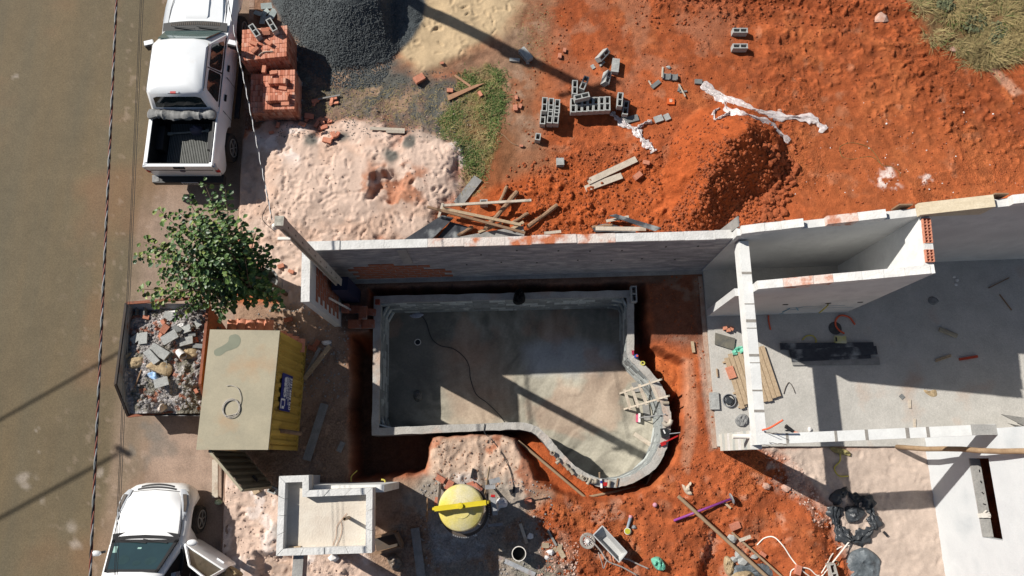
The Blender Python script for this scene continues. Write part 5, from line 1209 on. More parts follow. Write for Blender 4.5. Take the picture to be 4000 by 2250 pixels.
    meshobj('door_lining', MB().box(Vector(dp(L/2, .52, .035)), (L*.86, .02, .6), rz=math.atan2(d.y, d.x)), M_BLACKPL, dr)
    op = MB(); op.add([(cx+.829, -1.78, .2), (cx+.832, -2.75, .2), (cx+.829, -2.75, .9), (cx+.829, -1.78, .87)], [(0, 1, 2, 3)])
    op.add([(cx+.765, -1.85, .905), (cx+.765, -2.8, .905), (cx+.62, -2.75, 1.34), (cx+.625, -2.33, 1.34)], [(0, 1, 2, 3)]); op.prism([(cx+.60, -1.80), (cx+.822, -1.80), (cx+.822, -2.75), (cx+.60, -2.75)], .89, .906)
    meshobj('cabin_opening', op, mat('cabin_dark', (.012, .012, .013), None, 4, .8), c_)  # dark sheets stand in for the unlit inside of the cabin
    tag(meshobj('box_parcel', MB().box((cx+.72, -2.33, 1.0), (.17, .17, .2), rz=.15), mat('print_box', (.6, .62, .6), (.05, .06, .12), 18, .6)), 'small patterned box on the seat inside the open car door', 'box')
    crumple('cloth', [(-6.05, -2.18), (-5.86, -2.24), (-5.72, -2.36), (-5.95, -2.5), (-6.15, -2.42)], .62, .22, mat('beige_cloth', (.36, .27, .16), (.26, .19, .11), 9, .9), 'beige crumpled cloth hanging over the end of the open car door', 'cloth', 8, world=True)
make_car()
# ---- tree ----------------------------------------------------------------------
def make_tree():
    b = G(1120, 1150); rd = random.Random(21)
    tr = thing('street_tree', 'young leafy tree between the skip and the street wall', 'tree', b)
    top = Vector((-5.75, 3.75, 1.8)); tb = MB(); tb.tube(catmull([b-Vector((0, 0, .2)), b+Vector((-.03, 0, .9)), b+Vector((-.12, -.02, 1.7)), top], 5), lambda t: .055-.03*t, 8); meshobj('trunk', tb, M_BARK, tr, smooth=True)
    # branch tips given as pixels with heights
    tips = [(800,720,3.6),(880,740,3.4),(730,770,3.2),(1000,900,3.2),(1040,960,2.9),(620,820,3.3),(650,900,3.6),(560,945,3.1),(600,960,3.3),(540,1000,2.9),(640,1010,3.7),(560,1130,2.7),(590,1185,2.6),(640,1150,3.1),
            (720,880,4.2),(800,850,4.4),(880,860,4.2),(930,930,3.9),(960,1020,3.5),(1010,1060,2.9),(1030,1120,2.5),(1090,1200,2.0),(980,1190,2.4),(900,1200,2.5),(850,1230,2.3),(770,1150,3.0),(700,1090,3.5),(720,980,4.1),(800,960,4.6),(870,1010,4.3),(800,1080,3.9),(900,1110,3.3),(740,1190,2.6),(690,1230,2.2),
            (840,800,3.9),(770,820,3.9),(680,950,3.9),(760,1040,4.2),(860,930,4.5),(940,860,3.6),(1060,1010,2.5),(660,1070,3.4),(840,1150,3.0),(1000,1150,2.4),(930,1050,3.6),(620,1080,3.0),(950,970,3.7),(1090,1150,2.2),(820,890,4.5),(700,830,3.6),(880,1080,3.8),(780,900,4.4)]
    leaf = MB(); leaf.add([(0, 0, 0), (.05, -.045, .012), (.10, -.052, .006), (.135, 0, -.012), (.10, .052, .006), (.05, .045, .012), (.07, 0, -.012)], [(0, 1, 6), (1, 2, 6), (2, 3, 6), (3, 4, 6), (4, 5, 6), (5, 0, 6)])
    lms = [rawmesh('leaf', leaf, M_LEAF), rawmesh('leaf', leaf, M_LEAFY), rawmesh('leaf', leaf, M_LEAFD)]
    leaves = []
    bm = MB()
    for ti, (px, py, z) in enumerate(tips):
        z = 1.4+(z-1.4)*.43; z = min(z, 1.45) if (px > 960 or py > 1140) else (min(z, 2.1) if px > 880 and py > 980 else z); tip = P(px, py, z); t0 = rd.uniform(.35, .95); root = b.lerp(top, t0) if False else Vector((top.x+rd.uniform(-.1, .1), top.y+rd.uniform(-.1, .1), 1.0+.95*t0))
        mid = root.lerp(tip, .5)+Vector((rd.uniform(-.1, .1), rd.uniform(-.1, .1), .12)); path = catmull([root, mid, tip], 9)
        bm.tube(path, lambda t: .02-.015*t, 5, cap=False)
        k = len(path)
        for j in range(int(k*.22), k):
            p = path[j]; d = (path[min(j+1, k-1)]-path[max(j-1, 0)]).normalized(); sx = d.cross(Vector((0, 0, 1))); sx = sx.normalized() if sx.length > .01 else Vector((1, 0, 0))
            for s in (-1, 1):
                for rep in range(3 if rd.random() < .6 else 2):
                    o = p+sx*s*rd.uniform(.01, .05)+Vector((rd.uniform(-.06, .06), rd.uniform(-.06, .06), rd.uniform(-.07, .07))); dirv = (sx*s+d*rd.uniform(.1, .9)+Vector((0, 0, rd.uniform(-.5, .15)))).normalized()
                    yaw = math.atan2(dirv.y, dirv.x); e = Euler((rd.uniform(-.7, .7), rd.uniform(-.2, .75), yaw)); leaves.append((o, e, rd.uniform(.5, 1.0), 1 if (ti in (5, 6, 7, 8, 9, 11, 12) and rd.random() < .45) or rd.random() < .1 else (2 if rd.random() < .35 else 0)))  # more bright leaves at the crown's left, painting the highlight there
    meshobj('branches', bm, M_BARK, tr, smooth=True)
    # twigs and loose leaves through the crown's inside
    for i in range(150):
        a = rd.random()*6.28; r = math.sqrt(rd.random())*.8; z = rd.uniform(1.6, 2.3); c = P(775, 985, 2.0)
        leaves.append((Vector((c.x+math.cos(a)*r*1.1, c.y+math.sin(a)*r*1.1, z)), Euler((rd.uniform(-.8, .8), rd.uniform(-.4, .8), rd.random()*6.28)), rd.uniform(.6, 1.1), 2 if rd.random() < .5 else 0))
    leaves.sort(key=lambda q: -q[0].z)
    rest = [MB(), MB(), MB()]
    for i, (o, e, s, k) in enumerate(leaves):
        if i % 6 == 0 and i//6 < 298: inst(lms[k], 'leaf', o, e, tr, (s, s, s))
        else:
            R = e.to_matrix(); rest[k].add([o+R @ (Vector(v)*s) for v in leaf.v], leaf.f)
    for k in range(3):
        if rest[k].f: stuff(meshobj('foliage', rest[k], (M_LEAF, M_LEAFY, M_LEAFD)[k], tr, normals=False))
make_tree()
# ---- concrete blocks -------------------------------------------------------------
def block_mb(l=.39, w_=.14, h=.19, cells=2, t=.026):
    mb = MB(); xs = [-l/2]
    cl = (l-t*(cells+1))/cells
    for c in range(cells): xs += [-l/2+t+c*(cl+t), -l/2+t+c*(cl+t)+cl]
    xs.append(l/2); ys = [-w_/2, -w_/2+t, w_/2-t, w_/2]; idx = {}
    def V(x, y, z):
        k = (round(x, 5), round(y, 5), round(z, 5))
        if k not in idx: idx[k] = len(mb.v); mb.v.append(k)
        return idx[k]
    hole = lambda i, j: j == 1 and i % 2 == 1
    for i in range(len(xs)-1):
        for j in range(3):
            if hole(i, j):
                x0, x1, y0, y1 = xs[i], xs[i+1], ys[j], ys[j+1]
                for (a, b) in (((x0, y0), (x0, y1)), ((x0, y1), (x1, y1)), ((x1, y1), (x1, y0)), ((x1, y0), (x0, y0))): mb.f.append((V(*a, 0), V(*b, 0), V(*b, h), V(*a, h)))
                continue
            q = [(xs[i], ys[j]), (xs[i+1], ys[j]), (xs[i+1], ys[j+1]), (xs[i], ys[j+1])]
            mb.f.append(tuple(V(*p, h) for p in q)); mb.f.append(tuple(V(*p, 0) for p in q[::-1]))
    for i in range(len(xs)-1):
        for y in (ys[0], ys[-1]): mb.f.append((V(xs[i], y, 0), V(xs[i+1], y, 0), V(xs[i+1], y, h), V(xs[i], y, h)))
    for j in range(3):
        for x in (xs[0], xs[-1]): mb.f.append((V(x, ys[j], 0), V(x, ys[j+1], 0), V(x, ys[j+1], h), V(x, ys[j], h)))
    return mb
BLK = rawmesh('concrete_block', block_mb(), M_BLOCK); BLKH = rawmesh('concrete_block', block_mb(.19, .14, .19, 1), M_BLOCK)
R2 = math.radians
def block(px, py, rz, label, layer=0, half=False, pose='up', group='loose concrete blocks', z=None, m=None):
    g = G(px, py, .19*layer) if z is None else P(px, py, z)
    zb = (g.z if z is None else z)+layer*.19
    me = BLKH if half else BLK
    rot = {'up': (0, 0, R2(rz)), 'side': (R2(90), 0, R2(rz)), 'end': (0, R2(90), R2(rz)), 'tilt': (R2(35), R2(8), R2(rz))}[pose]
    off = {'up': 0, 'side': .07, 'end': .095 if half else .195, 'tilt': .03}[pose]
    p = P(px, py, zb+.12)
    if pose == 'side': o = inst(me, 'concrete_block', (p.x+math.sin(R2(rz))*.095, p.y-math.cos(R2(rz))*.095, zb+off), rot, m=m); 
    elif pose == 'end': o = inst(me, 'concrete_block', (p.x-.095*math.cos(R2(rz)), p.y-.095*math.sin(R2(rz)), zb+off), rot, m=m)
    else: o = inst(me, 'concrete_block', (p.x, p.y, zb+off), rot, m=m)
    return tag(o, label, 'concrete block', group)
block(2889, 124, 0, 'upper of the two lone hollow blocks on the far right soil')
block(2889, 185, 0, 'lower of the two lone hollow blocks on the far right soil')
block(2076, 195, -52, 'grey block lying on its side at the edge of the pole shadow', pose='side')
block(2346, 212, 52, 'tilted block with dark cells above the block stacks', pose='tilt')
block(2376, 252, 82, 'flat grey block lying right of the tilted block', pose='side')
block(2360, 305, 76, 'grey block leaning below the flat block', pose='tilt')
block(2101, 538, 82, 'small half block standing left of the lone cube block', half=True)
block(2187, 604, 2, 'lone cube like half block on the red soil', half=True, pose='side')
block(1890, 793, 2, 'half block with one open cell beside the timber heap', half=True)
block(2760, 1566, 90, 'grey block on its side between the pool and the house slab', pose='side')
block(2475, 1150, 90, 'hollow block set on the far right corner of the pool wall', z=PZ)
block(1066, 1914, -20, 'half block by the end of the container door', half=True)
block(3254, 2238, -80, 'pale block at the bottom edge next to the dusty black sheet', m=M_RIM)
# left stack: two rows of three and some doubled
names = ['left', 'middle', 'right']
for i, (x, y) in enumerate(((2127, 412), (2152, 415), (2176, 420))):
    for l in range(2): block(x, y, 87, '%s column, %s layer, back row of the small left block stack' % (names[i], ('bottom', 'top')[l]), l, group='blocks of the small left stack')
for i, (x, y) in enumerate(((2120, 462), (2149, 462), (2173, 463))):
    block(x, y, 86, '%s column, front row of the small left block stack' % names[i], 0, group='blocks of the small left stack')
    if i: block(x-1, y-4, 84, '%s column, upper front block of the small left stack' % names[i], 1, group='blocks of the small left stack')
# right stack
for i in range(7):
    x = 2238+i*22.2; y = 417-i*1.2
    block(x, y, 89, '%s block from the left in the bottom row of the long block stack' % ('first', 'second', 'third', 'fourth', 'fifth', 'sixth', 'seventh')[i], 0, group='blocks of the long stack')
    block(x+1, y-1, 89, '%s block from the left in the second layer of the long block stack' % ('first', 'second', 'third', 'fourth', 'fifth', 'sixth', 'seventh')[i], 1, group='blocks of the long stack')
block(2246, 345, 88, 'block standing behind the left end of the long stack', 0, group='blocks of the long stack')
block(2245, 345, 88, 'upper block behind the left end of the long stack', 1, group='blocks of the long stack')
block(2281, 328, 68, 'block turned askew behind the long stack', 1, group='blocks of the long stack')
block(2272, 380, 14, 'block laid crosswise on top of the long stack', 2, group='blocks of the long stack')
block(2422, 395, 84, 'upright block at the right of the long stack, nearest to it', 0, group='blocks of the long stack')
block(2421, 393, 84, 'upper upright block at the right of the long stack', 1, group='blocks of the long stack')
block(2443, 425, 82, 'outermost block at the right end of the long stack', 0, group='blocks of the long stack')
def piece(px, py, l, w_, t, rz, m, label, name='block_fragment', cat='fragment', z=None, tilt=0.0, group=None, dz=0):
    g = G(px, py) if z is None else P(px, py, z)
    return tag(meshobj(name, MB().box(g+Vector((0, 0, t/2+dz-.004)), (l, w_, t), R=Euler((tilt, tilt*.5, R2(rz))).to_matrix()), m), label, cat, group)
def shard(px, py, r, m, label, name='block_fragment', cat='fragment', seed=1, t=.5, z=None, group=None):
    g = G(px, py) if z is None else P(px, py, z); mb = MB(); rock(mb, g+Vector((0, 0, r*t*.55)), r, seed, (1, .8, t), ICO1, .25)
    return tag(meshobj(name, mb, m), label, cat, group)
piece(2010, 237, .27, .09, .06, -5, M_BLOCK, 'thin grey block sliver in the pole shadow, the longer one')
piece(2061, 246, .09, .08, .06, -2, M_BLOCK, 'small grey block scrap just right of the thin sliver')
piece(2316, 262, .12, .09, .03, -60, M_BLOCK, 'pale block flake left of the flat block')
piece(2352, 251, .18, .05, .04, 45, M_BLOCK, 'narrow block splinter touching the flat block')
piece(2466, 467, .36, .17, .05, 15, M_BLOCKD, 'dark flat block half under the crumpled wrap')
piece(2572, 466, .22, .17, .05, 20, M_BLOCK, 'left half of the snapped grey slab right of the wrap')
piece(2605, 459, .14, .17, .05, 24, M_BLOCK, 'right half of the snapped grey slab right of the wrap')
def ublock(px, py, rz, label):
    g = G(px, py); R = Euler((0, 0, R2(rz))).to_matrix(); mb = MB(); mb.box(g+Vector((0, 0, .02)), (.39, .17, .04), R=R)
    for dx in (-.18, 0, .18): mb.box(g+R @ Vector((dx, 0, .06)), (.03, .16, .05), R=R)
    tag(meshobj('block_fragment', mb, M_BLOCKD), label, 'fragment')
ublock(2616, 303, -6, 'split block lying open with three webs showing')
piece(2561, 331, .28, .11, .04, 40, M_BLOCKD, 'dark slab strip left of the split block')
piece(2587, 283, .04, .30, .03, -6, M_WOODP, 'short pale lath standing against the split block', 'lath', 'lath')
piece(2652, 346, .2, .05, .04, 75, M_BLOCKD, 'dark splinter right of the split block')
piece(2668, 359, .2, .05, .03, 10, M_BLOCKD, 'dark flat splinter beneath the small stick')
g1, g2 = G(2648, 335), G(2675, 382); tag(meshobj('stick', MB().bar(g1+Vector((0, 0, .08)), g2+Vector((0, 0, .06)), .03, .03), M_WOODP), 'small pale stick beside the orange lid', 'stick')
piece(2538, 325, .03, .14, .03, 25, M_WOODP, 'tiny pale lath left of the dark slab strip', 'lath', 'lath')
shard(2611, 264, .07, M_BLOCK, 'small grey lump above the split block', seed=4)
piece(2727, 322, .19, .13, .06, -4, M_BLOCKD, 'dark broken block half at the start of the long clear wrap')
# orange lid with hand print
g = G(2619, 398); lid = thing('orange_square_box', 'square orange plastic box lid with a pale hand mark', 'box lid', g)
meshobj('plate', MB().box(g+Vector((0, 0, .03)), (.19, .17, .04), rz=-.05), mat('orange_plastic', (.68, .13, .03), None, 5, .5), lid)
hm = MB().box(g+Vector((-.005, -.01, .054)), (.06, .05, .006))
for k, dx in enumerate((-.03, -.012, .008, .026)): hm.box(g+Vector((dx, .035, .054)), (.012, .04, .006))
hm.box(g+Vector((.045, .0, .054)), (.03, .012, .006)); meshobj('hand_mark', hm, mat('pale_print', (.75, .5, .36), None, 5, .5), lid)
# ---- brick pallets -----------------------------------------------------------------
BRK = [rawmesh('brick', MB().box((0, 0, 0), (.053, .113, .19)), m) for m in (M_BRICK, M_BRICK2, mat('clay_brick_pink', (.62, .30, .21), (.52, .22, .15), 9, .9, .3, 50), mat('clay_brick_dark', (.42, .15, .09), (.34, .11, .065), 9, .9, .3, 50), mat('clay_brick_dusty', (.62, .37, .28), (.52, .27, .19), 12, .9, .3, 50))]
def pallet(corners, z, nx, ny, nl, label, skip=None):
    c = [P(a, b, z) for a, b in corners]; base = sum(c, Vector())/4; base.z = 0
    p_ = thing('brick_pallet', label, 'bricks', base); rd = random.Random(nx)
    ux = (c[1]-c[0]); uy = (c[3]-c[0]); rz = math.atan2(ux.y, ux.x); cnt = 0; rest = MB(); lh = z/nl
    for l in range(nl-1, -1, -1):
        for j in range(ny):
            for i in range(nx):
                if skip and skip(i, j, l): continue
                shell = l == nl-1 or i in (0, nx-1) or j in (0, ny-1) or (skip and (skip(i, j, l+1)))
                if not shell: continue
                q = c[0]+ux*((i+.5)/nx)+uy*((j+.5)/ny); q.z = lh*(l+.5)+rd.uniform(-.004, .004)
                s = (ux.length/nx/.0575, uy.length/ny/.121, (lh-.004)/.19)
                if cnt < 298: inst(BRK[rd.choice((0, 1, 2, 2, 3, 4, 1))], 'brick', q+Vector((rd.uniform(-.002, .002), rd.uniform(-.004, .004), 0)), (0, 0, rz+rd.uniform(-.012, .012)), p_, s); cnt += 1
                else: rest.box(q, (.056*s[0], .118*s[1], .19*s[2]), rz=rz+rd.uniform(-.01, .01))
    core = MB(); q = c[0]+ux*.5+uy*.5; core.box((q.x, q.y, (nl-2)*lh/2), (ux.length*.94, uy.length*.94, max(.05, (nl-2)*lh-.02)), rz=rz); meshobj('inner_bricks', core, M_BRICKD, p_)
    if rest.f: stuff(meshobj('more_bricks', rest, M_BRICK, p_))
    sk = MB(); 
    for t in (.05, .5, .95):
        a = c[0]+uy*t; b = c[1]+uy*t; sk.bar((a.x-.03, a.y, .012), (b.x+.03, b.y, .012), .1, .05)
    meshobj('pallet_board', sk, M_WOODG, p_)
pallet(((946,116),(1122,98),(1119,228),(941,238)), .88, 19, 7, 5, 'taller pallet of red bricks beside the pickup')
def skB(i, j, l):
    if l >= 4: return not ((2 <= j <= 2 and 9 <= i <= 15) or (j in (5,) and 8 <= i <= 16))
    if l == 3: return i < 6 or (j < 1 and i < 9)
    if l == 2: return False
    return False
pallet(((962,262),(1144,258),(1140,415),(958,418)), .80, 19, 7, 5, 'lower broken into pallet of red bricks with steps', skB)
zA = .88
block(997, 124, -55, 'left hollow block standing on the taller brick pallet', z=zA, group='blocks on the brick pallet')
block(1064, 102, -58, 'right hollow block standing on the taller brick pallet', z=zA, group='blocks on the brick pallet')
BIG = rawmesh('clay_brick', MB().box((0, 0, 0), (.19, .09, .08)), M_BRICK2)
def cbrick(px, py, z, rz, label, t=0, group='loose clay bricks', s=None):
    p = P(px, py, z+.045) if z is not None else G(px, py)+Vector((0, 0, .04))
    tag(inst(BIG, 'clay_brick', p, (t, t*.4, R2(rz)), scale=s), label, 'brick', group)
for i, (x, y, rz, lb) in enumerate(((1049,168,-35,'clay brick right of the hollow block on the taller pallet'),(992,170,-20,'flat clay brick at the middle left of the taller pallet'),(996,195,50,'clay brick on edge above the wooden arc on the taller pallet'),(1036,118,0,'small brick bit between the two blocks on the taller pallet'),(1040,130,10,'brick bit below the two blocks on the taller pallet'))): cbrick(x, y, zA, rz, lb, .1*i)
tag(meshobj('wooden_arc', MB().tube(catmull([P(a, b, zA+.02) for a, b in ((1010,218),(1020,208),(1035,202),(1066,200))], 6), .013, 6), M_WOODP), 'thin curved wood strip on the taller brick pallet', 'stick')
for x, y, rz, lb in ((1032,272,88,'clay brick at the back left of the stepped pallet'),(1070,285,12,'pale hollow brick at the back of the stepped pallet'),(1106,346,-8,'pale hollow brick at the right of the stepped pallet'),(1115,407,3,'clay brick at the front right corner of the stepped pallet')): cbrick(x, y, .80, rz, lb)
# broken brick scatter: each a separate chunk
BRS = [((1233,398),.14,20),((1228,408),.10,70),((1246,392),.09,40),((1298,396),.12,80),((1308,388),.11,10),((1296,408),.09,50),((1210,458),.18,-5),((1183,488),.14,-20),((1250,470),.12,30),((1262,478),.14,100),((1240,488),.13,60),((1278,470),.12,-30),((1268,500),.14,20),((1252,502),.10,75),((1290,478),.10,10),((1305,530),.15,120),((1320,528),.12,60),((1280,552),.18,-15),((1296,545),.09,35),((1088,492),.12,85),((1062,520),.10,20),((1315,405),.1,5),((1200,470),.1,50)]
def nearf(k): (x, y) = BRS[k][0]; return 'below the gravel heap' if y < 430 else ('on the edge of the pink sand' if x > 1150 else 'in the shade beside the pallets')
for i, ((x, y), l, rz) in enumerate(BRS):
    ordn = ('first','second','third','fourth','fifth','sixth','seventh','eighth','ninth','tenth','eleventh','twelfth','thirteenth','fourteenth','fifteenth')
    near = 'below the gravel heap' if y < 430 else ('on the edge of the pink sand' if x > 1150 else 'in the shade beside the pallets')
    piece(x, y, l*1.25, l*.7, l*.4, rz, (M_BRICK, M_BRICK2)[i % 2], '%s largest broken orange brick shard %s' % (ordn[sorted([k for k in range(len(BRS)) if nearf(k) == near], key=lambda k: (-BRS[k][1], k)).index(i)], near), 'brick_shard', 'brick shard', tilt=random.Random(i).uniform(-.4, .4), group='brick shards '+near, dz=.02)
tag(meshobj('lath', MB().bar(G(1245,392)+Vector((0,0,.06)), G(1330,376)+Vector((0,0,.06)), .04, .03), M_WOODG), 'dark thin lath among brick shards below the gravel heap', 'lath')
for x, y, l, rz, lb in ((1639,313,.28,35,'largest orange brick lying on the gravel wash'),(1758,357,.16,0,'clay brick at the left tip of the brown board'),(1876,370,.14,-60,'small brick at the right end of the brown board'),(2013,425,.16,95,'left broken brick on the soil beside the small block stack'),(2032,418,.12,70,'right broken brick on the soil beside the small block stack'),(2017,384,.11,100,'narrow brick chip above the broken bricks'),(1727,249,.09,10,'small brick chip at the sand edge'),(2186,222,.14,85,'brick chip with splinters right of the pole shadow'),(2205,200,.12,80,'pale brick chip above its neighbour right of the pole shadow'),(2036,572,.09,0,'small brick chip at the end of the dry twig'),
    (2489,690,.22,40,'broken orange tile right of the white boards'),(2523,638,.16,-10,'reddish lump of tile above the broken one'),(1099,1041,.15,20,'orange brick piece left on the sand by the tree'),(1139,1062,.13,-20,'orange brick piece right on the sand by the tree'),(2868,2054,.22,20,'brick lying left of the purple pipe end'),(2978,2164,.13,-35,'small brick between the two brown pipes at the bottom'),(3113,2225,.2,70,'brick under the pale hose at the bottom'),(1722,1870,.2,-30,'red brick chunk at upper left of the mixer'),(1755,1895,.22,60,'red brick chunk touching the mixer drum'),(1838,1892,.16,20,'small red chunk behind the mixer drum'),(1865,1905,.22,-40,'broken red chunk at the upper right of the mixer'),(1708,1958,.18,80,'red chunk at the left of the mixer drum'),(2062,1955,.16,20,'single red lump right of the mixer')):
    piece(x, y, l, l*.62, l*.4, rz, (M_BRICK2 if y < 1500 else M_BRICK), lb, 'brick_piece', 'brick piece', tilt=.12, dz=.02)
# broken pale tiles above the pallet
TL = [((1043,26),.3,8,'largest grey tile piece above the brick pallet'),((1035,55),.28,40,'left grey tile piece above the brick pallet'),((1068,58),.3,70,'right grey tile piece above the brick pallet'),((1030,82),.26,85,'lowest left grey tile piece above the pallet'),((1052,78),.2,20,'middle grey tile piece above the pallet'),((1012,60),.22,-20,'outer left grey tile piece above the pallet')]
M_TILE = mat('grey_tile', (.34, .39, .38), (.26, .30, .295), 6, .7)
for i, ((x, y), l, rz, lb) in enumerate(TL): piece(x, y, l, l*.55, .025, rz, M_TILE, lb, 'tile_piece', 'tile', tilt=.12*(-1)**i, dz=.02+.012*i)
for a, b, r0, lb in (((955,-20),(944,78),.06,'rough log lying along the kerb above the pallets'),((962,40),(948,100),.045,'shorter log behind the rough one along the kerb')):
    tag(meshobj('log', MB().tube([G(*a)+Vector((0,0,r0)), G(*b)+Vector((0,0,r0))], r0, 8), M_WOODB), lb, 'log')
# ---- boards, sticks, logs -------------------------------------------------------------
def board(a, b, w_, t, m, label, name='plank', z=None, lift=.0, lift2=None, roll=0, cat=None):
    A = G(*a) if z is None else P(*a, z); B = G(*b) if z is None else P(*b, z)
    A = A+Vector((0, 0, lift+t/2)); B = B+Vector((0, 0, (lift if lift2 is None else lift2)+t/2))
    return tag(meshobj(name, MB().bar(A, B, w_, t, roll), m), label, cat or name)
board((2295,714),(2484,625),.16,.03,M_WOODP,'longer white dusty board on the red soil', lift=.04)
board((2286,740),(2428,688),.16,.03,M_WOODP,'shorter white dusty board below the longer one', lift=.02)
board((1447,506),(1583,512),.08,.025,M_WOODP,'pale yellow board on the pink sand, full length', lift=.05)
board((1510,518),(1582,520),.08,.025,M_WOODP,'shorter pale board joined beside the yellow one', lift=.05)
g = [G(*q)+Vector((0,0,.06)) for q in ((1752,398),(1748,378),(1862,334),(1895,328))]; tag(meshobj('tapered_board', MB().prism([(p.x,p.y) for p in g], g[0].z-.02, g[0].z+.012), mat('reddish_board', (.40,.22,.13), (.31,.165,.095), 4, .8, .3, 30)), 'brown tapered board lying on the green grass', 'board')
board((1777,299),(1838,342),.06,.02,MATS['reddish_board'],'narrow brown lath behind the tapered board', 'lath', lift=.05)
board((1868,700),(1788,802),.24,.03,M_WOODG,'wide grey plank on the edge of the sand heap', lift=.05)
# timber heap behind the wall
hp = [((1735,823),(2074,803),.06,.05,M_WOODP,'straight pale batten across the top of the timber heap',.34,.34),((1732,831),(2034,890),.07,.05,M_WOOD,'yellowish batten sloping down through the timber heap',.28,.20),((1676,829),(2050,926),.06,.05,M_WOODB,'long brown batten on top of the timber heap',.36,.30),((1732,800),(1714,853),.06,.03,M_WOODP,'short white lath upright at the left of the timber heap',.1,.05),((1995,905),(2045,878),.07,.05,M_WOOD,'short pale batten at the lower right of the timber heap',.15,.18),((1870,915),(1960,880),.06,.05,M_WOOD,'batten under the logs in the timber heap',.12,.12)]
for a, b, w_, t, m, lb, l1, l2 in hp: board(a, b, w_, t, m, lb, 'batten', lift=l1, lift2=l2)
for a, b, r0, lb, l1, l2 in (((2020,757),(1900,908),.065,'thick brown log crossing the timber heap',.10,.26),((2176,804),(2062,892),.055,'bark covered log at the right of the timber heap',.08,.10),((1981,731),(1950,800),.045,'short split log above the timber heap',.06,.06),((2064,838),(1999,878),.045,'short log in the right of the timber heap',.1,.1),((1850,890),(1790,925),.05,'short log low in the timber heap',.08,.08),((2390,883),(2310,893),.04,'small log behind the wall, left of the dark boards',.08,.08)):
    A, B = G(*a)+Vector((0,0,l1)), G(*b)+Vector((0,0,l2)); rr = random.Random(len(lb)); tag(meshobj('log', MB().tube([A.lerp(B, k/6)+Vector((rr.uniform(-.01,.01), rr.uniform(-.01,.01), 0)) for k in range(7)], lambda t: r0*(1+.12*math.sin(9*t)), 9), mat('log_bark', (.33,.21,.13), (.2,.12,.075), 8, .9, .5, 25, stretch=(3,3,3)), smooth='auto'), lb, 'log')
def sheet(pts, m, label, name='plywood', lift=.05, t=.022):
    w_ = [G(*q)+Vector((0,0,lift)) for q in pts]; mb = MB(); n = len(w_); mb.add([p-Vector((0,0,t)) for p in w_]+w_, [tuple(range(n-1,-1,-1)), tuple(range(n,2*n))]+[(i,(i+1)%n,(i+1)%n+n,i+n) for i in range(n)]); return tag(meshobj(name, mb, m), label, 'plywood')
sheet([(1585,945),(1730,852),(1775,862),(1690,945)], M_PLYD, 'large dark plywood sheet at the left of the timber heap', lift=.22)
sheet([(1712,935),(1760,872),(1835,893),(1790,935)], M_PLYD, 'second dark plywood piece under the battens', lift=.12)
sheet([(1780,935),(1900,912),(2045,889),(2048,925),(2040,945)], M_WOODG, 'long grey plywood strip along the wall top behind the heap', lift=.14)
sheet([(2372,857),(2400,852),(2575,905),(2550,918)], M_PLYD, 'dark stained board leaning behind the wall', lift=.30)
sheet([(2310,890),(2370,878),(2480,905),(2480,918),(2320,912)], M_PLYD, 'dark plywood piece behind the leaning board', lift=.12)
board((2322,906),(2515,908),.10,.03,M_WOODP,'pale board lying along the wall behind the leaning board', lift=.25)
board((2365,872),(2452,855),.07,.03,M_WOODP,'short white board under the leaning dark board', lift=.14)
board((2125,917),(2190,910),.07,.03,M_WOODP,'short pale board against the wall back by the soil', lift=.1)
# left yard boards
board((1270,1578),(1200,1798),.19,.03,M_WOODG,'long grey plank lying on the ground right of the container', lift=.03)
board((1342,1727),(1324,1765),.12,.03,M_WOODG,'short grey board at the edge of the trench', lift=.03)
board((1300,1358),(1192,1482),.10,.04,M_WOOD,'pale beam leaning near the container corner', lift=.25, lift2=.05)
board((1255,1362),(1195,1470),.07,.04,M_WOODG,'thin grey beam beside the pale one near the container', lift=.1, lift2=.03)
board((844,1795),(844,1943),.13,.05,M_WOODP,'pale plank lying along the kerb in front of the white car', z=.02, lift=.02)
board((1622,2062),(1648,2262),.19,.035,M_WOODG,'long grey plank lying left of the concrete mixer', lift=.03)
board((2700,1348),(2712,1376),.10,.03,M_WOOD,'short wood piece on the red soil by the pool', lift=.03) if False else board((2702,1335),(2708,1378),.07,.03,M_WOOD,'short stick on the red soil right of the pool', 'stick', lift=.03)
# ---- stones, lime -----------------------------------------------------------------------
shard(3437, 78, .22, M_STONE, 'large pale pink rock in the upper right tyre tracks', 'rock', 'rock', 3, .45)
shard(3722, 195, .10, M_STONE, 'small pale rock at the edge of the dry grass', 'rock', 'rock', 5, .4)
shard(3045, 432, .06, M_STONE, 'small pale stone above the end of the clear wrap', 'rock', 'rock', 6, .6)
# clear wrap
def wrapstrip(name, path, wd_, m, label, seed=1, h=.07):
    pts = catmull([G(*q) for q in path], 9); rr = random.Random(seed); rg = []; n = len(pts)
    for i, p in enumerate(pts):
        d = (pts[min(i+1, n-1)]-pts[max(i-1, 0)]); d.z = 0; d.normalize(); sx = Vector((-d.y, d.x, 0)); w0 = wd_*(.62+.3*math.sin(i*.37+seed)+.12*math.sin(i*1.3+seed*2))*(1 if 0 < i < n-1 else .7); row = []
        for k in range(13):
            t = k/12*2-1; wv = .5+.5*math.sin(k*2.4+.23*i*(1+.3*math.sin(seed+k))+seed)
            row.append(p+sx*(t*w0+.012*math.sin(i*.9+k))+Vector((0, 0, .012+h*(1-t*t)*(.25+.75*wv)+rr.uniform(0, .010))))
        rg.append(row)
    mb = MB(); mb.loft(rg, cap=False, closed=False); return tag(meshobj(name, mb, m, smooth=True, normals=False), label, 'plastic wrap')
wrapstrip('clear_wrap', [(2388,442),(2418,470),(2450,492),(2482,510),(2500,535),(2520,560),(2545,580),(2555,595)], .14, M_CLEAR, 'crumpled clear wrap hanging from the right of the block stack', 3)
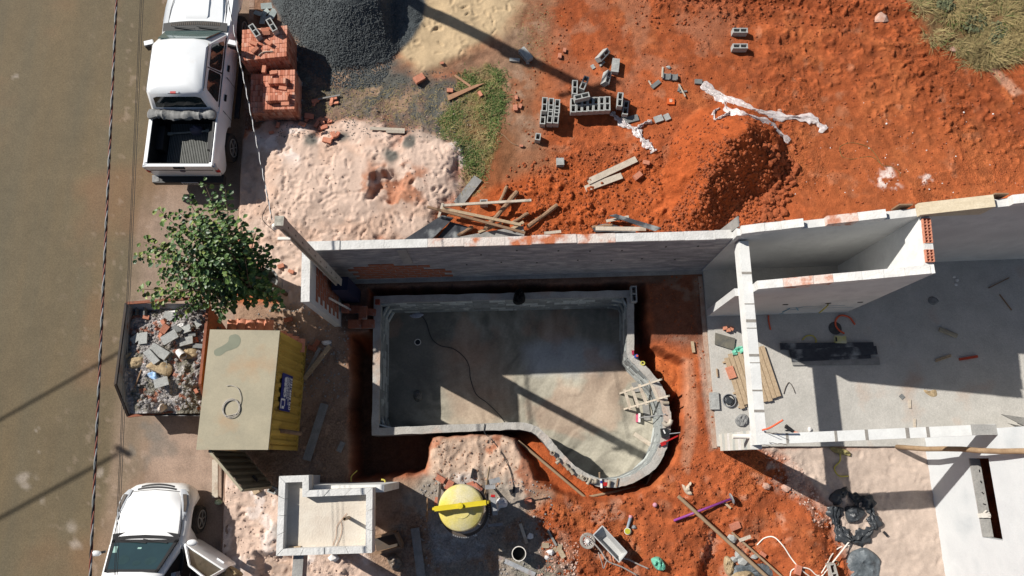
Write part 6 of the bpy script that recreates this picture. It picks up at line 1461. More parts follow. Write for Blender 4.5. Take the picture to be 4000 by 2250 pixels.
wrapstrip('clear_wrap', [(2478,512),(2500,495),(2520,482),(2545,475)], .06, M_CLEAR, 'short side strand of clear wrap next to the snapped slab', 5)
wrapstrip('clear_wrap', [(2742,330),(2800,365),(2873,404),(2950,435),(3028,455),(3100,460),(3168,465),(3200,490),(3222,512)], .16, M_CLEAR, 'longest strand of clear wrap stretched over the red soil', 7)
wrapstrip('clear_wrap', [(2742,338),(2790,372),(2826,396),(2842,432),(2900,450),(2982,480),(3040,520),(3083,552)], .14, M_CLEAR, 'lower strand of the long clear wrap, ending at the clods', 9)
wrapstrip('clear_wrap', [(2850,440),(2820,460),(2790,468),(2788,440),(2810,425)], .05, M_CLEAR, 'small loop of clear wrap left of the long strands', 11)
# ---- concrete mixer ---------------------------------------------------------------
def make_mixer():
    c0 = P(1800, 1985, 1.28); gx0, gy0 = c0.x, c0.y; g0 = gz(gx0, gy0)
    mx = thing('concrete_mixer', 'yellow concrete mixer with dusty drum on a mortar pad', 'concrete mixer', (gx0, gy0, g0))
    dr = MB().lathe([(0, .62), (.30, .64), (.42, .80), (.475, .95), (.48, 1.16), (.465, 1.20), (.44, 1.222), (.215, 1.262), (.21, 1.275), (.0, 1.283)], (gx0, gy0-.0, 0), 48); meshobj('drum', dr, M_DRUM, mx, smooth='auto')
    rn = MB().lathe([(.46, .84), (.52, .84), (.52, .90), (.46, .90), (.46, .84)], (gx0+.05, gy0-.085, 0), 48, cap=False); rg = meshobj('gear_ring', rn, M_DARKST, mx)
    for k in range(72):
        a = k*2*math.pi/72; meshobj('gear_tooth', MB().box((gx0+.05+math.cos(a)*.53, gy0-.085+math.sin(a)*.53, .87), (.03, .022, .055), rz=a), M_STEEL, rg, normals=False)
    a, b = P(1697, 1988, 1.42), P(1899, 1963, 1.42); yk = MB().bar(a, b, .10, .055); yk.bar(a, (a.x-.01, a.y-.02, .5), .09, .05); yk.bar(b, (b.x+.02, b.y-.02, .5), .09, .05); meshobj('yoke', yk, M_YELLOW, mx)
    meshobj('hub', MB().lathe([(0, 0), (.065, 0), (.06, .05), (0, .055)], ((a.x+b.x)/2+.0, (a.y+b.y)/2, 1.445), 16), M_YELLOW, mx, smooth='auto')
    for q in ((a.x, a.y), (b.x, b.y)):
        fr = MB(); fr.bar((q[0], q[1], .6), (q[0]-.03, q[1]+.45, g0), .05, .05); fr.bar((q[0], q[1], .6), (q[0]+.03, q[1]-.4, g0), .05, .05)
        meshobj('stand', fr, M_DARKST, mx)
    # motor side: channel, plates and box
    m1, m2 = P(1924, 1940, .95), P(1935, 2012, .95); meshobj('motor_channel', MB().bar(m1, m2, .11, .12), M_STEEL, mx)
    q = P(1922, 1933, 1.02); lb_ = meshobj('label_plate', MB().box(q+Vector((.02,-.02,.0)), (.09, .05, .02)), M_RED, mx)
    q = P(1915, 1902, .8); meshobj('motor_cover', MB().box(q, (.22, .09, .10), rz=.05), M_STEEL, mx); q = P(1932, 1878, .5); meshobj('top_plate', MB().box(q, (.24, .11, .03), rz=.25), M_STEEL, mx)
    q = P(1935, 2050, .25); meshobj('foot', MB().box(q, (.32, .06, .06), rz=.1), M_STEEL, mx); q = P(1920, 1985, .55); meshobj('motor', MB().lathe([(0,-.15),(.1,-.15),(.11,-.1),(.11,.1),(.1,.15),(0,.15)], q, 16, R=Matrix.Rotation(math.pi/2,3,'X')), M_DARKST, mx, smooth='auto')
    q = P(1668, 1992, .95); R = Matrix.Rotation(math.pi/2, 3, 'Y') @ Matrix.Rotation(.1, 3, 'X'); hw = MB(); n = 28
    hw.tube([q+Vector((.03*math.sin(t*2*math.pi/n), math.cos(t*2*math.pi/n)*.24, math.sin(t*2*math.pi/n)*.24)) for t in range(n+1)], .014, 6, cap=False)
    for k in range(3): hw.bar(q, q+Vector((0, math.cos(k*2.09)*.24, math.sin(k*2.09)*.24)), .02, .02)
    hw.bar(q, (a.x, a.y, .95), .04, .04); meshobj('hand_wheel', hw, M_WOODB, mx)
make_mixer()
a, b = P(1912, 1823, 1.25), G(1893, 1949); tag(meshobj('tool_handle', MB().tube([a, b+Vector((0,0,.3))], .018, 8), M_WOOD), 'pale wooden tool handle leaning against the mixer', 'handle')
crumple('white_bag', [(1940,1955),(1965,1943),(1982,1960),(1978,1980),(1955,1985),(1942,1998)], gz(*P2(1960,1965))+.03, .16, M_WBAG, 'white plastic bag lying right of the mixer motor', 'bag', 4)
board((1850,1830),(1842,1868),.05,.04,M_BLACKPL,'dark pipe stub standing behind the mixer', 'pipe_stub', lift=.03)
board((2008,1900),(2004,1938),.05,.03,M_BLACKPL,'dark plug on the cable end right of the mixer', 'plug', lift=.02)
board((2032,2045),(2058,2122),.07,.025,M_WOODP,'pale tapering lath right of the mixer shadow', 'lath', lift=.03)
board((2140,2070),(2172,2130),.05,.03,M_WOODG,'grey lath beside the torn paper at the soil edge', 'lath', lift=.03)
board((1950,2180),(2090,2245),.10,.02,M_DUMPIN,'dusty board half buried at the bottom centre', lift=.01)
for i, (x, y, r0, lb) in enumerate(((2070,2095,.09,'white crumpled lump right of the mixer shadow'),(2150,2155,.09,'white plaster lump by the torn paper'),(2136,2178,.06,'small white lump below the plaster one'),(1856,2088,.05,'tiny white flake below the mixer drum'),(1306,2178,.14,'white block lump below the gatehouse roof'))):
    shard(x, y, r0, M_WPAPER, lb, 'white_lump', 'lump', i+3, .7)
for i, (x, y, lb) in enumerate(((2130,2130,'torn brown paper flake left of the lath'),(2165,2150,'torn brown paper flake under the lath'),(2185,2140,'torn brown paper flake nearest the red soil'),(2195,2165,'torn brown paper flake below the others'))): piece(x, y, .16, .11, .012, 40*i, mat('paper_flake', (.46,.38,.27), (.36,.27,.18), 9, .9), lb, 'paper_flake', 'paper', tilt=.2, dz=.03)
def bucket(px, py, r, h, m_out, m_in, label, name='bucket', fill=.15):
    g = G(px, py); p = P(px, py, g.z+h); c = Vector((p.x, p.y, g.z-.01)); bk = thing(name, label, 'bucket', c)
    meshobj('shell', MB().lathe([(0, 0), (r*.86, 0), (r, h), (r*1.06, h), (r*1.06, h-.03), (r*1.0, h-.03)], c, 32, cap=False), m_out, bk, smooth='auto')
    meshobj('inside', MB().lathe([(r*.97, h+.001), (r*.84, .02+fill), (0, .02+fill)], c, 32, cap=False), m_in, bk, smooth='auto')
    meshobj('lip', MB().lathe([(r*.96, h), (r*1.07, h), (r*1.07, h+.012), (r*.96, h+.012), (r*.96, h)], c, 32, cap=False), m_out, bk); return bk, c
bucket(2027, 2163, .145, .42, M_WPVC, mat('bucket_dark', (.055,.055,.045), (.035,.035,.03), 6, .5), 'tall white bucket standing right of the mixer')
bk, c = bucket(2849, 1564, .145, .28, mat('grey_bucket', (.30,.31,.32), (.22,.22,.23), 6, .5), M_BLACKPL, 'grey bucket stuffed with black plastic on the house slab', fill=.2)
mm = MB(); rock(mm, c+Vector((.0, 0, .25)), .10, 4, (1, 1, .5), ICO2, .25); meshobj('black_filling', mm, M_BLACKB, bk)
# ---- wheelbarrow lying tipped -----------------------------------------------------------
def make_barrow():
    g = G(2385, 2125); wb_ = thing('wheelbarrow', 'grey steel wheelbarrow tipped on its side on red soil', 'wheelbarrow', g)
    zt = g.z+.42; top = [P(2353,2054,zt), P(2449,2157,zt-.05), P(2418,2196,zt-.12), P(2317,2090,zt-.10)]
    bot = [P(2368,2092,g.z+.16), P(2430,2162,g.z+.14), P(2408,2182,g.z+.10), P(2346,2106,g.z+.12)]
    t = MB(); t.loft([top, bot], cap=False); t.f.append(tuple(range(4, 8))); th_ = MB(); t2 = [p+Vector((0,0,-.012)) for p in top]; 
    meshobj('tray', t, mat('pale_tray', (.50, .50, .49), (.4, .4, .39), 6, .6, .2, 30), wb_)
    rim_ = MB()
    for i in range(4): rim_.bar(top[i], top[(i+1) % 4], .022, .022)
    meshobj('tray_rim', rim_, MATS['pale_tray'], wb_)
    w0 = P(2296, 2113, g.z+.22); R = Euler((.12, -.12, 0)).to_matrix(); ty = MB(); n = 28
    ty.loft([[w0+R @ Vector((math.cos(k*2*math.pi/n)*r_, math.sin(k*2*math.pi/n)*r_, z_)) for k in range(n)] for r_, z_ in ((.115, -.035), (.16, -.04), (.178, 0), (.16, .04), (.115, .035), (.115, -.035))], cap=False); whl = meshobj('wheel', ty, mat('dusty_tyre', (.33,.30,.27), (.22,.2,.18), 8, .9), wb_, smooth='auto')
    rm_ = MB()
    for k in range(14):
        a = k*2*math.pi/14; rm_.bar(w0+R @ Vector((math.cos(a)*.03, math.sin(a)*.03, .0)), w0+R @ Vector((math.cos(a)*.12, math.sin(a)*.12, 0)), .014, .014)
    rm_.lathe([(0, -.04), (.035, -.04), (.035, .04), (0, .04)], w0, 12, R=R); meshobj('spokes', rm_, M_WPAPER, whl)
    f = MB(); pts = catmull([P(2274,2088,g.z+.30), P(2310,2112,g.z+.30), P(2345,2150,g.z+.26), P(2375,2192,g.z+.2), P(2430,2215,g.z+.12), P(2490,2248,g.z+.06)], 6); f.tube(pts, .017, 8); f.tube(catmull([P(2410,2178,g.z+.12), P(2450,2184,g.z+.10), P(2495,2205,g.z+.06), P(2534,2222,g.z+.03)], 5), .017, 8)
    f.tube(catmull([P(2338,2158,g.z+.2), P(2352,2200,g.z+.1), P(2358,2220,g.z+.03), P(2370,2190,g.z+.16)], 5), .012, 6); meshobj('frame', f, mat('dusty_tube', (.42,.38,.35), (.3,.26,.23), 8, .8), wb_, smooth=True)
make_barrow()
# ---- items on the pool rim and in the pool -------------------------------------------------
def rimpt(px, py, dz=0): return P(px, py, PZ+dz)
def fitting(px, py, kind, rz, label):
    p = rimpt(px, py, .06); R = Matrix.Rotation(R2(rz), 3, 'Z'); mb = MB()
    def tb(a, b, r0): mb.tube([p+R @ Vector(a), p+R @ Vector(b)], r0, 12)
    if kind == 'tee': tb((-.075, 0, 0), (.075, 0, 0), .036); tb((0, 0, 0), (0, .075, 0.0), .034); tb((-.08, 0, 0), (-.045, 0, 0), .043); tb((.045, 0, 0), (.08, 0, 0), .043)
    elif kind == 'elbow': mb.tube(catmull([p+R @ Vector(q) for q in ((-.07, 0, 0), (0, 0, 0), (.01, .01, 0), (.01, .07, 0))], 4), .036, 12); tb((-.08, 0, 0), (-.045, 0, 0), .043); tb((.01, .045, 0), (.01, .08, 0), .043)
    elif kind == 'ring': mb.lathe([(.035, -.05), (.055, -.05), (.055, .05), (.035, .05), (.035, -.05)], p, 16, cap=False)
    else: tb((-.07, 0, 0), (.07, 0, 0), .038); tb((-.075, 0, 0), (-.04, 0, 0), .045); tb((.04, 0, 0), (.075, 0, 0), .045)
    tag(meshobj('pipe_fitting', mb, M_PVCG, smooth='auto'), label, 'pipe fitting', 'pipe fittings on the pool rim')
for a in ((2157,1770,'ring',0,'upright fitting topmost on the curved pool rim'),(2183,1802,'elbow',40,'elbow fitting second from the top on the pool rim'),(2214,1823,'sleeve',-55,'first straight fitting along the pool rim'),(2232,1841,'sleeve',-55,'second straight fitting along the pool rim'),(2268,1867,'tee',-30,'tee fitting left of the open ring on the rim'),(2283,1870,'ring',0,'open ring fitting on the lower pool rim'),(2301,1880,'tee',60,'tee fitting right of the open ring on the rim'),(2325,1884,'elbow',-10,'elbow fitting next to the red label on the rim'),(2379,1890,'sleeve',80,'fitting right of the red boxed item on the rim')): fitting(*a)
p = rimpt(2348, 1888, .05); tag(meshobj('red_box', MB().box(rimpt(2364, 1891, .04), (.09, .08, .07), rz=.1), M_RED), 'small bright red box on the pool rim', 'box')
mb = MB().box(p, (.045, .20, .03), rz=.05); tube_ = thing('glue_tube', 'white and blue glue tube standing on the pool rim', 'tube', p); meshobj('tube_body', mb, M_WPAPER, tube_); meshobj('tube_band', MB().box(p+Vector((0, .03, .003)), (.047, .06, .032), rz=.05), M_BLUE, tube_); meshobj('tube_tip', MB().tube([p+Vector((-.03,.12,.03)), p+Vector((-.04,.24,.08))], .02, 8), M_PVC, tube_)
tag(meshobj('wood_strip', MB().bar(rimpt(2414,1868,.02), rimpt(2408,1902,.02), .03, .02), M_WOODB), 'thin brown strip across the bottom of the pool rim', 'strip')
# right rim: bottle, pliers, tape, drill, wrench, elbow
p = rimpt(2484, 1394, .0); bt = thing('spray_bottle', 'blue bottle with orange cap on the right pool rim', 'bottle', p); meshobj('bottle_body', MB().lathe([(0,0),(.045,0),(.047,.12),(.02,.15),(0,.15)], p, 18), mat('blue_plastic', (.03,.07,.35), None, 5, .4), bt, smooth='auto'); meshobj('bottle_cap', MB().lathe([(0,0),(.026,0),(.024,.03),(0,.03)], p+Vector((0,0,.15)), 14), M_ORANGE, bt)
mb = MB(); q = rimpt(2472, 1378, .02)
for s in (-1, 1): mb.bar(q+Vector((s*.005,-.05,0)), q+Vector((s*.02,.06,0)), .02, .02)
tag(meshobj('pliers', mb, mat('pink_red', (.5,.03,.08), None, 5, .4)), 'red handled pliers next to the blue bottle', 'pliers')
tag(meshobj('tape_roll', MB().lathe([(.03,0),(.055,0),(.055,.03),(.03,.03),(.03,0)], rimpt(2510,1419), 20, cap=False), mat('yellow_tape', (.6,.55,.12), None, 5, .4)), 'pale yellow tape roll on the right pool rim', 'tape')
q = rimpt(2595, 1690, .05); dl = thing('power_drill', 'black power drill lying on the right pool rim', 'drill', q); meshobj('drill_body', MB().box(q, (.15, .20, .09), rz=.12), M_BLACKPL, dl); meshobj('drill_mark', MB().box(q+Vector((-.01,.02,.047)), (.03,.09,.006), rz=.4), M_WPAPER, dl); meshobj('drill_bit', MB().tube([q+Vector((.09,-.03,0)), q+Vector((.36,.0,.02))], .011, 6), M_STEEL, dl)
a, b = rimpt(2585, 1733, .05), P(2648, 1702, .05); wr_ = thing('pipe_wrench', 'red pipe wrench lying across the right pool rim', 'wrench', a); meshobj('wrench_handle', MB().bar(a, b, .03, .025), M_RED, wr_); meshobj('wrench_jaw', MB().box(a+Vector((.03,.0,.0)), (.12,.08,.04), rz=.4), M_RED, wr_); meshobj('steel_jaw', MB().box(a+Vector((-.08,-.03,0)), (.08,.035,.03), rz=.5), M_STEEL, wr_)
el = MB().tube(catmull([rimpt(2590,1648,.05), rimpt(2602,1660,.05), rimpt(2616,1655,.05), rimpt(2622,1640,.05)], 5), .05, 12); tag(meshobj('pipe_elbow', el, mat('pale_fitting', (.5,.44,.36), None, 6, .5), smooth='auto'), 'large pale pipe elbow on the right pool rim', 'pipe fitting')
tag(meshobj('coupling', MB().tube([rimpt(2589,1574,.05), rimpt(2612,1574,.05)], .04, 12), M_PVCG, smooth='auto'), 'short grey brown coupling above the elbow on the rim', 'pipe fitting')
# ladder leaning in the pool
def make_ladder():
    T = [P(2585,1483,PZ+.12), P(2614,1545,PZ+.12)]; B = [P(2424,1536,PF+.85), P(2440,1597,PF+.85)]
    # feet on the pool floor, slanting up to the rim
    F = [Vector((T[i].x-(T[i].x-B[i].x)*1.0, B[i].y, B[i].z)) for i in range(2)]
    ld = thing('wooden_ladder', 'rough pale wooden ladder leaning from the pool floor to the rim', 'ladder', (F[0].x, F[0].y, PF))
    A0, A1 = P(2422,1537,PF+.02), P(2583,1482,PZ+.30); B0, B1 = P(2439,1598,PF+.02), P(2613,1546,PZ+.30)
    for i, (a, b) in enumerate(((A0, A1), (B0, B1))): meshobj('rail', MB().bar(a, b, .04, .05), M_WOODP, ld)
    for t in (.13, .31, .50, .76):
        a = A0.lerp(A1, t); b = B0.lerp(B1, t); d = (b-a).normalized(); meshobj('rung', MB().bar(a-d*.06+Vector((0,0,.03)), b+d*.06+Vector((0,0,.03)), .07, .025), M_WOODP, ld)
make_ladder()
a, b = P(2497,1632,PF+.08), P(2600,1618,PZ+.05); br = thing('push_broom', 'pink bristled push broom leaning against the pool side', 'broom', a); meshobj('handle', MB().tube([a, b], .014, 8), M_STEEL, br); meshobj('brush_head', MB().box(a, (.05, .22, .06), rz=-.05), M_WPAPER, br); meshobj('bristles', MB().box(a+Vector((-.05,0,-.03)), (.05,.21,.06), rz=-.05), mat('pink_bristle', (.6,.12,.2), None, 9, .8), br)
tag(meshobj('floor_board', MB().box(P(2487,1512,PF+.02), (.22,.24,.03), rz=.15), M_WOODG), 'grey square board on the pool floor under the ladder top', 'board')
tag(meshobj('floor_board', MB().box(P(2525,1610,PF+.02), (.16,.40,.03), rz=.08), M_WOODG), 'grey long board on the pool floor below the ladder', 'board')
tag(meshobj('plank', MB().bar(P(2478,1694,PF+.03), P(2540,1737,PF+.03), .10,.03), M_WOODP), 'short pale plank on the pool floor at the rounded end', 'plank')
q = P(1632, 1337, PF); dn_ = thing('floor_drain', 'round white drain ring in the pool floor', 'drain', q)
meshobj('ring', MB().lathe([(.065,0),(.085,0),(.085,.02),(.065,.02),(.065,0)], q, 28, cap=False), M_WPVC, dn_); meshobj('hole', MB().lathe([(0,.004),(.065,.004),(.065,.006),(0,.006)], q, 24), M_BLACKPL, dn_)
tag(meshobj('cable', MB().tube(catmull([P(*v, PF+.012) for v in ((1605,1228),(1640,1230),(1665,1260),(1685,1320),(1720,1350),(1770,1362),(1810,1392),(1832,1430),(1838,1480),(1860,1540),(1900,1572),(1950,1620),(1975,1655))], 6), .008, 6), M_CABLE, smooth=True), 'black cable winding over the pool floor', 'cable')
tag(meshobj('cable', MB().tube(catmull([P(1893,1655,PZ+.02), P(1893,1690,PZ+.01)]+[G(*v)+Vector((0,0,.02)) for v in ((1925,1722),(1960,1770),(1990,1830),(2005,1890),(2010,1930))], 6), .009, 6), M_CABLE, smooth=True), 'black cable crossing the bank from the pool to the mixer', 'cable')
crumple('dark_rag', [(1618,1530),(1640,1525),(1650,1555),(1632,1570),(1615,1555)], PF+.01, .12, mat('rag', (.10,.09,.075), (.25,.24,.22), 12, .9), 'dark rag heap on the shaded pool floor', 'rag', 6)
crumple('white_paper', [(1600,1232),(1630,1222),(1655,1228),(1640,1240),(1615,1242)], PF+.005, .03, mat('grey_paper', (.42,.44,.52), None, 9, .8), 'pale crumpled sheet in the far corner of the pool floor', 'paper', 2)
pts = [(2012,1140),(2028,1128),(2045,1140),(2052,1170),(2042,1185),(2020,1190),(2004,1178)]; crumple('black_cloth', pts, PZ+.02, .18, mat('black_cloth', (.008,.008,.009), None, 6, .9), 'black cloth bundle hanging over the far pool wall', 'cloth', 5)
tag(meshobj('red_brick_end', MB().box(rimpt(1475,1180,.05), (.10,.12,.10)), mat('dark_brick_end', (.26,.06,.035), None, 6, .9)), 'red brick standing on the far left corner of the pool wall', 'brick')
for x, y, l, w_, rz, lb in ((1425,1228,.30,.18,90,'brown clay brick on top of the others beside the pool corner'),(1390,1212,.36,.18,-3,'upper brown clay brick between street wall and pool'),(1392,1268,.34,.2,0,'left lower clay brick between street wall and pool'),(1440,1268,.3,.2,1,'right lower clay brick between street wall and pool'),(1445,1222,.3,.16,-4,'grey brown brick touching the far left pool wall')):
    piece(x, y, l, w_, .13, rz, M_BRICKD, lb, 'clay_brick', 'brick', z=.0, dz=.13 if rz == 90 else 0)
hbk = MB(); q = P(1350, 1205, .2)
for k in range(4): hbk.box(q+Vector((-.075+.05*k, 0, 0)), (.012, .2, .17)); hbk.box(q+Vector((0, 0, -.075+.05*k)), (.16, .2, .012))
tag(meshobj('hollow_brick', hbk, M_BRICK), 'orange hollow brick with open cells by the street wall foot', 'brick')
# ---- pipes and hoses ------------------------------------------------------------------
def pipe(pts, r, m, label, name='pipe', k=6, lift=None, smooth=True, cat=None, straight=False):
    w_ = [G(*q)+Vector((0, 0, r if lift is None else lift)) for q in pts]
    if straight: path = w_
    else: path = catmull(w_, k)
    return tag(meshobj(name, MB().tube(path, r, 10), m, smooth='auto' if straight else True), label, cat or name)
w_ = [P(2024,1722,-.32), P(2288,1944,-.36), P(2526,1896,-.55), P(2552,1830,-.7)]; tag(meshobj('pipe', MB().tube([w_[0], w_[1].lerp(w_[0], .02), w_[1], w_[1].lerp(w_[2], .02), w_[2], w_[3]], .033, 10), M_PVC, smooth='auto'), 'brown plastic pipe bending through the trench round the pool', 'pipe')
pipe([(2643,1937),(3000,2262)], .042, M_PVC, 'thick brown pipe running diagonally to the bottom edge', straight=True, lift=.16)
pipe([(2852,2077),(3052,2254)], .026, M_PVC, 'thin brown pipe parallel to the thick one at the bottom', straight=True, lift=.12)
pp = thing('purple_pipe', 'purple pipe with a grey round end flange on red soil', 'pipe', G(2740, 1990)); a, b = G(2630,2033)+Vector((0,0,.05)), G(2847,1948)+Vector((0,0,.14)); meshobj('tube', MB().tube([a, b], .026, 10), M_PURPLE, pp, smooth=True); d = (b-a).normalized(); meshobj('flange', MB().lathe([(0,-.012),(.12,-.012),(.12,.012),(0,.012)], b+d*.03, 22, R=d.to_track_quat('Z','Y').to_matrix()), M_STEEL, pp)
pipe([(2956,2129),(2985,2102),(3022,2098),(3058,2132),(3090,2180),(3125,2222),(3165,2254)], .014, M_WPVC, 'pale hose looping from the red mound to the bottom edge', 'hose')
pipe([(3085,2255),(3092,2228),(3120,2217),(3160,2222),(3195,2248),(3225,2210),(3250,2165),(3280,2138),(3320,2130)], .013, M_WPVC, 'second pale hose curling up beside the white pipe', 'hose')
pipe([(3200,2256),(3321,2104)], .016, M_WPVC, 'straight white pipe pointing at the black plastic', straight=True, lift=.06)
tag(meshobj('tape_ring', MB().lathe([(.045,0),(.06,0),(.06,.04),(.045,.04),(.045,0)], G(3263,2198), 18, cap=False), M_PAPER), 'brown ring of tape beside the white pipe', 'tape')
board((2826,1962),(2852,1985),.05,.03,M_WOOD,'short stick under the purple pipe end','stick',lift=.03)
board((2878,2108),(2922,2092),.07,.02,M_WOODP,'small pale lath across the thin brown pipe','lath',lift=.17)
pipe([(3380,1860),(3300,1862),(3262,1832),(3275,1795),(3280,1770)], .016, M_YELC, 'yellow conduit bow on the sand in the beam shadow', 'conduit') if False else pipe([(3312,1860),(3275,1858),(3258,1828),(3280,1800),(3280,1768)], .016, M_YELC, 'yellow conduit bow on the sand in the beam shadow', 'conduit')
pipe([(2150,520),(2020,565)], .012, M_WOODB, 'dry twig on the red soil', 'twig') if False else pipe([(1938,512),(1968,530),(2000,560),(2030,570),(2052,575)], .010, M_WOODB, 'dry twig on the red soil by the grass', 'twig')
pipe([(3280,590),(3285,570),(3330,558),(3390,575),(3420,605),(3445,645),(3480,650),(3512,672),(3515,690)], .006, mat('olive_string', (.16,.14,.05), None, 5, .8), 'thin olive string looped on the right soil', 'string')
pipe([(3280,585),(3290,612),(3330,622),(3400,612),(3440,640)], .006, MATS['olive_string'], 'second strand of the olive string loop', 'string')
# slab items
def S(px, py, dz=0): return P(px, py, SL+dz)
def slab_pipe(pts, r, m, label, name='conduit', z=.02):
    return tag(meshobj(name, MB().tube(catmull([S(a, b, z) for a, b in pts], 6), r, 8), m, smooth=True), label, name)
slab_pipe([(3134,1328),(3150,1313),(3175,1312),(3188,1330),(3180,1352)], .016, M_YELC, 'yellow conduit bow on the shaded slab')
slab_pipe([(3340,1268),(3318,1240),(3285,1232),(3266,1248),(3265,1272),(3280,1292),(3298,1302)], .022, M_ORANGE, 'orange conduit loop around the dark hole on the slab')
slab_pipe([(3002,1232),(3003,1255),(3010,1288)], .018, M_ORANGE, 'short orange conduit at the room wall foot')
pt_ = PV(3235, 1186, SA, SB); tag(meshobj('conduit', MB().tube(catmull([pt_, pt_+Vector((-.03,-.06,-.02)), S(3200,1222,.5)], 5), .016, 8), M_YELC, smooth=True), 'yellow conduit sticking out of the room wall', 'conduit')
q = S(3262, 1282, .003); tag(meshobj('floor_hole', MB().lathe([(0,0),(.155,0),(.155,.006),(0,.006)], q, 26), mat('hole_dark', (.05,.05,.05), (.1,.1,.1), 9, .9)), 'dark round drain hole in the shaded slab', 'hole')
q = S(3281, 1327, .05); jc = thing('jerrycan', 'whitish yellow jerrycan lying on the shaded slab', 'jerrycan', q); meshobj('can_body', MB().box(q, (.26, .17, .10), rz=-.03), mat('can_white', (.5,.5,.42), (.5,.45,.12), 5, .4), jc); meshobj('can_handle', MB().box(q+Vector((-.11,0,.055)), (.03,.1,.02)), M_BLACKPL, jc)
for i, (a, b, w0, m, lb) in enumerate((((3048,1353),(3412,1350),.16,M_PLYD,'dark formwork plank, farthest of the pile on the slab'),((3085,1383),(3425,1368),.20,M_PLYD,'dark formwork plank in the middle of the pile on the slab'),((3092,1402),(3400,1388),.14,M_PLYD,'dark formwork plank, nearest of the dark pile on the slab'),((3095,1413),(3435,1410),.17,M_WOODG,'grey plank under the dark formwork pile on the slab'))):
    tag(meshobj('plank', MB().bar(S(*a, .05-.02*(i==3)+.012*(i==1)), S(*b, .05-.02*(i==3)+.012*(i==1)), w0, .03), m), lb, 'plank', 'formwork planks on the slab')
for i in range(9):
    off = (i-4)*.112; a, b = S(2905, 1375, .03), S(2970, 1572, .03); d = (b-a); d.z = 0; d.normalize(); nn = Vector((-d.y, d.x, 0)); e = random.Random(i).uniform(-.05, .05)
    tag(meshobj('board', MB().bar(a+nn*off+d*e+Vector((0,0,.03)), b+nn*off+d*e+Vector((0,0,.03)), .10, .035), M_WOOD), '%s of the new timber boards passing under the beam, counted from the right' % ('first','second','third','fourth','fifth','sixth','seventh','eighth','ninth')[i], 'board', 'timber boards on the slab')
w_ = [S(*q_, .03) for q_ in ((2794,1300),(2872,1322),(2866,1368),(2792,1345))]; tag(meshobj('plywood', MB().prism([(p.x,p.y) for p in w_], SL+.02, SL+.045), mat('dirty_ply', (.17,.155,.12), (.09,.09,.085), 5, .85, .2, 20)), 'dirty dark plywood piece on the left edge of the slab', 'plywood')
crumple('green_bag', [(2860,1372),(2872,1358),(2898,1352),(2905,1372),(2890,1388),(2868,1388)], SL+.005, .13, M_GREENB, 'green plastic bag on the slab beside the beam', 'bag', 7)
for x, y, rz, lb in ((2832,1282,10,'left clay brick bit by the plywood on the slab'),(2845,1290,5,'middle clay brick bit by the plywood on the slab'),(2858,1284,60,'right clay brick bit by the plywood on the slab')): tag(meshobj('brick_bit', MB().box(S(x,y,.05), (.09,.08,.08), rz=R2(rz)), M_BRICK2), lb, 'brick piece')
cg = S(2855,1455,.06); mb = MB()
for k in range(4): mb.box(cg+Matrix.Rotation(.3,3,'Z') @ Vector((-.07+.045*k,0,0)), (.012,.28,.12), rz=.3)
mb.box(cg+Vector((0,0,.055)), (.15,.28,.012), rz=.3); mb.box(cg+Vector((0,0,-.05)), (.15,.28,.012), rz=.3); tag(meshobj('hollow_brick', mb, M_BRICK2), 'orange hollow brick on the left of the timber boards', 'brick')
for x, y, l, rz, lb in ((2839,1412,.2,15,'short wood bit above the hollow brick on the slab'),(2880,1533,.2,12,'short wood bit above the grey bucket'),(2900,1588,.2,10,'short wood bit below the grey bucket')): tag(meshobj('wood_bit', MB().box(S(x,y,.02), (l,.04,.04), rz=R2(rz)), M_WOOD), lb, 'wood bit')
tag(meshobj('pipe_offcut', MB().tube([S(2800,1440,.03), S(2803,1472,.03)], .02, 8), M_PVC), 'short brown pipe offcut on the slab edge', 'pipe')
crumple('mortar_clump', [(2870,1640),(2890,1618),(2918,1622),(2922,1650),(2900,1668),(2880,1662)], SL+.0, .07, mat('mortar_lump', (.28,.28,.275), (.17,.17,.17), 6, .95, .6), 'grey dried mortar clump on the slab near the column', 'mortar', 9, smooth=False)
slab_pipe([(3061,1538),(3070,1510),(3083,1494),(3098,1515),(3106,1536)], .007, M_DARKST, 'bent wire hook lying on the sunlit slab', 'wire')
a = P(2978, 1680, BT+.05); tag(meshobj('conduit', MB().tube(catmull([a, a+Vector((.1,.04,.16)), P(3058,1641,BT+.45)], 5), .018, 8), M_ORANGE, smooth=True), 'orange conduit sticking up from the beam corner', 'conduit')
def glove(px, py, z, rz, m, label, s=1.0):
    p = P(px, py, z); R = Matrix.Rotation(rz, 3, 'Z'); mb = MB(); mb.box(p, (.10*s, .085*s, .025), R=R); mb.box(p+R @ Vector((-.08*s,0,0)), (.08*s,.075*s,.02), R=R)
    for k in range(4): mb.bar(p+R @ Vector((.045*s,(-.033+.022*k)*s,0)), p+R @ Vector(((.115-.012*abs(k-1.5))*s,(-.042+.028*k)*s,.004)), .019*s, .018)
    mb.bar(p+R @ Vector((-.01*s,.04*s,0)), p+R @ Vector((.05*s,.085*s,.004)), .02*s, .018); tag(meshobj('glove', mb, m), label, 'glove')
glove(3082, 1674, SL+.02, 2.5, M_BLACKPL, 'black work glove on the slab behind the beam')
glove(3846, 2013, wz0+.06, .05, M_WPVC, 'white work glove lying on the window sill', 1.1)
shard(3112, 1697, .1, M_BRICK, 'red clay lump beside the black glove', 'clay_lump', 'lump', 8, .5, z=SL)
crumple('white_scrap', [(3155,1672),(3165,1668),(3170,1680),(3160,1688)], SL, .05, M_WPAPER, 'small white scrap on the slab right of the glove', 'scrap', 3, rings=4)
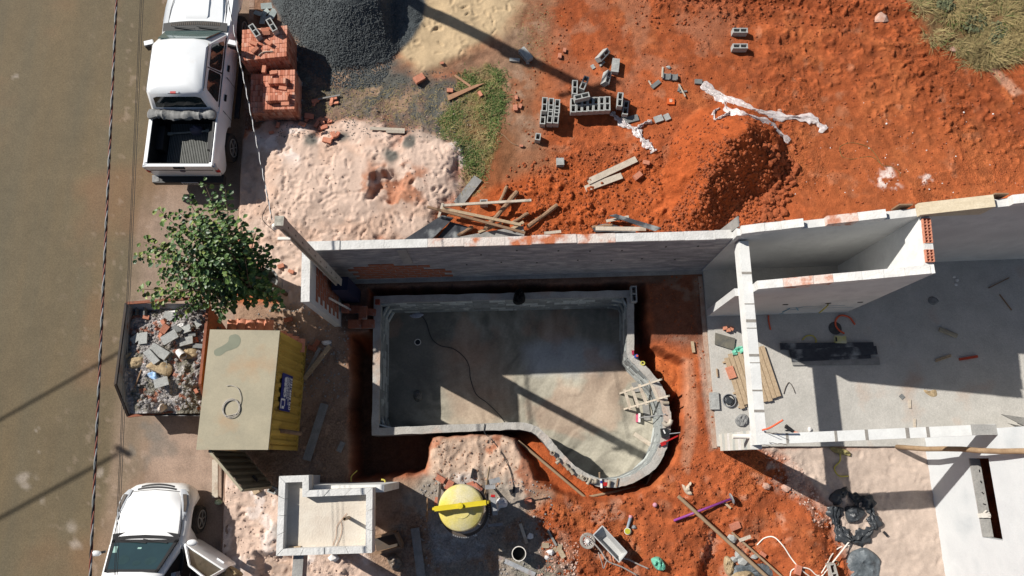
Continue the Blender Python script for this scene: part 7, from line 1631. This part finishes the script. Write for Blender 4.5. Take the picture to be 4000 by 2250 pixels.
for i, (x, y) in enumerate(((3725,1082),(3737,1096),(3732,1112))): shard(x, y, .05, M_WPAPER, '%s of three white crumpled bits on the shaded slab' % ('upper','middle','lower')[i], 'white_bit', 'scrap', i, .6, z=SL)
a, b = S(3670,1285,.04), S(3738,1312,.04); tag(meshobj('gutter_piece', MB().tube([a, b], .055, 10, flat=.6), mat('beige_tube', (.36,.32,.24), None, 6, .8), smooth='auto'), 'beige half tube lying on the shaded slab', 'tube')
for k in range(2): tag(meshobj('cane_pipe', MB().tube([S(3655,1412-7*k,.03), S(3715,1392-6*k,.03)], .016, 8), M_WOOD), '%s of two beige pipes lying together on the shaded slab' % ('front','rear')[k], 'pipe')
tag(meshobj('orange_tool', MB().bar(S(3748,1404,.03), S(3818,1392,.03), .06, .04), mat('orange_red_tool', (.5,.07,.03), None, 5, .5)), 'orange red tool lying on the shaded slab', 'tool')
crumple('mortar_clump', [(3625,1165),(3645,1158),(3668,1175),(3650,1192),(3630,1185)], SL, .05, MATS['mortar_lump'], 'brownish mortar clump on the shaded slab', 'mortar', 4, rings=4)
for a, b, lb in (((3862,1125),(3942,1085),'long dark stick on the far shaded slab'),((3905,1150),(3952,1212),'thin dark wire on the far shaded slab')): tag(meshobj('stick', MB().bar(S(*a,.02), S(*b,.02), .02,.02), M_WOODB), lb, 'stick')
tag(meshobj('tile_bit', MB().box(S(3523,1549,.01), (.10,.10,.015), rz=.7), M_BLOCKD), 'small dark square tile on the sunlit slab', 'tile')
for x, y, lb in ((3554,1577,'short orange wood chip, upper one on the sunlit slab'),(3573,1653,'short orange wood chip, lower one on the sunlit slab')): tag(meshobj('wood_chip', MB().box(S(x,y,.015), (.05,.2,.02), rz=-.1), M_WOODP), lb, 'chip')
crumple('brown_scrap', [(3608,1522),(3630,1527),(3655,1522),(3660,1545),(3640,1550),(3615,1535)], SL, .03, M_PAPER, 'torn brown scrap on the sunlit slab', 'scrap', 5, rings=4)
# leaning sheet far right, prop pole
mb = MB(); a = [S(3912,1618,.35), S(4010,1632,.42), S(4010,1668,.30)]; mb.add(a+[p-Vector((0,0,.03)) for p in a], [(0,1,2),(5,4,3),(0,3,4,1),(1,4,5,2),(2,5,3,0)]); mb.box(S(3995,1645,.15), (.08,.08,.35)); tag(meshobj('raised_board', mb, M_WOODG), 'grey board propped up at the right edge of the slab', 'board')
a = G(3500,1748); a.z += .05; b = PV(4010, 1765, (9.36, .6), (9.36, -2)); b2 = a+(b-a)*1.1; tag(meshobj('prop_pole', MB().tube([a.lerp(b2, k/8)+Vector((.012*math.sin(k*2.1), .012*math.cos(k*1.7), 0)) for k in range(9)], .055, 10), mat('pole_wood', (.36,.25,.15), (.26,.17,.1), 5, .85, .4, 25), smooth=True), 'round timber prop leaning against the white gable wall', 'prop')
# ---- red ground lower right -----------------------------------------------------------
g = G(2454, 2049); gr_ = thing('angle_grinder', 'angle grinder with a yellow disc lying on red soil', 'grinder', g); a, b = P(2463,2022,g.z+.05), P(2450,2066,g.z+.05); meshobj('grinder_body', MB().tube([a, a.lerp(b,.4), b], lambda t: .04-.01*t, 10), mat('grinder_blue', (.13,.18,.24), (.3,.34,.36), 9, .5), gr_, smooth='auto'); meshobj('grinder_tail', MB().tube([a+Vector((.01,.05,0)), a], .042, 10), mat('pink_cap', (.55,.25,.28), None, 5, .5), gr_); meshobj('grinder_disc', MB().lathe([(0,0),(.062,0),(.062,.012),(0,.012)], P(2451,2075,g.z+.08), 22), mat('disc_yellow', (.5,.48,.05), None, 5, .5), gr_); meshobj('grinder_guard', MB().lathe([(.06,0),(.075,0),(.075,.02),(.06,.02),(.06,0)], P(2451,2075,g.z+.06), 22, cap=False), M_WPAPER, gr_)
shard(2475, 2058, .06, M_STEEL, 'small steel part beside the grinder', 'steel_part', 'part', 2, .8)
mb = MB(); rock(mb, G(2557,1972)+Vector((0,0,.05)), .055, 1, (1,1,1), ICO2, .05); tag(meshobj('pink_ball', mb, mat('pink_ball', (.55,.28,.34), (.45,.2,.26), 12, .7), smooth=True), 'small pinkish ball on the red soil below the pool', 'ball')
crumple('green_bag', [(2545,2182),(2575,2175),(2595,2200),(2597,2225),(2570,2228),(2550,2205)], gz(*P2(2570,2200))+.01, .12, M_GREENB, 'green plastic bag right of the wheelbarrow', 'bag', 8)
crumple('paper_scrap', [(2665,1892),(2680,1900),(2698,1882),(2700,1890),(2690,1905),(2705,1935),(2685,1932),(2672,1915)], gz(*P2(2685,1910))+.02, .06, mat('cream_scrap', (.55,.48,.38), (.44,.34,.25), 9, .8), 'cream crumpled paper on the red soil below the pool', 'scrap', 6)
crumple('cement_sack', [(2830,2180),(2850,2175),(2870,2215),(2858,2262),(2832,2230)], gz(*P2(2845,2215))+.02, .12, M_PAPER, 'brown cement sack beside the pipes at the bottom', 'sack', 3)
crumple('cement_sack', [(2860,2255),(2880,2235),(2930,2232),(2950,2258),(2900,2275)], gz(*P2(2900,2245))+.06, .12, M_PAPER, 'beige crushed sack on the grey tray at the bottom', 'sack', 4)
crumple('dusty_sheet', [(2858,2225),(2890,2205),(3010,2205),(3015,2265),(2860,2275)], gz(*P2(2930,2240))+.02, .08, M_DUSTB, 'dusty dark sheet under the thick brown pipe at the bottom', 'sheet', 5)
for x, y, r0, lb in ((2885,2165,.14,'grey block lump left of the thick pipe at the bottom'),(2900,2190,.15,'second grey block lump beside the thick pipe'),(2862,2185,.1,'small grey lump beside the brown sack'),(2945,2175,.09,'grey stone between the brown pipes'),(2858,2105,.12,'pinkish plaster lump above the grey lumps'),(2925,2120,.1,'orange clod beside the small lath'),(3068,1905,.12,'white mortar lump on the edge of the beam shadow'),(2992,1899,.1,'white mortar lump left on the red soil')): shard(x, y, r0, M_BLOCK if 'grey' in lb else (M_CLOD if 'clod' in lb else M_STONE), lb, 'lump', 'lump', int(x), .6)
# black plastic
zz = gz(*P2(3320,2000))+.01
crumple('black_sheet', [(3236,1945),(3270,1908),(3305,1900),(3308,1915),(3290,1960),(3262,1975)], zz, .14, M_BLACKB, 'folded black plastic, the small upper bunch by the red mound', 'plastic', 2, freq=5)
crumple('black_sheet', [(3300,1985),(3330,1975),(3372,1985),(3375,2010),(3340,2040),(3312,2040)], zz, .12, M_BLACKB, 'flat dusty fold of black plastic inside the ring', 'plastic', 3, freq=5)
ring_ = [(3260,1978),(3262,2030),(3285,2080),(3318,2108),(3360,2100),(3400,2068),(3412,2040),(3400,2000),(3385,1960),(3355,1945),(3325,1958)]
wrapstrip('black_sheet', ring_, .21, M_BLACKB, 'twisted ring of black plastic on the sand', 13, .13)
crumple('black_sheet', [(3318,2170),(3350,2145),(3385,2140),(3437,2182),(3435,2235),(3420,2270),(3300,2270)], gz(*P2(3370,2200))+.01, .10, M_DUSTB, 'dusty black plastic sheet at the bottom edge', 'plastic', 6, freq=4)
crumple('yellow_rag', [(3245,1745),(3290,1752),(3318,1765),(3322,1782),(3290,1775),(3255,1765)], gz(*P2(3285,1762))+.02, .10, mat('yellow_rag', (.36,.31,.13), (.22,.18,.08), 9, .9), 'dirty yellow rag under the front beam', 'rag', 4)
board((3448,2076),(3464,2094),.05,.03,M_BLACKPL,'small dark strip on the sand right of the plastic','strip',lift=.02)
# left yard: roof tiles stacked behind the container, brown crate, plastic
for i in range(9):
    x = 1100+i*14; q = P(905+i*36 if i < 5 else 1100+(i-5)*24, 1276-(4 if i % 2 else 0) if i < 5 else 1320+(i-5)*10, .35)
    t = MB(); n = 7; t.loft([[q+Vector((-.11+.22*k/(n-1), .16*s, .05*math.sin(math.pi*k/(n-1)))) for k in range(n)] for s in (-1, 1)], cap=False, closed=False)
    t.add([(v[0], v[1], v[2]-.02) for v in t.v], [f[::-1] for f in t.f])
    tag(meshobj('roof_tile', t, M_BRICK2, smooth='auto'), 'curved orange roof tile standing behind the container', 'roof tile', 'roof tiles behind the container')
tb_ = thing('brown_trough', 'dark brown wooden trough under the right edge of the gatehouse roof', 'trough', G(1520, 2125)); zz = gz(*P2(1520,2125))
for (a, b, w0, h0) in (((1462,2098),(1545,2078),.05,.34),((1470,2160),(1572,2135),.05,.34)):
    A, B = P(*a, zz+.17), P(*b, zz+.17); meshobj('side_board', MB().bar(A, B, w0, h0), M_WOODB, tb_)
A, B = P(1468,2128,zz+.03), P(1560,2106,zz+.03); meshobj('bottom_board', MB().bar(A, B, .36, .04), M_DARKST, tb_)
A, B = P(1548,2080,zz+.17), P(1572,2132,zz+.17); meshobj('end_board', MB().bar(A, B, .05, .34), M_WOODB, tb_)
crumple('brown_plastic', [(1512,2175),(1540,2160),(1562,2180),(1572,2210),(1540,2230),(1520,2205)], gz(*P2(1540,2195))+.02, .10, mat('brown_film', (.13,.10,.075), (.2,.16,.13), 9, .4), 'brown crumpled plastic film below the trough', 'plastic', 6)
crumple('litter', [(842,1955),(855,1950),(868,1962),(855,1972),(842,1968)], .02, .07, mat('green_white_litter', (.6,.62,.55), (.2,.32,.12), 22, .6), 'small green and white litter at the kerb by the white car', 'litter', 3, rings=4)
tag(meshobj('wood_cube', MB().box(G(1006,1917)+Vector((0,0,.06)), (.14,.12,.12), rz=.5), M_WOOD), 'yellowish wood cube below the container door', 'wood block')
for pts, r0, lb in (([(1372,1882),(1372,1862),(1388,1845),(1395,1838)], .012, 'thin yellow green conduit standing at the left of the dark pit'),([(1490,1873),(1502,1876),(1504,1885),(1494,1892)], .02, 'yellow conduit hook at the right end of the gatehouse wall')):
    tag(meshobj('conduit', MB().tube(catmull([P(a, b, .35) for a, b in pts], 5), r0, 8), M_YELC, smooth=True), lb, 'conduit')
pipe([(2000,0+300),(2001,301)], .001, M_WOODB, 'x') if False else None
for x, y, r0 in ((1220,1290,.06),(1255,1310,.05),(1118,1232,.09),(1180,1330,.06),(1235,1335,.07),(1150,1215,.05)): pass
crumple('white_sack', [(1062,1090),(1080,1085),(1090,1100),(1075,1112),(1060,1105)], gz(*P2(1075,1098))+.01, .10, M_WBAG, 'white bag beside the bin under the tree', 'bag', 5, rings=5)
crumple('pale_scrap', [(1255,1335),(1285,1330),(1295,1340),(1270,1350)], gz(*P2(1275,1340))+.01, .05, M_WPAPER, 'pale scrap in the leaf shade by the container corner', 'scrap', 7, rings=4)
for x, y, rz, lb in ((1222,1362,-25,'brick at the container corner, left of its neighbour'),(1238,1345,60,'brick at the container corner, leaning on its neighbour'),(1128,1250,10,'brick in the tree shade behind the container')): piece(x, y, .2, .1, .09, rz, M_BRICKD, lb, 'clay_brick', 'brick', tilt=.1)
q = P(1050, 1108, .3); mb = MB().lathe([(0,-.3),(.26,-.3),(.30,.3),(.32,.32),(.27,.32),(.25,-.2),(0,-.2)], q, 24); tag(meshobj('round_bin', mb, mat('bin_grey', (.33,.32,.30), (.2,.2,.19), 5, .6), smooth='auto'), 'round grey bin half hidden under the tree', 'bin')
# ---- overhead lines, utility pole ---------------------------------------------------
def strands(a, b, r, R_, pitch, mats_, label, n_extra=0):
    d = b-a; L = d.length; cb_ = thing('power_cable', label, 'cable', (a+b)/2)
    n = int(L/pitch*10)
    for s, m in enumerate(mats_):
        pts = []
        for i in range(n+1):
            t = i/n; p = a+d*t; an = t*L/pitch*2*math.pi+s*2*math.pi/len(mats_); sag = -.25*(1-(2*t-1)**2)*0
            pts.append(p+Vector((math.cos(an)*R_, 0, math.sin(an)*R_+sag)))
        meshobj('strand', MB().tube(pts, r, 5, cap=False), m, cb_, smooth=True, normals=False)
def extend(p, q, k): d = q-p; return p-d*k, q+d*k
a, b = extend(P(455,0,5.6), P(352,2250,5.6), .25); strands(a, b, .0115, .0125, .55, (M_CABLE, M_CABLEG, M_CABLER), 'thick twisted power cable running down the left of the road')
for i, (x0, x1) in enumerate(((548, 458), (553, 463), (560, 470))):
    a, b = extend(P(x0, 0, 4.8+.05*i), P(x1-12, 2250, 4.8+.05*i), .3); tag(meshobj('phone_wire', MB().tube([a, b], .0045, 5), M_CABLE), '%s of the three thin wires above the kerb side' % ('left','middle','right')[i], 'wire', 'thin phone wires')
a, b = P(890,0,5.7), P(1063,858,5.35); a2 = a-(b-a)*.35; strands(a2, b, .006, .0065, .3, (M_CABLE, M_SIGNW), 'white and black service wire reaching the meter post')
tag(meshobj('drop_wire', MB().tube(catmull([P(1063,858,5.3), P(1050,800,5.2), P(1025,845,5.0), P(1035,870,4.9), P(1075,905,4.9)], 6), .006, 5), M_CABLE), 'black loop of wire at the top of the meter post', 'wire')
up = thing('utility_pole', 'round concrete utility pole at the kerb above the frame', 'pole', (-7.1, 14.2, 0))
meshobj('shaft', MB().tube([(-7.1, 14.2, -.2), (-7.1, 14.2, 9.3)], lambda t: .21-.09*t, 14), M_CONC, up, smooth=True)
meshobj('cross_arm', MB().bar((-7.9, 14.0, 8.6), (-6.3, 14.4, 8.6), .1, .1), M_WOODB, up); meshobj('transformer', MB().lathe([(0,-.3),(.16,-.3),(.16,.3),(0,.3)], (-6.85, 14.0, 6.6), 14), M_STEEL, up)
lp = thing('street_lamp', 'street lamp on the far side of the road, out of frame', 'lamp', (-21, 1.75, 0)); meshobj('post', MB().tube([(-21,1.75,-.2),(-21,1.75,7.2)], .1, 10), M_STEEL, lp); meshobj('arm', MB().tube([(-21,1.75,7.1),(-16.7,4.2,7.1)], .032, 8), M_STEEL, lp); meshobj('head', MB().box((-16.6,4.25,7.1), (.13,.34,.1), rz=-2.05), M_STEEL, lp)
l2 = thing('street_lamp', 'post with a bare arm, added out of frame to shade the road', 'lamp', (-22.6, 2.5, 0)); meshobj('post', MB().tube([(-22.6,2.5,-.2),(-22.6,2.5,6.7)], .08, 10), M_STEEL, l2); meshobj('arm', MB().tube([(-22.6,2.5,6.6),(-15.9,6.6,6.6)], .028, 8), M_STEEL, l2)  # headless post and arm added unseen to cast a shadow band on the road
# ---- clods, stones and grass (uncountable) ---------------------------------------------------
rd = random.Random(77)
def scatter(n, box, rfun, m, label, name, test=None, sq=(1, 1, .75), amp=.3, lift=.3):
    mb = MB(); k = 0; tries = 0
    while k < n and tries < n*12:
        tries += 1; px, py = rd.uniform(box[0], box[2]), rd.uniform(box[1], box[3])
        if test and not test(px, py): continue
        p = P(px, py, 0); z = gz(p.x, p.y)
        if z < -.02 and name == 'soil_clods': 
            p = P(px, py, z); z = gz(p.x, p.y)
        elif z > .1: p = P(px, py, z); z = gz(p.x, p.y)
        r = rfun(); rock(mb, (p.x, p.y, z+r*lift), r, rd.random(), sq, ICO1, amp); k += 1
    o = stuff(meshobj(name, mb, m, normals=False)); return tag(o, label, name.replace('_', ' '))
def inpx(poly):
    P_ = np.array(poly)
    def f(x, y):
        c = False; n = len(poly)
        for i in range(n):
            (ax, ay), (bx, by) = poly[i], poly[(i+1) % n]
            if (ay > y) != (by > y) and x < (bx-ax)*(y-ay)/(by-ay)+ax: c = not c
        return c
    return f
heap = inpx([(2740,560),(2900,530),(3040,580),(3110,640),(3080,760),(3030,880),(2900,905),(2560,905),(2640,800),(2720,680)])
scatter(5200, (2540,500,3130,910), lambda: .007+.045*rd.random()**6, M_CLOD, 'red soil clods covering the steep side of the red mound', 'mound_clods', heap, lift=.5)
scatter(160, (2850,560,3150,900), lambda: rd.uniform(.04, .10), M_CLOD, 'larger red lumps rolled to the foot of the red mound', 'large_clods', inpx([(2960,560),(3060,600),(3120,640),(3090,760),(3040,890),(2950,900),(2990,780),(3010,660)]), lift=.5)
red1 = inpx([(1990,640),(2450,560),(2760,470),(3100,470),(3150,620),(2900,520),(2600,640),(2560,900),(2000,930),(1960,760)])
scatter(3000, (1950,460,3150,930), lambda: .006+.04*rd.random()**5, M_CLOD, 'small red crumbs on the soil behind the wall', 'soil_crumbs', red1)
scatter(4200, (1980,0,4000,800), lambda: .006+.026*rd.random()**4, M_CLOD, 'fine red crumbs all over the open soil', 'soil_crumbs', inpx([(2100,-20),(3500,-20),(3620,150),(4020,300),(4020,780),(3100,860),(3100,560),(2700,520),(2100,640),(1990,400)]))
scatter(700, (2480,-20,3560,110), lambda: .008+.04*rd.random()**4, M_CLOD, 'red clods along the tyre ruts at the top', 'rut_clods', lambda x, y: True)
scatter(3200, (2060,1780,3350,2250), lambda: .006+.03*rd.random()**4, M_CLOD, 'red crumbs on the trodden soil below the pool', 'soil_crumbs', inpx([(2100,1900),(2300,1975),(2520,1930),(2660,1800),(2780,1760),(3000,1800),(3150,1950),(3280,2100),(3330,2260),(2150,2260),(2070,2000)]))
scatter(900, (2500,1080,2790,1760), lambda: .006+.022*rd.random()**4, M_CLOD, 'red crumbs between the pool and the house', 'soil_crumbs', None)
scatter(360, (2990,1740,3330,2100), lambda: .006+.03*rd.random()**4, M_STONE, 'pale mortar crumbs along the sand edge', 'mortar_crumbs', inpx([(2960,1745),(3100,1790),(3200,1930),(3260,2060),(3190,2060),(3080,1920)]))
scatter(240, (2100,2120,2260,2250), lambda: .008+.025*rd.random()**3, M_STONE, 'pale crumbs where mortar meets the red soil', 'mortar_crumbs', None)
scatter(70, (3100,400,4000,790), lambda: .006+.02*rd.random()**4, M_WPAPER, 'white specks scattered on the right soil', 'white_specks', None)
scatter(700, (1000,1180,1360,1560), lambda: .008+.022*rd.random()**3, M_RUBBLE, 'grey crumbs in the shaded yard behind the container', 'yard_crumbs', None)
scatter(400, (1690,1720,2060,1900), lambda: .006+.025*rd.random()**4, mat('pink_crumb', (.42,.25,.17), None, 6, .95), 'pinkish crumbs on the bank beside the pool', 'bank_crumbs', None)
scatter(700, (1640,1880,2160,2240), lambda: .008+.022*rd.random()**3, M_RUBBLE, 'grey crumbs round the mixer', 'mortar_crumbs', None)
scatter(900, (880,440,1840,980), lambda: .006+.02*rd.random()**4, mat('sand_crumb', (.58,.43,.35), None, 6, .95), 'pale sand crumbs at the rim of the pink sand', 'sand_crumbs', None)
scatter(300, (860,1870,1420,2250), lambda: .006+.022*rd.random()**4, MATS['sand_crumb'], 'pale sand crumbs by the gatehouse', 'sand_crumbs', lambda x, y: not (1080 < x < 1470 and 1850 < y < 2190))
# gravel grains on the dark heap
gravel = inpx([(1095,120),(1110,-20),(1570,-20),(1555,200),(1500,320),(1400,350),(1290,330),(1180,260)])
scatter(7000, (1090,-20,1570,350), lambda: rd.uniform(.010, .020), M_GRAVEL, 'loose dark gravel stones covering the heap', 'gravel_stones', gravel, (1, 1, .8), .25, .5)
scatter(1200, (1080,280,1830,540), lambda: rd.uniform(.008, .018), M_GRAVEL, 'dark gravel stones strewn below the heap', 'gravel_stones', None, (1, 1, .8))
def blades(n, poly, box, hmin, hmax, m, label, name, flat=.6, w_=.006, clump=0.0, thin=.0, field=False):
    mb = MB(); f = inpx(poly); k = 0; ccs = [(rd.uniform(box[0], box[2]), rd.uniform(box[1], box[3])) for i in range(60)]; guard = 0
    while k < n and guard < n*10:
        guard += 1
        if rd.random() < clump: c = rd.choice(ccs); px, py = rd.gauss(c[0], 16), rd.gauss(c[1], 16)
        else: px, py = rd.uniform(box[0], box[2]), rd.uniform(box[1], box[3])
        if not f(px, py): continue
        if float(fbm(np.array([px/160.]), np.array([py/160.]), 2.6, 3, 3.3)[0]) < thin: continue
        px += rd.gauss(0, 13); py += rd.gauss(0, 13)
        p = P(px, py, 0); p.z = gz(p.x, p.y); a = rd.random()*6.28 if not field else float(fbm(np.array([px/100.]), np.array([py/100.]), 1.5, 2, 9.9)[0])*18+rd.gauss(0, .7); L = rd.uniform(hmin, hmax); fl = flat*rd.uniform(.6, 1.3)
        d = Vector((math.cos(a)*fl, math.sin(a)*fl, max(.12, 1-fl))).normalized(); s = Vector((-math.sin(a), math.cos(a), 0))*w_*rd.uniform(.7, 1.5)
        m1 = p+d*L*.55; e = p+d*L+Vector((math.cos(a)*L*.15, math.sin(a)*L*.15, -L*.12*fl))
        mb.add([p-s, p+s, m1+s, m1-s, e], [(0, 1, 2, 3), (3, 2, 4)]); k += 1
    return tag(stuff(meshobj(name, mb, m, normals=False)), label, 'grass')
gpoly = [(1800,300),(1900,255),(1968,290),(1970,400),(1945,500),(1905,640),(1860,760),(1800,740),(1815,620),(1790,560),(1725,540),(1720,470),(1790,400)]
blades(4200, gpoly, (1715,250,1975,770), .04, .11, M_GRASS, 'short green grass between the sand heap and the red soil', 'green_grass', .7, .006, .4, .47)
blades(2600, gpoly, (1715,250,1975,770), .06, .16, M_DRY, 'dry straw mixed in the green grass', 'dry_straw', .9, .004, .3)
blades(900, [(1180,340),(1800,330),(1800,520),(1400,470),(1200,450)], (1180,330,1800,520), .05, .14, M_DRY, 'dry straw on the gravel wash', 'dry_straw', .9, .004, .4)
wd_m = mat('grey_green_weed', (.13,.14,.075), (.07,.08,.04), 14, .9, .9, 30)
for i, (x, y, r0, lb) in enumerate(((3800,95,.34,'grey green weed cushion in the middle of the dry grass'),(3900,120,.26,'grey green weed cushion right in the dry grass'),(3690,25,.22,'grey green weed cushion at the top of the dry grass'),(3885,160,.2,'low grey green weed cushion at the lower dry grass'))):
    g = G(x, y); mb = MB()
    for k in range(40):
        a, q = rd.random()*6.28, math.sqrt(rd.random())*r0; rock(mb, g+Vector((math.cos(a)*q, math.sin(a)*q*.8, .04+.05*rd.random())), rd.uniform(.03, .07), rd.random(), (1, 1, .7), ICO1, .5)
    tag(meshobj('weed_cushion', mb, wd_m, normals=False), lb, 'weed')
dpoly = [(3560,-30),(4050,-30),(4050,320),(3980,262),(3890,255),(3790,248),(3720,190),(3630,160),(3590,70)]
blades(8000, dpoly, (3550,-30,4050,320), .14, .42, M_DRY, 'flattened dry grass in the upper right corner', 'dry_grass', .9, .006, .8, .42, True)
blades(900, dpoly, (3550,-30,4050,320), .1, .3, M_GRASS, 'green blades in the dry grass of the corner', 'green_blades', .85, .006, .7, .4, True)
blades(260, [(2000,40),(2160,20),(2150,240),(2040,260)], (1990,10,2160,260), .03, .09, M_DRY, 'sparse straw beside the beige sand', 'dry_straw', .85, .004, .4)
